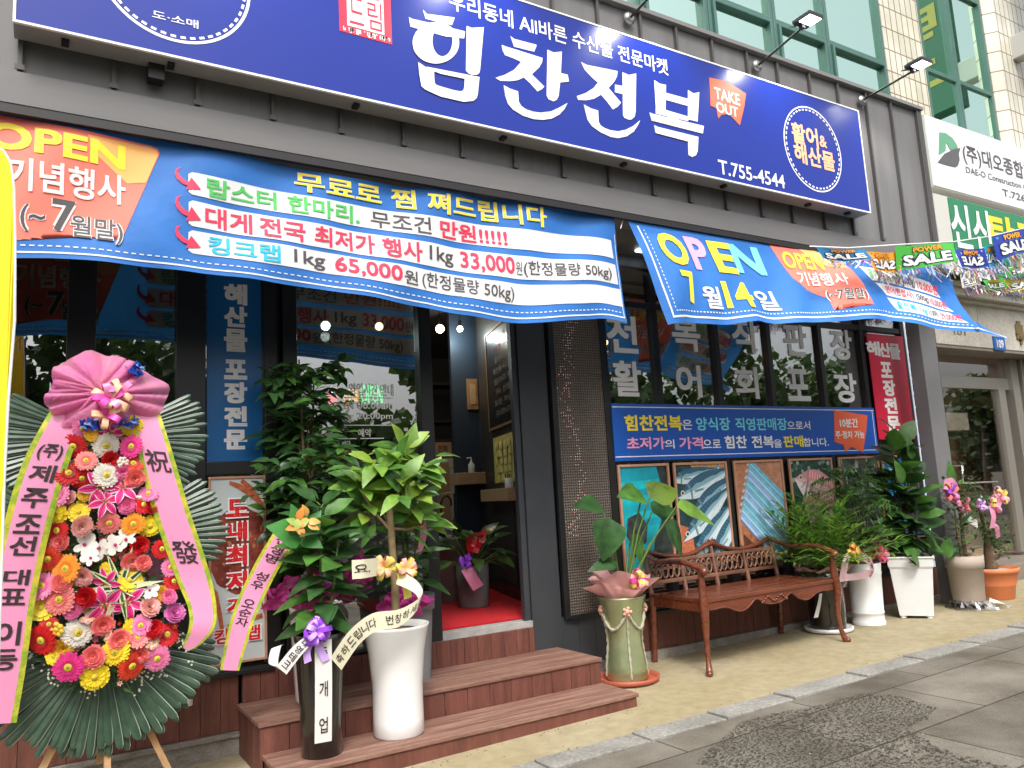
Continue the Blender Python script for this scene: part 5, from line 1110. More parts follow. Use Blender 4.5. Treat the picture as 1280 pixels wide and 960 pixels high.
# ---- D: dark leaved plant in a grey pot at the top of the steps
Dp = Vector((2.20, -.20, Z2))
pd = thing('potted_plant', 'dark broad leaved plant in a grey plastic pot beside the door, behind the white pot', 'potted plant', Dp)
b = MB(); b.lathe(Dp, [(.14, 0), (.165, .40), (.168, .46), (.183, .462), (.188, .56), (.175, .56), (.16, .45)], 32); b.build('pot', m_gpot, pd); soil(pd, Dp, .165, Z2 + .52)
b = MB()
for k in range(6): a = k * 1.05; b.tube([Dp + Vector((.05 * math.cos(a), .05 * math.sin(a), .5)), Dp + Vector((.10 * math.cos(a), .08 * math.sin(a), .95)), Dp + Vector((.14 * math.cos(a), .1 * math.sin(a), 1.25))], [.011, .008, .005], 6)
b.build('stem', m_stem, pd)
b = MB()
for k in range(6): a = k * 1.05; spiral(b, Dp + Vector((.07 * math.cos(a), .06 * math.sin(a), .62)), Dp + Vector((.14 * math.cos(a), .1 * math.sin(a), 1.30)), 11, .24, .085, .0, .95, [0, 0, 1], rp, .3, .14, k)
b.build('foliage', [m_lgd, m_lgm, m_stem], pd)
b = MB(); bow(b, onY(522, 650, -.45), .07, [0, 1], 10, rp); ribbon(b, [onY(525, 640, -.45), onY(530, 665, -.47), onY(524, 690, -.46)], [(.05, 0, .01)] * 3, 0); b.build('bow', [m_rp, m_yel2], pd)
b = MB(); tulle(b, (2.10, -.40, .72), .16, .10, 0, rp); b.build('net_wrap', m_mag, pd)

# ---- F: green moulded vase with heart shaped leaves
Fp = Vector((3.90, -.40, gz(3.9))); hF = onY(787, 744, -.40).z - Fp.z
pf = thing('potted_anthurium', 'large heart leaved plant in a green waisted vase with rope garland', 'potted plant', Fp)
b = MB(); b.lathe(Fp, [(.20, 0), (.235, .01), (.245, .045), (.232, .045), (.215, .018)], 36); b.build('saucer', M('terracotta_red', (.38, .09, .05), .55, var=.1), pf)
m_vg = M('pearl_green', (.30, .36, .17), .24, metal=.6, vs=4, col2=(.42, .47, .28), coat=.3)
b = MB(); b.lathe(Fp + Vector((0, 0, .02)), [(.150, 0), (.160, .01), (.150, hF * .18), (.128, hF * .42), (.130, hF * .52), (.150, hF * .75), (.180, hF * .95), (.186, hF * .975), (.178, hF * .98), (.165, hF * .92)], 40); vs_ = b.build('vase', m_vg, pf); soil(pf, Fp, .16, Fp.z + hF * .9)
m_rope = M('rope_stone', (.40, .37, .27), .7, bump=.5, bs=120)
def vr(z):
    zs = [.0, .18, .42, .52, .75, .95]; rs_ = [.155, .150, .128, .130, .150, .180]; return float(np.interp(z / hF, zs, rs_))
b = MB()
for k in range(4):
    a0 = k * math.pi / 2 - 2.05; a1 = a0 + math.pi / 2; pts_ = []
    for i in range(15):
        t = i / 14; a = a0 + (a1 - a0) * t; z = hF * (.80 - .20 * math.sin(math.pi * t)); pts_.append(Fp + Vector((math.cos(a) * (vr(z) + .008), math.sin(a) * (vr(z) + .008), z + .02)))
    b.tube(pts_, [.012 + .004 * math.sin(i * 2.2) for i in range(15)], 7)
    pts_ = [Fp + Vector((math.cos(a0) * (vr(hF * q) + .004), math.sin(a0) * (vr(hF * q) + .004), hF * q + .02)) for q in [.04 + .76 * i / 20 for i in range(21)]]
    b.tube(pts_, [.009 + .004 * math.sin(i * 2.4) for i in range(21)], 7)
    c = Fp + Vector((math.cos(a0) * (vr(hF * .82) + .012), math.sin(a0) * (vr(hF * .82) + .012), hF * .82 + .02)); b.ball(c, .022, 1, 10)
    for q in range(5): an = q * 1.257; tv = Vector((-math.sin(a0), math.cos(a0), 0)); b.ball(c + tv * (.026 * math.cos(an)) + Vector((0, 0, .026 * math.sin(an))), .014, 1, 8)
b.build('garland', [m_rope, M('garland_flower', (.62, .33, .24), .6)], vs_)
b = MB(); b2_ = MB()
base = Fp + Vector((0, 0, hF))
for px_, py_, Yd, tx, tz, L_, W_, mi in ((752, 632, -.35, -.95, .15, .26, .17, 0), (762, 648, -.52, -.25, -.75, .30, .24, 0), (803, 618, -.50, -1.0, .12, .24, .19, 1), (812, 622, -.55, .9, .30, .27, .22, 2), (832, 652, -.60, .55, -.85, .30, .24, 0), (846, 632, -.66, 1.0, -.30, .40, .17, 3), (770, 702, -.50, -1.0, -.02, .26, .10, 0), (790, 668, -.34, .2, -.6, .22, .16, 1), (815, 640, -.3, .8, .1, .24, .18, 0)):
    q = onY(px_, py_, Yd); b.leaf(q, (tx, -.18, tz), (.1, -.75, .75), L_ * 1.08, W_ * 1.22, .10, .22, 7, .55, mi, .8); b2_.tube([base + Vector((rp.uniform(-.05, .05), rp.uniform(-.05, .05), -.03)), base.lerp(q, .6) + Vector((0, 0, .03)), q], [.011, .008, .006], 6)
b.build('foliage', [m_lgd, m_lgm, M('leaf_olive', (.10, .16, .025), .3, var=.4, vs=5, transl=.15), m_lgb], pf); b2_.build('stem', m_stem, pf)
b = MB(); ruffle(b, base + Vector((0, 0, -.02)), .11, .25, .13, [0, 1, 1, 1], rp, 7); ruffle(b, base + Vector((0, 0, .0)), .08, .19, .17, [0, 0, 1, 1], rp, 6); bow(b, base + Vector((.02, -.16, .13)), .10, [2, 1, 3], 12, rp); b.build('wrap', [M('net_mottled', (.80, .34, .44), .55, vs=26, col2=(.52, .60, .20), transl=.3), M('net_mottled_pink', (.84, .36, .48), .55, vs=20, col2=(.70, .52, .36), transl=.3), m_mag, m_yel2], pf)

# ---- G: parlour palm in the black cylinder on a white saucer
Gp = Vector((6.37, -.33, gz(6.4))); hG = onY(1046, 712, -.33).z - Gp.z
pg_ = thing('potted_palm', 'feathery green palm in a black cylinder pot standing on a white saucer', 'potted plant', Gp)
b = MB(); b.lathe(Gp, [(.17, 0), (.215, .008), (.22, .04), (.20, .04), (.17, .02)], 36); b.build('saucer', m_wpot, pg_)
b = MB(); b.lathe(Gp + Vector((0, 0, .02)), [(.155, 0), (.165, hG * .3), (.168, hG * .70), (.20, hG * .72), (.225, hG), (.205, hG), (.19, hG * .9)], 36); b.build('pot', m_bpot, pg_); soil(pg_, Gp, .19, Gp.z + hG * .93)
b = MB(); base = Gp + Vector((0, 0, hG))
for k in range(84):
    a = k * GAv; el = rp.uniform(.45, 1.5); L_ = rp.uniform(.55, .95); d = Vector((math.cos(a) * math.cos(el), math.sin(a) * math.cos(el), math.sin(el))); pts_ = [base + d * (L_ * t) - Vector((0, 0, .30 * L_ * t * t * (1 - math.sin(el) * .6))) for t in (0, .35, .7, 1)]
    b.tube(pts_, [.004, .003, .002, .001], 4, 2, cap=False)
    for i in range(14):
        t = .25 + .75 * i / 14; j = min(2, int(t * 2.9)); p = pts_[j].lerp(pts_[j + 1], min(1, max(0, t * 2.9 - j))); sd_ = d.cross(Vector((0, 0, 1))).normalized() * (1 if i % 2 else -1)
        b.leaf(p, sd_ * .8 + d * .8 + Vector((0, 0, rp.uniform(-.25, .3))), (0, 0, 1), rp.uniform(.12, .22), .028, .1, .35, 3, .7, rp.choice([0, 1, 1]))
b.build('foliage', [m_lgm, m_lgb, m_stem], pg_)
b = MB(); ruffle(b, base + Vector((0, 0, -.03)), .17, .25, .08, [0, 1, 0, 1], rp, 12, 60, .10); b.build('wrap', [m_lime, m_pnk2], pg_)
b = MB(); bow(b, onY(1064, 688, -.58), .085, [0, 1], 12, rp); b.build('bow', [m_yel2, M('foil_orange', (.8, .25, .05), .4)], pg_)
b = MB(); fn = ribbon(b, [onY(1062, 690, -.58), onY(1056, 706, -.60), onY(1053, 727, -.60)], [(.08, 0, 0), (.10, 0, .0), (.09, 0, 0)]); ribbon(b, [onY(1056, 722, -.61), onY(1075, 720, -.62), onY(1088, 716, -.62)], [(.0, 0, .06)] * 3); fn = ribbon(b, [onY(1072, 694, -.61), onY(1085, 700, -.64), onY(1090, 712, -.64), onY(1086, 722, -.63)], [(.03, 0, .07), (.05, 0, .05), (.07, 0, 0.01), (.06, 0, -.02)]); r_ = b.build('ribbon', M('ribbon_pale_pink', (.80, .52, .58), .45, transl=.2), pg_)
b = MB(); vtext(b, fn, '축개업', .3, .95, 0, .25, .75, .01); b.build('lettering', m_ink, r_)
b = MB(); ribbon(b, [onY(1026, 742, -.52), onY(1024, 755, -.52), onY(1020, 772, -.52)], [(.04, 0, 0), (.05, 0, 0), (.06, 0, 0)]); b.build('ribbon', m_rw, pg_)

# ---- H: white cylinder with fern
Hp = Vector((6.87, -.40, gz(6.9))); hH = onY(1100, 700, -.40).z - Hp.z
ph_ = thing('potted_fern', 'fine leaved green shrub in a white ribbed cylinder pot with pink crepe wrap', 'potted plant', Hp)
b = MB(); b.lathe(Hp, [(.150, 0), (.152, .03), (.145, .035), (.145, .10), (.150, .104), (.150, .118), (.145, .122), (.158, hH * .8), (.165, hH * .84), (.160, hH * .86), (.166, hH), (.152, hH), (.145, hH * .9)], 36); b.build('pot', m_wpot, ph_); soil(ph_, Hp, .147, Hp.z + hH * .95)
b = MB(); base = Hp + Vector((0, 0, hH)); b.tube([base, base + Vector((.0, .02, .35)), base + Vector((-.05, .02, .75))], [.014, .011, .005], 7); b.tube([base, base + Vector((.06, .0, .35)), base + Vector((.10, .02, .62))], [.011, .009, .004], 7); b.build('stem', m_trd, ph_)
b = MB()
for k in range(190):
    c = base + Vector((rp.gauss(-.02, .19), rp.gauss(0, .14), rp.uniform(.10, .95))); d0 = rd(rp, rp.uniform(-.5, .6)); b.tube([c, c + d0 * .16], .002, 3, 2, cap=False)
    for i in range(10): sd_ = d0.cross(Vector((0, 0, 1))).normalized() * (1 if i % 2 else -1); b.leaf(c + d0 * (.016 * i), sd_ + d0 * .7 + Vector((0, 0, rp.uniform(-.3, .2))), (0, 0, 1), rp.uniform(.05, .085), .02, .1, .35, 3, .8, rp.choice([0, 1]))
b.build('foliage', [m_lgd, m_lgm, m_stem], ph_)
b = MB(); ruffle(b, base + Vector((.02, 0, -.01)), .07, .15, .11, [0, 1, 0, 1], rp, 7, 54, .16); bow(b, base + Vector((.12, -.10, .07)), .10, [1, 2], 9, rp); b.build('wrap', [M('crepe_pink', (.70, .34, .36), .6, var=.15), M('crepe_red', (.75, .07, .12), .5), m_pnk2], ph_)

# ---- I: square white planter with big rubber leaves
Ip = Vector((7.46, -.52, gz(7.46))); hI = onY(1162, 690, -.52).z - Ip.z
pi_ = thing('potted_rubber_plant', 'large leaved rubber plant in a tall square tapered white planter', 'potted plant', Ip)
q4 = math.sqrt(2)
b = MB(); b.lathe(Ip, [(.15 * q4, .025), (.15 * q4, .03), (.188 * q4, hI * .80), (.200 * q4, hI * .84), (.205 * q4, hI * .97), (.215 * q4, hI * .975), (.215 * q4, hI), (.195 * q4, hI), (.18 * q4, hI * .9)], 4, smooth=False, rot=math.pi / 4 + .55)
for k in range(4): a = math.pi / 4 + .55 + k * math.pi / 2; b.lathe(Ip + Vector((math.cos(a) * .165, math.sin(a) * .165, 0)), [(.03, 0), (.03, .0248)], 8)
b.build('pot', M('white_planter', (.70, .70, .70), .45, var=.03), pi_, bevel=.004); soil(pi_, Ip, .18 * q4, Ip.z + hI * .93, None, True)
base = Ip + Vector((0, 0, hI * .93)); b = MB(); stems = [(-.10, -.02, 1.12), (.03, -.03, 1.22), (.14, .0, 1.0), (-.02, .08, .8), (.06, -.1, .6)]
for s_ in stems: b.tube([base + Vector((s_[0] * .3, s_[1] * .3, -.05)), base + Vector((s_[0] * .8, s_[1] * .8, s_[2] * .5)), base + Vector(s_)], [.013, .011, .006], 7)
b.build('stem', m_trd, pi_)
b = MB()
for i, s_ in enumerate(stems): spiral(b, base + Vector((s_[0] * .4, s_[1] * .4, .10)), base + Vector(s_), 22, .28, .185, -.15, .95, [0, 0, 1, 1], rp, .32, .12, i * 1.3, (1, 1), 6, .8)
for px_, py_, dx, dz, mi in ((1188, 590, .15, 1, 1), (1128, 590, -.3, 1, 1), (1140, 560, -.1, 1, 1), (1150, 690, -.4, .35, 1), (1165, 685, .1, .7, 1), (1178, 680, .6, .5, 1)): b.leaf(onY(px_, py_ + 14, -.68), (dx, -.15, dz), (0, -1, .2), .24, .17, .1, .2, 6, .6, mi, .7)
b.build('foliage', [m_lgd, m_lgm, m_stem], pi_)
b = MB(); bow(b, onY(1186, 617, -.72), .12, [0, 1, 2], 12, rp); bow(b, onY(1202, 632, -.70), .10, [1, 1, 2], 10, rp); ribbon(b, [onY(1180, 605, -.72), onY(1190, 603, -.74), onY(1197, 612, -.72)], [(.04, 0, .09)] * 3, 1); ribbon(b, [onY(1205, 640, -.72), onY(1213, 650, -.73), onY(1222, 655, -.72)], [(.0, 0, .08)] * 3, 3); b.build('bow', [m_pur, m_pnk2, M('foil_coral', (.85, .20, .20), .4), m_rw], pi_)

# ---- J: beige pot on a wheeled trolley
Jp = Vector((8.15, -.66, gz(8.1) + .075)); hJ = onY(1210, 693, -.66).z - Jp.z
pj = thing('potted_shrub', 'small shrub with pink bows in a matt beige pot standing on a wheeled trolley', 'potted plant', Jp)
b = MB(); b.lathe(Jp, [(.140, 0), (.147, .01), (.165, hJ * .72), (.178, hJ * .73), (.182, hJ), (.17, hJ), (.16, hJ * .85)], 40); b.build('pot', M('beige_clay', (.40, .33, .27), .8, var=.08, vs=4), pj); soil(pj, Jp, .165, Jp.z + hJ * .93, M('pale_grit', (.42, .38, .31), .9, var=.3, vs=30))
base = Jp + Vector((0, 0, hJ * .92)); b = MB()
for s_ in ((-.08, -.02, .5), (.04, 0, .62), (.10, .03, .45)): b.tube([base + Vector((s_[0] * .4, 0, 0)), base + Vector((s_[0], s_[1], s_[2] * .6)), base + Vector(s_)], [.02, .014, .007], 7)
b.build('trunk', m_trd, pj)
b = MB(); spiral(b, base + Vector((-.08, -.04, .05)), base + Vector((-.08, -.04, .38)), 18, .16, .045, -.1, .9, [0], rp, .4); spiral(b, base + Vector((.06, -.04, .1)), base + Vector((.04, 0, .62)), 26, .13, .05, -.1, 1, [0, 1], rp, .3)
for k in range(170): c = base + Vector((rp.gauss(.06, .11), rp.gauss(-.04, .10), rp.gauss(.62, .12))); d0 = rd(rp, rp.uniform(-.4, 1)); b.leaf(c, d0, (0, 0, 1), .065, .034, .15, .2, 3, .8, rp.choice([0, 1]))
b.build('foliage', [m_lgd, m_lgm, m_stem], pj)
b = MB(); bow(b, onY(1240, 630, -.80), .11, [0, 1, 0, 2], 14, rp); ribbon(b, [onY(1238, 632, -.82), onY(1242, 645, -.84), onY(1240, 660, -.82)], [(.09, 0, 0)] * 3, 0); bow(b, onY(1224, 632, -.76), .08, [0, 3], 8, rp); b.build('bow', [m_pnk2, m_yel2, m_mag, m_pur2], pj)
tr = thing('plant_trolley', 'low wheeled trolley wrapped in crumpled clear plastic under the beige pot', 'trolley', (8.15, -.66, gz(8.1)))
b = MB(); b.lathe((8.15, -.66, gz(8.1)), [(.155, .05), (.16, .052), (.16, .072), (.155, .074)], 24); b.build('board', M('trolley_grey', (.18, .18, .18), .6), tr)
for k in range(4):
    a = .5 + k * math.pi / 2; x, y = 8.15 + .13 * math.cos(a), -.66 + .13 * math.sin(a); b = MB(); b.tube([(x, y - .012, gz(8.1) + .025), (x, y + .012, gz(8.1) + .025)], .025, 14); b.build('wheel', M('wheel_black', (.05, .05, .05), .4), tr)
b = MB(); rz_ = random.Random(9); n_ = 40; V = []
for j in range(4):
    for i in range(n_): a = 2 * math.pi * i / n_; r = .165 + .045 * j * (.7 + .5 * rz_.random()) * (1.25 if math.cos(a) > .2 else .7); V.append((8.17 + math.cos(a) * r, -.68 + math.sin(a) * r, gz(8.1) + max(.004, [.085, .07, .03, .004][j] + rz_.uniform(-.012, .018))))
b.add(V, [(j * n_ + i, j * n_ + (i + 1) % n_, (j + 1) * n_ + (i + 1) % n_, (j + 1) * n_ + i) for j in range(3) for i in range(n_)], 0, False); b.build('plastic_film', glass('clear_film', (.9, .9, .9), .25, .12), tr)

# ---- K: bonsai in an orange pot
Kp = Vector((8.84, -.55, gz(8.8))); hK = onY(1256, 706, -.55).z - Kp.z
pk_ = thing('potted_bonsai', 'twisted bonsai with pink bow in a ribbed orange pot', 'potted plant', Kp)
b = MB(); b.lathe(Kp, [(.175, 0), (.185, .01), (.205, hK * .42), (.212, hK * .44), (.212, hK * .47), (.225, hK * .55), (.24, hK * .84), (.258, hK * .86), (.262, hK), (.245, hK), (.23, hK * .85)], 44); b.build('pot', M('orange_clay', (.62, .19, .075), .6, var=.06, vs=4), pk_); soil(pk_, Kp, .235, Kp.z + hK * .93, M('pale_grit', (.42, .38, .31), .9, var=.3, vs=30))
base = Kp + Vector((0, 0, hK * .9)); pts_ = [base + Vector(p) for p in ((0, 0, 0), (-.03, 0, .10), (-.06, -.02, .22), (-.03, -.02, .34), (.0, 0, .44), (-.05, 0, .58), (-.09, 0, .72))]
b = MB(); b.tube(pts_, [.06, .05, .04, .034, .028, .02, .012], 9); b.ball(base + Vector((0, 0, .05)), .07, 0, 10); b.tube([pts_[1], pts_[1] + Vector((.14, -.03, .02)), pts_[1] + Vector((.20, -.03, .06))], [.02, .014, .008], 6); b.build('trunk', m_trd, pk_)
b = MB()
for c0, n_, s_ in ((pts_[6], 150, .085), (pts_[4] + Vector((.05, -.03, .02)), 150, .085), (pts_[2] + Vector((.13, -.03, .08)), 110, .07), (pts_[1] + Vector((.20, -.03, .09)), 80, .06), (pts_[3] + Vector((-.10, -.03, .06)), 110, .075)):
    for k in range(n_): d0 = rd(rp, rp.uniform(-.5, 1.2)); b.leaf(Vector(c0) + Vector((rp.gauss(0, s_), rp.gauss(0, s_), rp.gauss(0, s_ * .6))), d0, (0, 0, 1), .045, .026, .15, .2, 3, .8, rp.choice([0, 1]))
b.build('foliage', [m_lgd, m_lgm], pk_)
b = MB(); bow(b, onY(1248, 622, -.70), .12, [0, 0, 1], 14, rp); ribbon(b, [onY(1240, 655, -.72), onY(1246, 660, -.74), onY(1248, 672, -.72)], [(.09, 0, .02)] * 3, 0); b.build('bow', [m_pnk2, m_yel2], pk_)
# ================================================================== FISH PHOTO POSTERS behind the bench
m_frmp = M('poster_frame', (.46, .24, .15), .45, var=.1, vs=12)
class Art:
    def __init__(s, x0, x1, z0, z1, y): s.a = (x0, x1, z0, z1, y); s.b = MB(); s.k = 0; s.m = []
    def mat(s, c, rough=.35, **k):
        m = M('print_%d_%d_%d' % tuple(int(q * 255) for q in c) + ('v' if k else ''), c, rough, **k)
        if m not in s.m: s.m.append(m)
        return s.m.index(m)
    def clip(s, P):
        for ax, lo in ((0, 0), (1, 0)):
            for side in (0, 1):
                out = []
                for i in range(len(P)):
                    a, c = P[i], P[(i + 1) % len(P)]; f = (lambda p: p[ax]) if side == 0 else (lambda p: 1 - p[ax])
                    fa, fc = f(a), f(c)
                    if fa >= 0: out.append(a)
                    if fa * fc < 0: t = fa / (fa - fc); out.append((a[0] + (c[0] - a[0]) * t, a[1] + (c[1] - a[1]) * t))
                P = out
                if len(P) < 3: return []
        return P
    def poly(s, P, c, **k):
        P = s.clip([tuple(p) for p in P])
        if len(P) < 3: return
        s.k += 1; x0, x1, z0, z1, y = s.a; s.b.add([(x0 + p[0] * (x1 - x0), y - .00006 * s.k, z0 + p[1] * (z1 - z0)) for p in P], [tuple(range(len(P)))], s.mat(c, **k))
    def asp(s): return (s.a[3] - s.a[2]) / (s.a[1] - s.a[0])
    def fish(s, cx, cy, L, H, ang, back, mid, belly, eye=True, seed=0):
        rng = random.Random(seed); ca, sa = math.cos(ang), math.sin(ang); asp = s.asp()
        def T(u, v): x = u * L; y = v * H; return (cx + (x * ca - y * sa), cy + (x * sa + y * ca) / asp)
        prof = [0, .34, .62, .85, .97, 1.0, .97, .88, .72, .52, .32, .16]; n = len(prof)
        us = [i / (n - 1) for i in range(n)]
        s.poly([T(u, .5 * p) for u, p in zip(us, prof)] + [T(1.14, .42), T(1.08, 0), T(1.14, -.42)] + [T(u, -.5 * p) for u, p in reversed(list(zip(us, prof)))], belly)
        s.poly([T(u, .5 * p) for u, p in zip(us, prof)] + [T(1.14, .42), T(1.07, .05)] + [T(u, -.05 * p) for u, p in reversed(list(zip(us, prof)))], mid)
        s.poly([T(u, .5 * p) for u, p in zip(us, prof)] + [T(1.13, .42), T(1.05, .15)] + [T(u, (.16 + .05 * math.sin(u * 40)) * p) for u, p in reversed(list(zip(us, prof)))], back)
        for k in range(12): u = .26 + k * .05; s.poly([T(u, .40), T(u + .014, .40), T(u + .028, .22), T(u + .014, .20)], tuple(q * 1.7 for q in back))
        for k in range(7): u = rng.uniform(.2, .8); v = rng.uniform(-.3, -.1); s.poly([T(u, v), T(u + .16, v + .03), T(u + .17, v + .05), T(u, v + .03)], tuple(min(1, q * 1.35) for q in belly))
        s.poly([T(.21, .40), T(.245, .36), T(.27, .0), T(.24, -.36), T(.21, -.38), T(.235, 0)], tuple(q * .6 for q in mid))
        s.poly([T(.30, -.05), T(.46, -.16), T(.44, -.24), T(.30, -.16)], tuple(q * .65 for q in mid))
        if eye:
            s.poly([T(.11 + .032 * math.cos(a), .10 + .032 * L / H * math.sin(a)) for a in [k * .5236 for k in range(12)]], (.62, .60, .50)); s.poly([T(.11 + .018 * math.cos(a), .10 + .018 * L / H * math.sin(a)) for a in [k * .5236 for k in range(12)]], (.01, .01, .012))
    def done(s, par): s.b.build('printed_picture', s.m, par)
def fposter(lab, x0, x1, z0=.645, z1=1.562, col=(.3, .3, .3)):
    t = thing('fish_poster', lab, 'poster', ((x0 + x1) / 2, -.03, z0), 'framed fish photo posters under the notice strip')
    b = MB(); f = .022
    b.box(x0, x0 + f, -.034, -.0125, z0, z1); b.box(x1 - f, x1, -.034, -.0125, z0, z1); b.box(x0 + f, x1 - f, -.034, -.0125, z1 - f, z1); b.box(x0 + f, x1 - f, -.034, -.0125, z0, z0 + f); b.build('frame', m_frmp, t, bevel=.003)
    b = MB(); b.box(x0 + f, x1 - f, -.018, -.0125, z0 + f, z1 - f); b.build('backing', M('poster_back', (.2, .2, .2), .5), t)
    return t, Art(x0 + f, x1 - f, z0 + f, z1 - f, -.0184)
rf = random.Random(31)
t, A = fposter('framed poster of teal water with dark rocks, nearest the woven panel', 4.249, 4.83)
A.poly([(0, 0), (1, 0), (1, 1), (0, 1)], (.01, .30, .38), var=.25, vs=3)
for k in range(6): A.poly([(0, .15 * k), (.8, .15 * k + .05), (.8, .15 * k + .12), (0, .15 * k + .1)], (.01, .34 + .02 * k, .40 + .02 * k), var=.3, vs=5)
A.poly([(.78, 1), (1, 1), (1, 0), (.55, 0), (.62, .25), (.8, .45), (.72, .62), (.86, .8)], (.03, .04, .035), var=.6, vs=14); A.poly([(.1, .5), (.35, .55), (.5, .42), (.45, .25), (.2, .2), (.05, .33)], (.04, .05, .05), var=.6, vs=16); A.poly([(.0, .1), (.3, .18), (.5, .05), (.4, 0), (0, 0)], (.02, .38, .42), var=.2, vs=8)
A.done(t)
t, A = fposter('framed poster of blue striped mackerel lying on a woven basket', 4.884, 5.551)
A.poly([(0, 0), (1, 0), (1, 1), (0, 1)], (.02, .05, .055), var=.6, vs=12); A.poly([(.3, 1), (1, 1), (1, .85), (.5, .86)], (.50, .26, .11), var=.4, vs=60); A.poly([(0, 0), (.3, 0), (.22, .35), (0, .4)], (.48, .14, .07), var=.4, vs=60)
A.poly([(.55, .0), (1, .0), (1, .3), (.8, .22)], (.03, .09, .06), var=.7, vs=30)
for i, (cx, cy, L_, H_, an) in enumerate(((-.12, .84, .95, .22, .16), (.0, .66, 1.2, .32, .34), (.22, .47, 1.2, .31, .50), (.04, .22, 1.3, .30, .62), (.16, .0, 1.25, .29, .72), (.55, -.03, 1.1, .28, .85))): A.fish(cx, cy, L_, H_, an, (.035, .10, .16), (.22, .40, .46), (.56, .67, .70), True, i)
A.done(t)
t, A = fposter('framed poster of pale blue ribbon fish on a wooden board', 5.642, 6.322)
A.poly([(0, 0), (1, 0), (1, 1), (0, 1)], (.40, .17, .09), var=.35, vs=9, stretch=(1, 1, 9)); A.poly([(0, .62), (.22, .80), (.3, .95), (.0, .9)], (.45, .19, .11), var=.3, vs=20)
A.poly([(.60, 1), (1, 1), (1, .66)], (.48, .23, .14), var=.3, vs=20); A.poly([(.0, .0), (.0, .34), (.75, 0)], (.36, .14, .07), var=.4, vs=20); A.poly([(.05, 0), (.05, .24), (.5, 0)], (.10, .035, .02), var=.4, vs=20)
for k in range(9):
    o = k * .068; c = (.17 + .06 * (k % 3), .42 + .05 * (k % 2), .56 + .05 * ((k * 7) % 3)); P0 = (.30 - o * .55, .97 - o * 1.05); P1 = (1.35 - o * .6, .35 - o * 1.2); A.poly([P0, (P0[0] + .06, P0[1] + .072), (P1[0] + .03, P1[1] + .078), P1], c, var=.2, vs=20); A.poly([(P0[0] + .03, P0[1] + .012), (P0[0] + .05, P0[1] + .025), (P1[0] + .02, P1[1] + .022), (P1[0], P1[1] + .012)], tuple(min(1, q * 1.55) for q in c)); A.poly([(P0[0], P0[1] - .004), (P0[0] + .02, P0[1] + .002), (P1[0], P1[1] + .003), (P1[0], P1[1] - .003)], tuple(q * .35 for q in c))
    A.poly([(P0[0] - .05, P0[1] + .005), (P0[0], P0[1] - .01), (P0[0] + .02, P0[1] + .03), (P0[0] - .01, P0[1] + .035)], (.45, .52, .55))
A.done(t)
t, A = fposter('framed poster of pink tilefish with wet dark scales above', 6.417, 7.082)
A.poly([(0, 0), (1, 0), (1, 1), (0, 1)], (.03, .07, .05), var=.6, vs=25)
for k in range(40): u, v, s_ = rf.random(), rf.uniform(.72, 1), rf.uniform(.02, .05); A.poly([(u + s_ * math.cos(a), v + s_ * .7 * math.sin(a)) for a in (0, 1.05, 2.1, 3.14, 4.2, 5.2)], rf.choice([(.16, .26, .22), (.06, .12, .10), (.30, .38, .34)]))
A.fish(.08, .80, 1.25, .62, -.34, (.60, .28, .28), (.70, .44, .42), (.76, .64, .62), True, 11); A.fish(.08, .46, 1.2, .58, -.12, (.60, .30, .30), (.72, .48, .46), (.78, .68, .66), True, 12); A.fish(.12, .14, 1.15, .50, .05, (.56, .26, .25), (.66, .40, .38), (.74, .60, .58), True, 13); A.done(t)
t, A = fposter('framed poster of grey green seaweed, partly hidden by the fern', 7.192, 7.872)
A.poly([(0, 0), (1, 0), (1, 1), (0, 1)], (.07, .10, .07), var=.6, vs=16)
for k in range(60): u, v = rf.random(), rf.random(); a = rf.uniform(.9, 2.3); L_ = rf.uniform(.1, .3); dx, dy = math.cos(a) * L_, math.sin(a) * L_; A.poly([(u, v), (u + dx * .5 + .03, v + dy * .5), (u + dx, v + dy), (u + dx * .5 - .02, v + dy * .5)], rf.choice([(.30, .34, .30), (.14, .20, .12), (.45, .48, .44), (.05, .10, .05)]))
A.done(t)
t, A = fposter('framed poster of bright blue sea, behind the rubber plant in the square planter', 7.93, 8.56)
A.poly([(0, 0), (1, 0), (1, 1), (0, 1)], (.01, .14, .34), var=.5, vs=9)
for k in range(30): u, v = rf.random(), rf.random(); A.poly([(u, v), (u + .2, v + .03), (u + .32, v + .0), (u + .2, v - .015)], rf.choice([(.02, .30, .50), (.10, .45, .60), (.01, .10, .28)]))
A.poly([(.1, .95), (.4, .99), (.45, .85), (.2, .82)], (.05, .62, .72)); A.done(t)

# ---- crab menu poster under the blue poster
cp = thing('crab_poster', 'framed tall poster of a red crab with red Korean lettering beside the wreath', 'poster', (1.115, -.03, .38))
x0, x1, z0, z1 = .938, 1.296, .405, 1.572
b = MB(); f = .016
b.box(x0, x0 + f, -.036, -.0205, z0, z1); b.box(x1 - f, x1, -.036, -.0205, z0, z1); b.box(x0 + f, x1 - f, -.036, -.0205, z1 - f, z1); b.box(x0 + f, x1 - f, -.036, -.0205, z0, z0 + f); b.build('frame', m_frmp, cp, bevel=.003)
b = MB(); b.box(x0 + f, x1 - f, -.027, -.0205, z0 + f, z1 - f); b.build('sheet', M('poster_pale', (.52, .57, .58), .4), cp)
A = Art(x0 + f, x1 - f, z0 + f, z1 - f, -.0273); rc = random.Random(8)
def blob(cx, cy, rx, ry, c, n=26, j=.08, **k): A.poly([(cx + rx * math.cos(2 * math.pi * i / n) * (1 + rc.uniform(-j, j)), cy + ry * math.sin(2 * math.pi * i / n) * (1 + rc.uniform(-j, j))) for i in range(n)], c, **k)
blob(.55, .60, .62, .24, (.22, .045, .030), 40, .04, var=.5, vs=16)
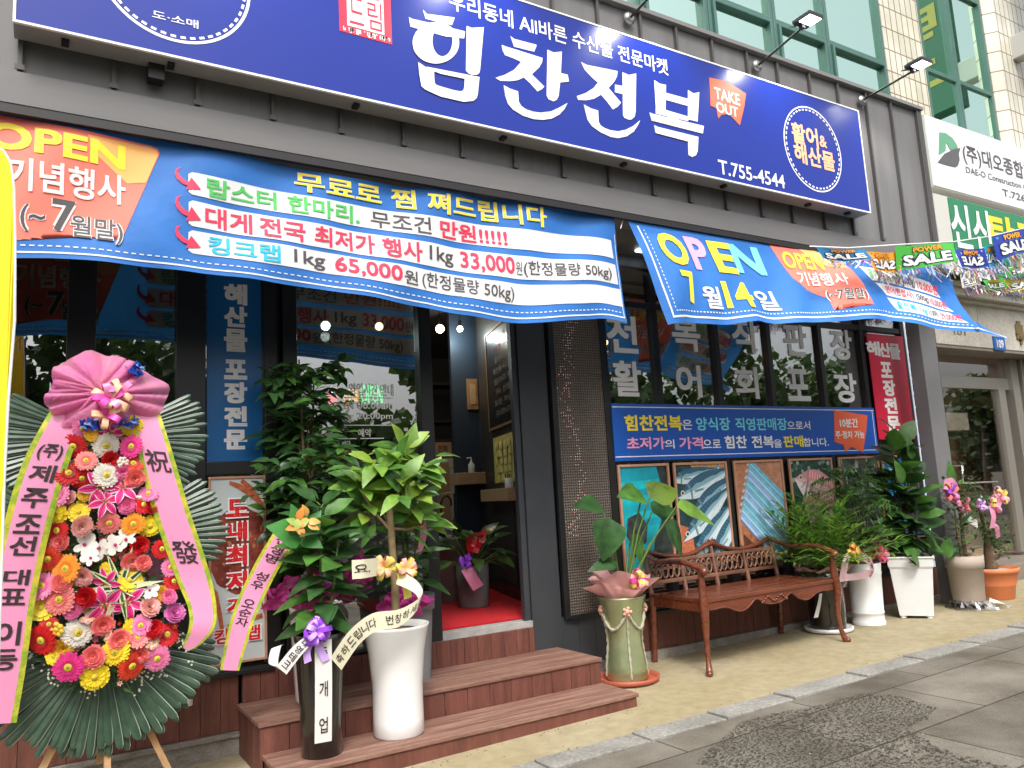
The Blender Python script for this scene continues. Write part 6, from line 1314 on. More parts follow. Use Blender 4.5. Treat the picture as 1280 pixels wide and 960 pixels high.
for k in range(46): blob(.55 + rc.uniform(-.5, .45), .60 + rc.uniform(-.17, .17), rc.uniform(.02, .06), rc.uniform(.006, .02), rc.choice([(.30, .09, .05), (.14, .02, .015), (.42, .17, .09), (.20, .035, .03)]), 10, .25)
for (P) in ([(.35, .99), (.55, .97), (.75, .93), (1, .86), (1, .83), (.7, .90), (.5, .945), (.34, .97)], [(.6, 1), (.8, .95), (.95, .88), (.9, .86), (.75, .92), (.55, .98)], [(0, .42), (.12, .38), (.2, .26), (.26, .12), (.2, .1), (.12, .25), (0, .36)], [(.55, .42), (.9, .33), (1, .22), (1, .27), (.85, .38)], [(.3, .2), (.95, .24), (.97, .215), (.3, .17)]): A.poly(P, (.45, .11, .05), var=.4, vs=30)
A.done(cp)
b = MB()
for ch, y0_, y1_ in (('도', 623, 647), ('내', 652, 676), ('최', 681, 708), ('저', 713, 740), ('가', 745, 768)):
    for mi, gr, dy in ((1, .10, .0330), (0, 0, .0336)): ptxt(b, ch, mi, -dy - .004, (284, y1_), (309, y0_), .05 if mi == 0 else .10, gr)
for mi, gr, dy in ((1, .05, .0330), (0, 0, .0336)): ptxt(b, '킹크랩', mi, -dy - .004, (268, 807), (325, 780), .03 if mi == 0 else .09, gr)
b.build('lettering', [M('crab_red', (.62, .012, .02), .45), m_sw], cp)

# ================================================================== WHITE DRAIN ELBOW
de = thing('drain_pipe', 'white plastic drain elbow sticking out of the boarded skirting under the wreath', 'pipe', (.79, -.06, .2))
b = MB(); p = onY(232, 868, -.05); b.tube([(p.x, .0, p.z + .02), (p.x, -.05, p.z + .02), (p.x, -.075, p.z + .005), (p.x, -.08, p.z - .03), (p.x, -.08, p.z - .055)], .030, 14); b.tube([(p.x, -.08, p.z - .03), (p.x, -.08, p.z - .058)], .036, 14); b.build('elbow', M('pvc_white', (.70, .68, .62), .4), de)

# ================================================================== CONGRATULATION WREATH
WY = -.62
wr = thing('flower_wreath', 'tall three tier flower wreath with pink ribbons on a wooden easel at the left', 'wreath', (.34, WY, gz(.34)))
m_easel = M('easel_pine', (.46, .27, .13), .7, var=.2, vs=10, bump=.2)
def W(px, py, dy=0.0): return onY(px, py, WY + dy)
for pts_ in (((95, 880, .02), (40, 985, -.02)), ((134, 895, .10), (134, 990, -.10)), ((170, 880, .02), (222, 985, .05))):
    a, c = W(*pts_[0]), W(*pts_[1]); c.z = max(c.z, gz(c.x)); d = (c - a).normalized(); b = MB(); s_ = d.cross(Vector((0, 1, 0))).normalized() * .016; o = Vector((0, .016, 0))
    b.add([a - s_ - o, a + s_ - o, a + s_ + o, a - s_ + o, c - s_ - o, c + s_ - o, c + s_ + o, c - s_ + o], [(0, 1, 5, 4), (1, 2, 6, 5), (2, 3, 7, 6), (3, 0, 4, 7), (3, 2, 1, 0), (4, 5, 6, 7)]); b.build('easel_leg', m_easel, wr, bevel=.002)
b = MB(); a = W(80, 885, .06); c = W(180, 885, .06); b.box(a.x, c.x, a.y - .012, a.y + .012, a.z - .02, a.z + .02); a = W(134, 470, .09); b.box(a.x - .016, a.x + .016, a.y - .01, a.y + .02, .1, a.z); b.build('easel_bar', m_easel, wr)
m_wl = M('wreath_leaf', (.055, .105, .065), .36, vs=14, col2=(.026, .058, .036)); m_wle = M('wreath_leaf_edge', (.32, .38, .32), .5)
rw_ = random.Random(17)
def fan(cx, cy, r0, r1, a0, a1, n, dy, wpx, fold=.5):
    b = MB(); C0 = W(cx, cy, dy); k = mpp(C0)
    for i in range(n):
        a = a0 + (a1 - a0) * (i + .5) / n + rw_.uniform(-.01, .01); d = Vector((math.cos(a), 0, math.sin(a))); L_ = (r0 + (r1 - r0) * (abs(math.sin((i + .5) / n * math.pi)))) * rw_.uniform(.93, 1.04) * k; w_ = wpx * k * .5 * rw_.uniform(.9, 1.1)
        s_ = Vector((-math.sin(a), 0, math.cos(a))); y_ = Vector((0, -1, 0)); lay = .004 * (i % 3); rows = []
        for t, ww in ((.12, .25), (.4, .6), (.7, .9), (.9, 1.0), (.97, .85), (1.0, .35)):
            p = C0 + d * (L_ * t) + y_ * (lay + .03 * t * t - .04 * max(0, t - .6)); rows += [p - s_ * w_ * ww, p + y_ * (w_ * fold * ww), p + s_ * w_ * ww]
        f_ = []
        for q in range(5): o = q * 3; f_ += [(o, o + 1, o + 4, o + 3), (o + 1, o + 2, o + 5, o + 4)]
        b.add(rows, f_, 0, False)
        ed = []
        for q in range(1, 6): ed.append(Vector(rows[q * 3 + 2]) + y_ * .0015)
        ed2 = [Vector(rows[q * 3 + 2]) * .80 + Vector(rows[q * 3 + 1]) * .20 + y_ * .002 for q in range(1, 6)]
        b.add(ed + ed2, [(q, q + 1, 6 + q, 5 + q) for q in range(4)], 1)
    return b.build('leaf_fan', [m_wl, m_wle], wr)
PI = math.pi
for a0_, a1_ in ((-PI * .20, PI * .17), (PI * .83, PI * 1.20)): fan(128, 548, 117, 121, a0_, a1_, 19, .07, 6.6)
for a0_, a1_ in ((-PI * .09, PI * .19), (PI * .81, PI * 1.09)): fan(130, 676, 140, 146, a0_, a1_, 15, .03, 7.2)
fan(134, 782, 140, 150, -PI * .92, -PI * .08, 40, -.02, 9.2, .4)
fan(128, 800, 150, 134, -PI * .91, -PI * .09, 31, -.05, 10, .35)
b = MB()      # dark foliage bed behind the blooms
bed = [(128, 540, 48), (120, 600, 62), (128, 660, 74), (130, 720, 90), (132, 780, 96), (130, 820, 80)]
for cx, cy, rr_ in bed:
    for k in range(80):
        a = rw_.uniform(0, 6.28); r = rr_ * math.sqrt(rw_.random()); p = W(cx + r * math.cos(a), cy + r * .55 * math.sin(a), -.10 + rw_.uniform(-.03, .03)); d = Vector((rw_.gauss(0, 1), -.35, rw_.gauss(0, 1))); b.leaf(p, d, (0, -1, .2), rw_.uniform(.04, .10), rw_.uniform(.012, .03), .2, .2, 3, .8, rw_.choice([0, 0, 1]))
for k in range(10):
    a = -.5 + k * .6; b.leaf(W(150, 735, -.20), (math.cos(a), -.25, math.sin(a)), (0, -1, .1), rw_.uniform(.16, .24), .03, .2, .25, 5, .6, 2); b.leaf(W(150, 735, -.201), (math.cos(a), -.25, math.sin(a)), (0, -1, .1), rw_.uniform(.15, .22), .014, .2, .25, 5, .6, 0)
for sx_ in range(26):   # small white filler sprays at the edge
    a = rw_.uniform(PI * 1.05, PI * 1.95); r = rw_.uniform(95, 128); p = W(132 + r * math.cos(a), 775 - r * .75 * math.sin(a), -.10)
    for k in range(5): q = p + Vector((rw_.gauss(0, .016), -.01, rw_.gauss(0, .016))); b.ball(q, .0055, 3, 6)
b.build('greenery', [m_lgd, m_lgm, M('leaf_cream_edge', (.55, .58, .33), .45), M('filler_white', (.7, .7, .58), .7)], wr)
b = MB()      # small filler blossoms tucked between the big blooms
for cx, cy, rr_ in [(128, 548, 46), (122, 600, 58), (128, 660, 68), (130, 720, 84), (132, 780, 88), (130, 812, 74)]:
    for k in range(34):
        a = rw_.uniform(0, 6.28); r = rr_ * math.sqrt(rw_.random()); p = W(cx + r * math.cos(a), cy + r * .6 * math.sin(a), -.135 - rw_.uniform(0, .03)); mi = rw_.randrange(6); rad = rw_.uniform(.010, .019); t0 = rw_.uniform(0, 6)
        for q in range(6):
            an = t0 + q * 1.047; d = Vector((math.cos(an), -.35, math.sin(an))); b.leaf(p, d, (0, -1, 0), rad * 1.3, rad * .85, .1, -.2, 3, .6, mi)
        b.ball(p + Vector((0, -.004, 0)), rad * .3, 6, 6)
o = b.build('filler_blossom', [M('fill_%d' % i, c, .6, transl=.2) for i, c in enumerate(((.85, .62, .04), (.84, .30, .40), (.80, .76, .66), (.62, .02, .03), (.86, .46, .36), (.80, .10, .36), (.45, .42, .05)))], wr); o['kind'] = 'stuff'
# flower prototypes (unit radius, facing +Z)
_fl = {}
FC = dict(red=((.62, .008, .012), (.42, .004, .01)), hot=((.80, .04, .28), (.60, .02, .18)), pink=((.85, .24, .46), (.75, .14, .36)), yellow=((.88, .66, .02), (.80, .50, .01)), salmon=((.85, .24, .22), (.75, .14, .15)), orange=((.90, .33, .02), (.8, .22, .01)), white=((.82, .78, .70), (.75, .66, .56)), rorange=((.75, .06, .02), (.55, .02, .01)), pale=((.86, .48, .45), (.80, .36, .34)), mauve=((.72, .22, .52), (.6, .14, .42)), yrose=((.86, .58, .06), (.8, .45, .04)))
def fmat(n_, c): return M('petal_' + n_, c, .55, var=.14, vs=2.5, transl=.15)
def petal_ring(b, n, r0, r1, w_, z0, z1, mi, rng, tip=.5, cup=0.0, rot=0):
    for i in range(n):
        a = 2 * PI * i / n + rot + rng.uniform(-.05, .05); d = Vector((math.cos(a), math.sin(a), 0)); s_ = Vector((-d.y, d.x, 0)); L_ = r1 * rng.uniform(.93, 1.04); v = []
        for t, ww in ((0, .35), (.45, 1), (.8, .9), (1, tip)):
            r = r0 + (L_ - r0) * t; z = z0 + (z1 - z0) * t + cup * t * t + rng.uniform(-.01, .01); v += [d * r - s_ * (w_ * ww) + Vector((0, 0, z + .05 * ww * w_ / .15)), d * r + Vector((0, 0, z)), d * r + s_ * (w_ * ww) + Vector((0, 0, z + .05 * ww * w_ / .15))]
        b.add(v, [q for o in (0, 3, 6) for q in ((o, o + 1, o + 4, o + 3), (o + 1, o + 2, o + 5, o + 4))], mi, True)
def flower_mesh(kind, col):
    if (kind, col) in _fl: return _fl[(kind, col)]
    rng = random.Random(hash(kind + col) % 99991 if 0 else sum(map(ord, kind + col))); b = MB(); c1, c2 = FC.get(col, FC['pink']); mats = [fmat(col, c1), fmat(col + '_deep', c2), M('disc_yellow', (.62, .48, .03), .7, var=.3, vs=8), M('disc_green', (.28, .32, .05), .8), M('petal_rim_white', (.85, .72, .74), .55)]
    if kind == 'gerbera':
        petal_ring(b, 20, .15, 1.0, .15, .10, .06, 0, rng, .45); petal_ring(b, 20, .15, .86, .13, .15, .13, 0, rng, .45, 0, .16); petal_ring(b, 18, .12, .48, .07, .18, .24, 1, rng, .5)
        b.lathe((0, 0, .17), [(.26, 0), (.24, .07), (.12, .10), (.001, .09)], 16, 2); b.lathe((0, 0, .245), [(.11, 0), (.10, .04), (.001, .03)], 12, 3)
    elif kind == 'lily':
        for i in range(6):
            a = 2 * PI * i / 6 + rng.uniform(-.08, .08); d = Vector((math.cos(a), math.sin(a), 0)); s_ = Vector((-d.y, d.x, 0))
            for lay, sc, mi in ((0, 1.0, 4), (.012, .80, 0), (.02, .3, 1)):
                v = []
                for t, ww in ((0, .15), (.25, .7), (.5, 1), (.75, .78), (.92, .38), (1, .04)):
                    r = 1.12 * t; z = .25 * t - .30 * t * t * t + (.05 if i % 2 else 0) + lay; wv = .27 * ww * sc; v += [d * r - s_ * wv + Vector((0, 0, z + .10 * ww)), d * r + Vector((0, 0, z + .004)), d * r + s_ * wv + Vector((0, 0, z + .10 * ww))]
                b.add(v, [q for o in range(0, 15, 3) for q in ((o, o + 1, o + 4, o + 3), (o + 1, o + 2, o + 5, o + 4))], mi, True)
        for i in range(6): a = i * 1.05 + .5; b.tube([(0, 0, .05), (.2 * math.cos(a), .2 * math.sin(a), .38)], .015, 4, 3); b.ball((.2 * math.cos(a), .2 * math.sin(a), .4), .045, 2, 6)
    elif kind == 'rose':
        for k, (n, r0, r1, w_, z0, z1) in enumerate(((7, .2, 1.0, .42, .05, .18), (7, .18, .82, .36, .10, .42), (6, .14, .6, .30, .16, .55), (5, .08, .4, .24, .22, .62), (4, .03, .22, .16, .3, .64))): petal_ring(b, n, r0, r1, w_, z0, z1, k % 2, rng, .85, .08, k * .5)
    elif kind == 'daisy':
        petal_ring(b, 13, .12, 1.0, .22, .1, .14, 0, rng, .8); petal_ring(b, 11, .1, .7, .19, .18, .26, 0, rng, .8, 0, .2); b.lathe((0, 0, .22), [(.25, 0), (.2, .1), (.001, .12)], 12, 2)
    elif kind == 'orchid':
        for i in range(5):
            a = PI / 2 + i * 2 * PI / 5; wd = .42 if i in (1, 4) else .30; d = Vector((math.cos(a), math.sin(a), 0)); s_ = Vector((-d.y, d.x, 0)); v = []
            for t, ww in ((0, .2), (.4, .95), (.75, 1), (1, .4)): v += [d * t - s_ * wd * ww + Vector((0, 0, .1 + .05 * t)), d * t + Vector((0, 0, .06 + .1 * t)), d * t + s_ * wd * ww + Vector((0, 0, .1 + .05 * t))]
            b.add(v, [q for o in (0, 3, 6) for q in ((o, o + 1, o + 4, o + 3), (o + 1, o + 2, o + 5, o + 4))], 0, True)
        b.ball((0, -.12, .2), .16, 1, 8)
    elif kind == 'mums':
        for k in range(7): a = k * .9; r = 0 if k == 0 else .62; b.ball((r * math.cos(a), r * math.sin(a), .15), .36, 0, 10, .6); b.ball((r * math.cos(a), r * math.sin(a), .33), .13, 2, 8)
    if kind == 'orchid': mats[1] = M('petal_magenta', (.5, .02, .16), .5)
    o = b.build('proto', mats); me = o.data; me.name = kind + '_' + col; bpy.data.objects.remove(o); _fl[(kind, col)] = me; return me
def flower(kind, col, px, py, rpx, dep=None):
    r = rpx * 1.18 * mpp((.35, WY, 1)); dy = -.14 - .05 * math.cos((px - 130) / 60) if dep is None else dep
    p = W(px, py, dy - rw_.uniform(0, .03)); n_ = Vector(((px - 130) / 260 + rw_.uniform(-.38, .38) - .05, -1, rw_.uniform(-.25, .42))).normalized()
    o = bpy.data.objects.new({'gerbera': 'gerbera_bloom', 'lily': 'lily_bloom', 'rose': 'rose_bloom', 'daisy': 'daisy_bloom', 'orchid': 'orchid_bloom', 'mums': 'mum_spray'}[kind], flower_mesh(kind, col)); COL.objects.link(o); o.parent = wr
    q = n_.to_track_quat('Z', 'Y'); o.rotation_mode = 'QUATERNION'; o.rotation_quaternion = q @ Matrix.Rotation(rw_.uniform(0, 6), 3, 'Z').to_quaternion(); o.scale = (r * rw_.uniform(.9, 1.05), r * rw_.uniform(.86, 1.02), r * rw_.uniform(.7, 1.2)); o.location = p - OFF[wr]; OFF[o] = p
up_ = [('gerbera', 'red', 383, 533, 57), ('gerbera', 'pink', 425, 440, 44), ('lily', 'hot', 570, 465, 68), ('gerbera', 'yellow', 685, 425, 52), ('gerbera', 'white', 552, 530, 62), ('gerbera', 'hot', 685, 535, 52), ('rose', 'yrose', 475, 478, 30), ('gerbera', 'salmon', 450, 610, 46), ('rose', 'red', 575, 610, 44), ('gerbera', 'rorange', 695, 625, 52), ('mums', 'white', 515, 630, 28), ('mums', 'white', 640, 620, 30), ('gerbera', 'red', 355, 678, 62), ('gerbera', 'red', 430, 700, 52), ('gerbera', 'white', 552, 685, 56), ('rose', 'pink', 640, 665, 44), ('rose', 'salmon', 702, 700, 44), ('lily', 'hot', 515, 750, 72), ('lily', 'hot', 640, 755, 68), ('lily', 'hot', 545, 825, 68), ('gerbera', 'pink', 305, 785, 56), ('rose', 'pale', 365, 805, 34), ('rose', 'yrose', 440, 790, 30), ('daisy', 'yellow', 300, 875, 54), ('daisy', 'yellow', 410, 880, 48), ('rose', 'pink', 665, 845, 42), ('mums', 'white', 718, 820, 30), ('gerbera', 'red', 745, 840, 46), ('rose', 'red', 790, 850, 38), ('gerbera', 'pink', 775, 780, 44)]
lo_ = [('gerbera', 'red', 300, 55, 52), ('rose', 'pale', 425, 30, 46), ('gerbera', 'salmon', 570, 15, 52), ('gerbera', 'orange', 695, 20, 52), ('daisy', 'yellow', 785, 30, 52), ('orchid', 'white', 450, 130, 50), ('orchid', 'white', 520, 150, 50), ('orchid', 'white', 590, 130, 46), ('orchid', 'white', 655, 95, 48), ('orchid', 'white', 470, 195, 42), ('rose', 'salmon', 315, 120, 42), ('gerbera', 'rorange', 250, 200, 58), ('gerbera', 'orange', 345, 255, 62), ('rose', 'red', 720, 140, 48), ('gerbera', 'red', 845, 150, 48), ('gerbera', 'pink', 890, 245, 46), ('rose', 'salmon', 680, 215, 46), ('rose', 'salmon', 745, 225, 38), ('gerbera', 'red', 905, 320, 48), ('gerbera', 'pink', 222, 345, 64), ('rose', 'salmon', 320, 330, 46), ('rose', 'pale', 430, 290, 46), ('daisy', 'yellow', 560, 260, 34), ('lily', 'hot', 555, 325, 58), ('rose', 'red', 455, 400, 46), ('gerbera', 'salmon', 315, 415, 62), ('daisy', 'yellow', 675, 315, 52), ('orchid', 'white', 785, 370, 42), ('rose', 'yrose', 840, 385, 36), ('lily', 'hot', 545, 440, 80), ('lily', 'hot', 670, 425, 80), ('daisy', 'yellow', 210, 460, 60), ('rose', 'pink', 385, 465, 44), ('gerbera', 'white', 402, 590, 66), ('rose', 'salmon', 535, 545, 46), ('mums', 'pale', 460, 500, 38), ('gerbera', 'pink', 735, 550, 48), ('daisy', 'yellow', 685, 560, 40), ('rose', 'pale', 775, 455, 50), ('rose', 'pink', 880, 400, 36), ('rose', 'mauve', 905, 490, 46), ('rose', 'red', 800, 570, 46), ('gerbera', 'red', 868, 600, 56), ('gerbera', 'red', 222, 625, 67), ('rose', 'yrose', 330, 665, 40), ('daisy', 'yellow', 282, 712, 36), ('gerbera', 'hot', 360, 765, 70), ('rose', 'salmon', 490, 715, 52), ('rose', 'salmon', 620, 625, 46), ('gerbera', 'yellow', 605, 685, 67), ('gerbera', 'salmon', 720, 610, 52), ('mums', 'pale', 790, 640, 38), ('gerbera', 'rorange', 683, 760, 67), ('gerbera', 'pink', 818, 720, 60), ('daisy', 'yellow', 495, 815, 60), ('rose', 'salmon', 730, 700, 42), ('gerbera', 'red', 255, 545, 40), ('mums', 'yrose', 300, 570, 34), ('mums', 'pale', 560, 600, 30)]
for k, c, x, y, r in up_: flower(k, c, x / 4.175, 430 + y / 4.175, r / 4.175)
for k, c, x, y, r in lo_: flower(k, c, x / 4.175, 650 + y / 4.175, r / 4.175)
# ribbons
def wrib(pts_, wpx, chars=None, bold=.012):
    k = mpp((.35, WY, 1)); P = [W(x, y, d) for x, y, d in pts_]; b = MB(); fn = ribbon(b, P, [(w_ * k, 0, -.02) for w_ in wpx], 0, 1); r_ = b.build('ribbon', [m_rp, m_gold], wr); return fn, r_, P
fnL, rL, PL = wrib([(92, 500, -.16), (74, 540, -.19), (59, 575, -.20), (43, 625, -.215), (27, 690, -.215), (15, 755, -.21), (5, 830, -.2), (-6, 905, -.18)], [34, 42, 46, 47, 46, 44, 43, 40])
def onrib(fn, P, ch, px, py, hpx, bold, wf=.5):
    # nearest position along the ribbon
    best = min(range(0, 401), key=lambda i: abs((fn(.5, i / 400) - W(px, py, -.2)).z)); l = best / 400; L_ = sum((P[i + 1] - P[i]).length for i in range(len(P) - 1)); dl = hpx * .80 * mpp((.35, WY, 1)) / L_
    b = MB(); txt(b, ch, 0, lambda u, v: fn(u, -v, .004), .5 - wf / 2, -(l + dl / 2), .5 + wf / 2, -(l - dl / 2), bold, [.4, .5, .6], [-(l + dl * .25), -l, -(l - dl * .25)]); b.build('lettering', m_ink, rL if fn is fnL else rR)
for ch, px, py, h in (('(주)', 64, 565, 25), ('제', 56, 592, 27), ('주', 46, 623, 28), ('조', 37, 655, 27), ('선', 29, 682, 27), ('대', 20, 721, 22), ('표', 15, 746, 22), ('이', 9, 792, 32), ('등', 5, 825, 28)): onrib(fnL, PL, ch, px, py, h, .02, .56)
fnR, rR, PR = wrib([(178, 500, -.16), (188, 540, -.19), (198, 580, -.2), (213, 635, -.2), (228, 680, -.19), (243, 725, -.18), (253, 760, -.19), (252, 785, -.2), (240, 805, -.18), (232, 812, -.17)], [32, 38, 42, 44, 44, 42, 34, 30, 20, 6])
onrib(fnR, PR, '祝', 199, 577, 36, .012, .66); onrib(fnR, PR, '發', 230, 690, 38, .008, .68)
# big pink net bow on top
def wavy(cx, cy, sx_, sz_, seed):
    b = MB(); C0 = W(cx, cy, -.20); k = mpp(C0); n = 60; V = []; rn = random.Random(seed)
    for j in range(9):
        t = j / 8
        for i in range(n):
            a = 2 * PI * i / n; rr_ = 1 + .10 * math.sin(a * 3 + seed) + .05 * math.sin(a * 8); V.append(C0 + Vector((math.cos(a) * sx_ * k * t * rr_, -.03 + .10 * t * t - .075 * abs(math.sin(a * 6 + 1.5 * math.sin(a * 2))) * t - .02 * math.sin(a * 17 + seed) * t * t, math.sin(a) * sz_ * k * t * rr_ + .02 * t)))
    for j in range(8): b.add(V[j * n:(j + 2) * n], [(i, (i + 1) % n, n + (i + 1) % n, n + i) for i in range(n)], 0, True)
    return b.build('net_bow', M('net_pink', (.80, .24, .56), .7, vs=9, col2=(.88, .40, .52), transl=.5, spec=.1, bump=.3, bs=160), wr)
wavy(132, 494, 68, 47, 2); wavy(122, 488, 46, 40, 5)
b = MB(); rb2 = random.Random(12)
bow(b, W(136, 500, -.29), .10, [0, 1, 2, 1], 9, rb2); bow(b, W(150, 490, -.27), .09, [2, 1], 5, rb2); bow(b, W(133, 520, -.28), .09, [1, 0], 5, rb2); b.build('bow', [M('bow_hotpink', (.78, .08, .42), .35), M('bow_peach', (.86, .50, .30), .35), M('bow_pink', (.85, .25, .48), .35)], wr)
b = MB(); 
for cx, cy, w_, h_ in ((172, 462, 10, 6), (114, 530, 11, 5), (160, 529, 16, 5)):
    for k in range(26): p = W(cx + rb2.gauss(0, w_ * .45), cy + rb2.gauss(0, h_ * .45), -.19 - rb2.uniform(0, .05)); d = Vector((rb2.gauss(0, 1), -.4, rb2.gauss(0, 1))).normalized(); s_ = d.orthogonal() * .02; b.add([p, p + s_, p + d * .035 + s_ * .6, p + d * .028], [(0, 1, 2, 3)], rb2.choice([0, 0, 1]))
b.build('foil_trim', [M('foil_blue', (.02, .08, .48), .2, metal=.5), M('foil_light', (.25, .40, .75), .2, metal=.5)], wr)

# ================================================================== INSIDE THE DOORWAY
FZ = .385
cr_ = thing('red_carpet', 'bright red carpet on the floor inside the doorway', 'carpet', (3.0, .6, FZ))
b = MB(); b.prism([(2.60, .13, FZ + .001), (3.58, .13, FZ + .001), (4.2, 2.38, FZ + .001), (2.60, 2.38, FZ + .001)], (0, 0, .012)); b.build('pile', M('red_carpet', (.56, .008, .016), .95, var=.12, vs=14, bump=.6, bs=240), cr_)
Np = Vector((3.36, 1.02, FZ + .013))
an = thing('potted_anthurium', 'small red flowered plant in a grey cylinder pot on the red carpet', 'potted plant', Np)
b = MB(); b.lathe(Np, [(.125, 0), (.135, .01), (.150, .36), (.138, .36), (.13, .3)], 30); b.build('pot', M('pot_grey', (.17, .175, .18), .5), an); soil(an, Np, .132, Np.z + .33)
b = MB(); base = Np + Vector((0, 0, .34))
for k in range(34):
    a = k * GAv; el = rp.uniform(.15, 1.2); d = Vector((math.cos(a) * math.cos(el), math.sin(a) * math.cos(el), math.sin(el))); q = base + d * rp.uniform(.16, .38); b.tube([base, q], .005, 4, 2, cap=False); b.leaf(q, d + Vector((0, 0, -.4)), (rp.uniform(-.2, .2), -.3, 1), rp.uniform(.16, .24), rp.uniform(.09, .13), .12, .3, 5, .6, rp.choice([0, 1]))
b.build('foliage', [m_lgd, m_lgm, m_stem], an)
b = MB()
for px_, py_ in ((597, 676), (590, 690), (603, 682), (586, 680)): q = onY(px_, py_, .8); b.leaf(q, (rp.uniform(-1, 1), -.2, .6), (0, -1, .4), .12, .10, .1, .2, 5, .6, 0); b.leaf(q, (rp.uniform(-1, 1), -.2, .5), (0, -1, .4), .10, .09, .1, .2, 5, .6, 0); b.tube([base, q], .004, 4, 1, cap=False)
b.build('flower', [M('spathe_red', (.55, .01, .015), .3), m_stem], an)
b = MB(); bow(b, onY(581, 702, .75), .08, [0], 10, rp); ribbon(b, [onY(583, 710, .74), onY(590, 722, .72), onY(598, 735, .74)], [(.10, 0, .04)] * 3, 1); b.build('bow', [m_pur, m_rp], an)
Tp = Vector((3.42, 1.60, FZ + .013)); tb = thing('waste_bin', 'grey plastic bin behind the anthurium inside the door', 'bin', Tp)
b = MB(); b.lathe(Tp, [(.20, 0), (.215, .02), (.255, .56), (.27, .565), (.27, .60), (.25, .60), (.24, .5)], 32); b.tube([Tp + Vector((-.26, -.05, .52)), Tp + Vector((-.31, -.05, .50)), Tp + Vector((-.31, -.05, .40)), Tp + Vector((-.25, -.05, .40))], .012, 6); b.build('tub', M('bin_grey', (.22, .22, .215), .5, var=.1), tb)
m_umb = M('umbrella_black', (.012, .012, .014), .45)
for i, (ux, uy, tl) in enumerate(((3.33, 1.55, .10), (3.52, 1.63, -.08))):
    u = thing('folded_umbrella', ['black folded umbrella with crook handle leaning in the grey bin', 'black folded umbrella with white stripes standing in the grey bin'][i], 'umbrella', (ux, uy, FZ + .1)); b = MB()
    b.lathe((ux, uy, FZ + .10), [(.01, 0), (.035, .2), (.045, .42), (.03, .62), (.012, .70)], 10, 0); b.build('canopy', m_umb, u); b = MB(); b.tube([(ux, uy, FZ + .78), (ux, uy, FZ + .92), (ux + .02, uy, FZ + .98), (ux + .07, uy, FZ + 1.0), (ux + .11, uy, FZ + .96), (ux + .11, uy, FZ + .90)] if i == 0 else [(ux, uy, FZ + .78), (ux, uy, FZ + 1.02)], .011, 7); b.build('handle', m_umb, u)
    if i: b = MB(); b.lathe((ux, uy, FZ + .36), [(.045, 0), (.048, .05)], 10); b.build('stripe', m_rw, u)
# side wall: blackboard, sticky notes, ledges
wx_ = 3.76
bd = thing('menu_blackboard', 'wood framed menu blackboard with chalk writing on the doorway side wall', 'blackboard', (wx_ - .01, 1.1, 1.78))
b = MB(); y0, y1, z0, z1 = .62, 1.88, 2.03, 3.06
b.box(wx_ - .022, wx_ - .002, y0 + .025, y1 - .025, z0 + .025, z1 - .025); sw(b).build('slate', M('slate', (.010, .010, .010), .3), bd)
b = MB()
for a in ((y0, y1, z0, z0 + .025), (y0, y1, z1 - .025, z1), (y0, y0 + .025, z0 + .025, z1 - .025), (y1 - .025, y1, z0 + .025, z1 - .025)): b.box(wx_ - .03, wx_ - .001, a[0], a[1], a[2], a[3])
sw(b).build('frame', M('frame_wood', (.20, .12, .065), .5), bd)
b = MB(); fx = lambda u, v: Vector((wx_ - .0235, -u, v))
for i, (s_, mi) in enumerate((('오늘의 메뉴', 0), ('전복 회 · 구이', 1), ('활어회 모둠', 0), ('해산물 세트', 0), ('랍스터 찜', 0), ('대게 · 킹크랩', 0), ('포장 가능', 0), ('감사합니다', 0))): txt(b, s_, mi, fx, -1.60 + .05 * (i % 3), 2.90 - i * .108, -.90 - .07 * (i % 2), 2.965 - i * .108, .0)
sw(b).build('lettering', [M('chalk', (.17, .17, .165), .8), M('chalk_red', (.25, .03, .05), .8)], bd)
nt_ = thing('sticky_note_board', 'yellow board covered in overlapping yellow sticky notes under the blackboard', 'notice board', (wx_ - .01, 1.1, 1.4))
b = MB(); b.box(wx_ - .008, wx_ - .001, .70, 1.82, 1.485, 1.95); sw(b).build('sheet', M('note_sheet', (.52, .47, .16), .7), nt_)
for k in range(30):
    y = .74 + (k % 6) * .165 + rp.uniform(-.03, .03); z = 1.50 + (k // 6) * .080 + rp.uniform(-.01, .01); t_ = rp.uniform(-.12, .12); b = MB(); c, s_ = math.cos(t_) * .078, math.sin(t_) * .078; dx = .009 + .0004 * k
    b.add([(wx_ - dx, y, z), (wx_ - dx, y + c * 1.5, z + s_), (wx_ - dx - .001, y + c * 1.5 - s_, z + s_ + c), (wx_ - dx - .001, y - s_, z + c), (wx_ - dx - .016, y + c * .7, z - .004)], [(0, 4, 3), (4, 1, 2), (4, 2, 3)]); sw(b).build('sticky_note', M('note_%d' % (k % 3), [(.62, .56, .20), (.70, .62, .22), (.58, .50, .14)][k % 3], .7), nt_)
m_pine = M('pine_box', (.50, .35, .21), .6, vs=6, col2=(.40, .26, .14), stretch=(1, 8, 8))
l1 = thing('wall_ledge', 'pale pine box ledge under the sticky note board', 'shelf', (wx_ - .1, 1.1, 1.2)); b = MB(); b.box(wx_ - .14, wx_ - .002, .84, 1.95, 1.305, 1.425); sw(b).build('box', m_pine, l1, bevel=.004)
pc = thing('pen_cup', 'white cup of pens on the pine ledge', 'cup', (wx_ - .03, .95, 1.426)); b = MB(); b.lathe((wx_ - .07, 1.0, 1.4265), [(.04, 0), (.045, .09), (.04, .09), (.036, .02)], 18); sw(b).build('cup', m_wpot, pc); b = MB()
for k in range(4): b.tube([(wx_ - .07 + .012 * k - .02, 1.0, 1.435), (wx_ - .07 + .02 * k - .03, 1.0 + .01 * k, 1.555)], .005, 5, 0)
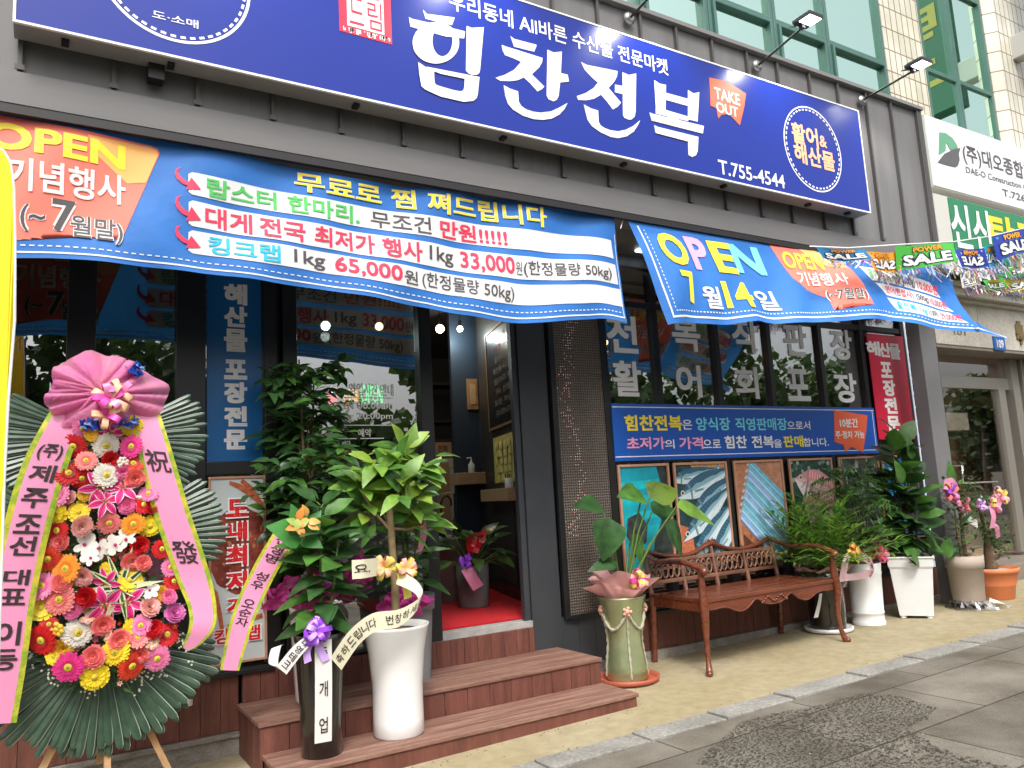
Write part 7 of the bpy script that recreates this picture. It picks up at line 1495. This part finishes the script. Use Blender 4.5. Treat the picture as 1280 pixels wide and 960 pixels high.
sw(b).build('pen', m_umb, pc)
l2 = thing('wall_ledge', 'smaller pine box ledge on the navy wall holding a soap bottle', 'shelf', (3.3, 2.35, 1.3)); b = MB(); a, c = onY(577, 606, 2.25), onY(608, 590, 2.25); b.box(a.x - .06, c.x, 2.22, 2.3985, a.z, c.z); b.build('box', m_pine, l2, bevel=.004)
sb = thing('soap_bottle', 'clear pump bottle on the smaller pine ledge', 'bottle', (a.x + .15, 2.3, c.z)); b = MB(); sx0 = (a.x + c.x) / 2; b.lathe((sx0, 2.3, c.z + .001), [(.035, 0), (.038, .01), (.038, .09), (.015, .11), (.012, .13)], 16); b.build('bottle', M('soap_clear', (.55, .58, .55), .15), sb); b = MB(); b.tube([(sx0, 2.3, c.z + .13), (sx0, 2.3, c.z + .165), (sx0 - .05, 2.3, c.z + .16)], .009, 6); b.build('pump', m_wpot, sb)
ws2 = thing('wooden_plaque', 'small hanging wooden plaque on the dark wall inside the doorway', 'plaque', (3.4, 2.38, 1.9)); a, c = onY(585, 512, 2.38), onY(596, 474, 2.38); b = MB(); b.box(a.x, c.x, 2.37, 2.396, a.z, c.z); b.build('board', M('plaque_wood', (.30, .17, .08), .5, var=.2, vs=10), ws2, bevel=.004); b = MB(); b.box(a.x + .03, c.x - .03, 2.364, 2.3695, a.z + .06, c.z - .06); b.build('panel', m_pine, ws2)
# counter with boxes, deep inside
ct = thing('counter', 'pale shop counter with brown board front seen through the doorway', 'counter', (3.9, 3.0, FZ)); a, c = onY(535, 770, 3.0), onY(577, 572, 3.0)
b = MB(); b.box(a.x - .9, c.x + .05, 3.0, 3.5, FZ + .002, c.z); b.build('body', M('counter_pale', (.42, .42, .41), .5), ct); b = MB(); b.box(a.x + .05, c.x - .18, 2.985, 2.999, FZ + .02, c.z - .06); b.build('front_panel', M('counter_board', (.32, .22, .14), .6), ct)
for i, (p0, p1) in enumerate((((543, 572), (564, 552)), ((570, 572), (590, 552)), ((520, 572), (538, 553)))):
    a, c = onY(*p0, 3.1), onY(*p1, 3.1); t = thing('carton', ['brown carton with dark lid on the counter, middle of three', 'brown carton with dark lid on the counter, nearest the navy wall', 'brown carton with dark lid on the counter, nearest the door leaf'][i], 'box', (a.x, 3.1, a.z), 'cartons on the counter'); b = MB(); b.box(a.x, c.x, 3.1, 3.4, a.z + .003, c.z); b.build('body', M('carton', (.34, .22, .15), .7, var=.1), t); b = MB(); b.box(a.x - .005, c.x + .005, 3.09, 3.41, c.z, c.z + .03); b.build('lid', m_umb, t); b = MB(); txt(b, '전복', 0, planeY(3.0975), a.x + .05, a.z + .06, c.x - .05, c.z - .04, .02); b.build('lettering', M('carton_ink', (.12, .05, .05), .7), t)
# hanging bulbs
def bulb(px, py, Y, lab, col, st_, r=.045, pw=0):
    p = onY(px, py, Y); t = thing('pendant_bulb', lab, 'lamp', p, 'bare bulbs hanging inside'); b = MB(); b.ball(p, r, 0, 16); b.build('globe', emis('bulb_%d%d' % (col[2] * 100, st_), col, st_), t); b = MB(); b.tube([p + Vector((0, 0, r * .9)), p + Vector((0, 0, r + .06))], .018, 8); b.build('socket', m_umb, t)
    b = MB(); b.tube([p + Vector((0, 0, r + .06)), (p.x, p.y, 3.46)], .004, 5); b.build('cord', m_umb, t)
    if pw:
        l = bpy.data.lights.new('bulb_light', 'POINT'); l.energy = pw; l.color = col; l.shadow_soft_size = r; lo = bpy.data.objects.new('bulb_light', l); COL.objects.link(lo); lo.parent = t; lo.location = (0, -.0, -.1)
bulb(407, 407, 1.4, 'cool white bulb glowing behind the large left pane', (.85, 1.0, .97), 5, .042, 12)
bulb(474, 408, 1.4, 'warm bulb glowing behind the large left pane', (1.0, .72, .42), 5, .038)
bulb(550, 411, 1.9, 'warm bulb glowing in the open doorway', (1.0, .70, .40), 5, .046, 8)
bulb(575, 411, 2.2, 'cool white bulb at the edge of the navy wall in the doorway', (.85, 1.0, .97), 4.5, .034, 5)
bulb(350, 405, 1.7, 'warm bulb showing in the gap between the black frames', (1.0, .60, .30), 4.5, .034)
bulb(757, 428, 1.2, 'warm bulb glowing behind the first right window', (1.0, .70, .40), 4.5, .03, 5)
# LED dot sign in the window
ls = thing('led_dot_sign', 'small red, amber and green LED dot sign glowing behind the large left pane', 'LED sign', (2.0, .3, 1.8))
b = MB(); a, c = onY(405, 508, .30), onY(480, 478, .30); b.box(a.x, c.x, .30, .33, a.z, c.z); b.build('case', m_umb, ls)
for st_, col, p0, p1 in (('활', (1, .05, .06), (408, 505), (424, 484)), ('전복', (1, .5, .05), (428, 506), (450, 486)), ('OPEN', (.05, 1, .25), (451, 505), (478, 481))): b = MB(); ptxt(b, st_, 0, .296, p0, p1, .03); b.build('lettering', emis('led_%d' % int(col[0] * 10 + col[1] * 100), col, 1.2), ls)
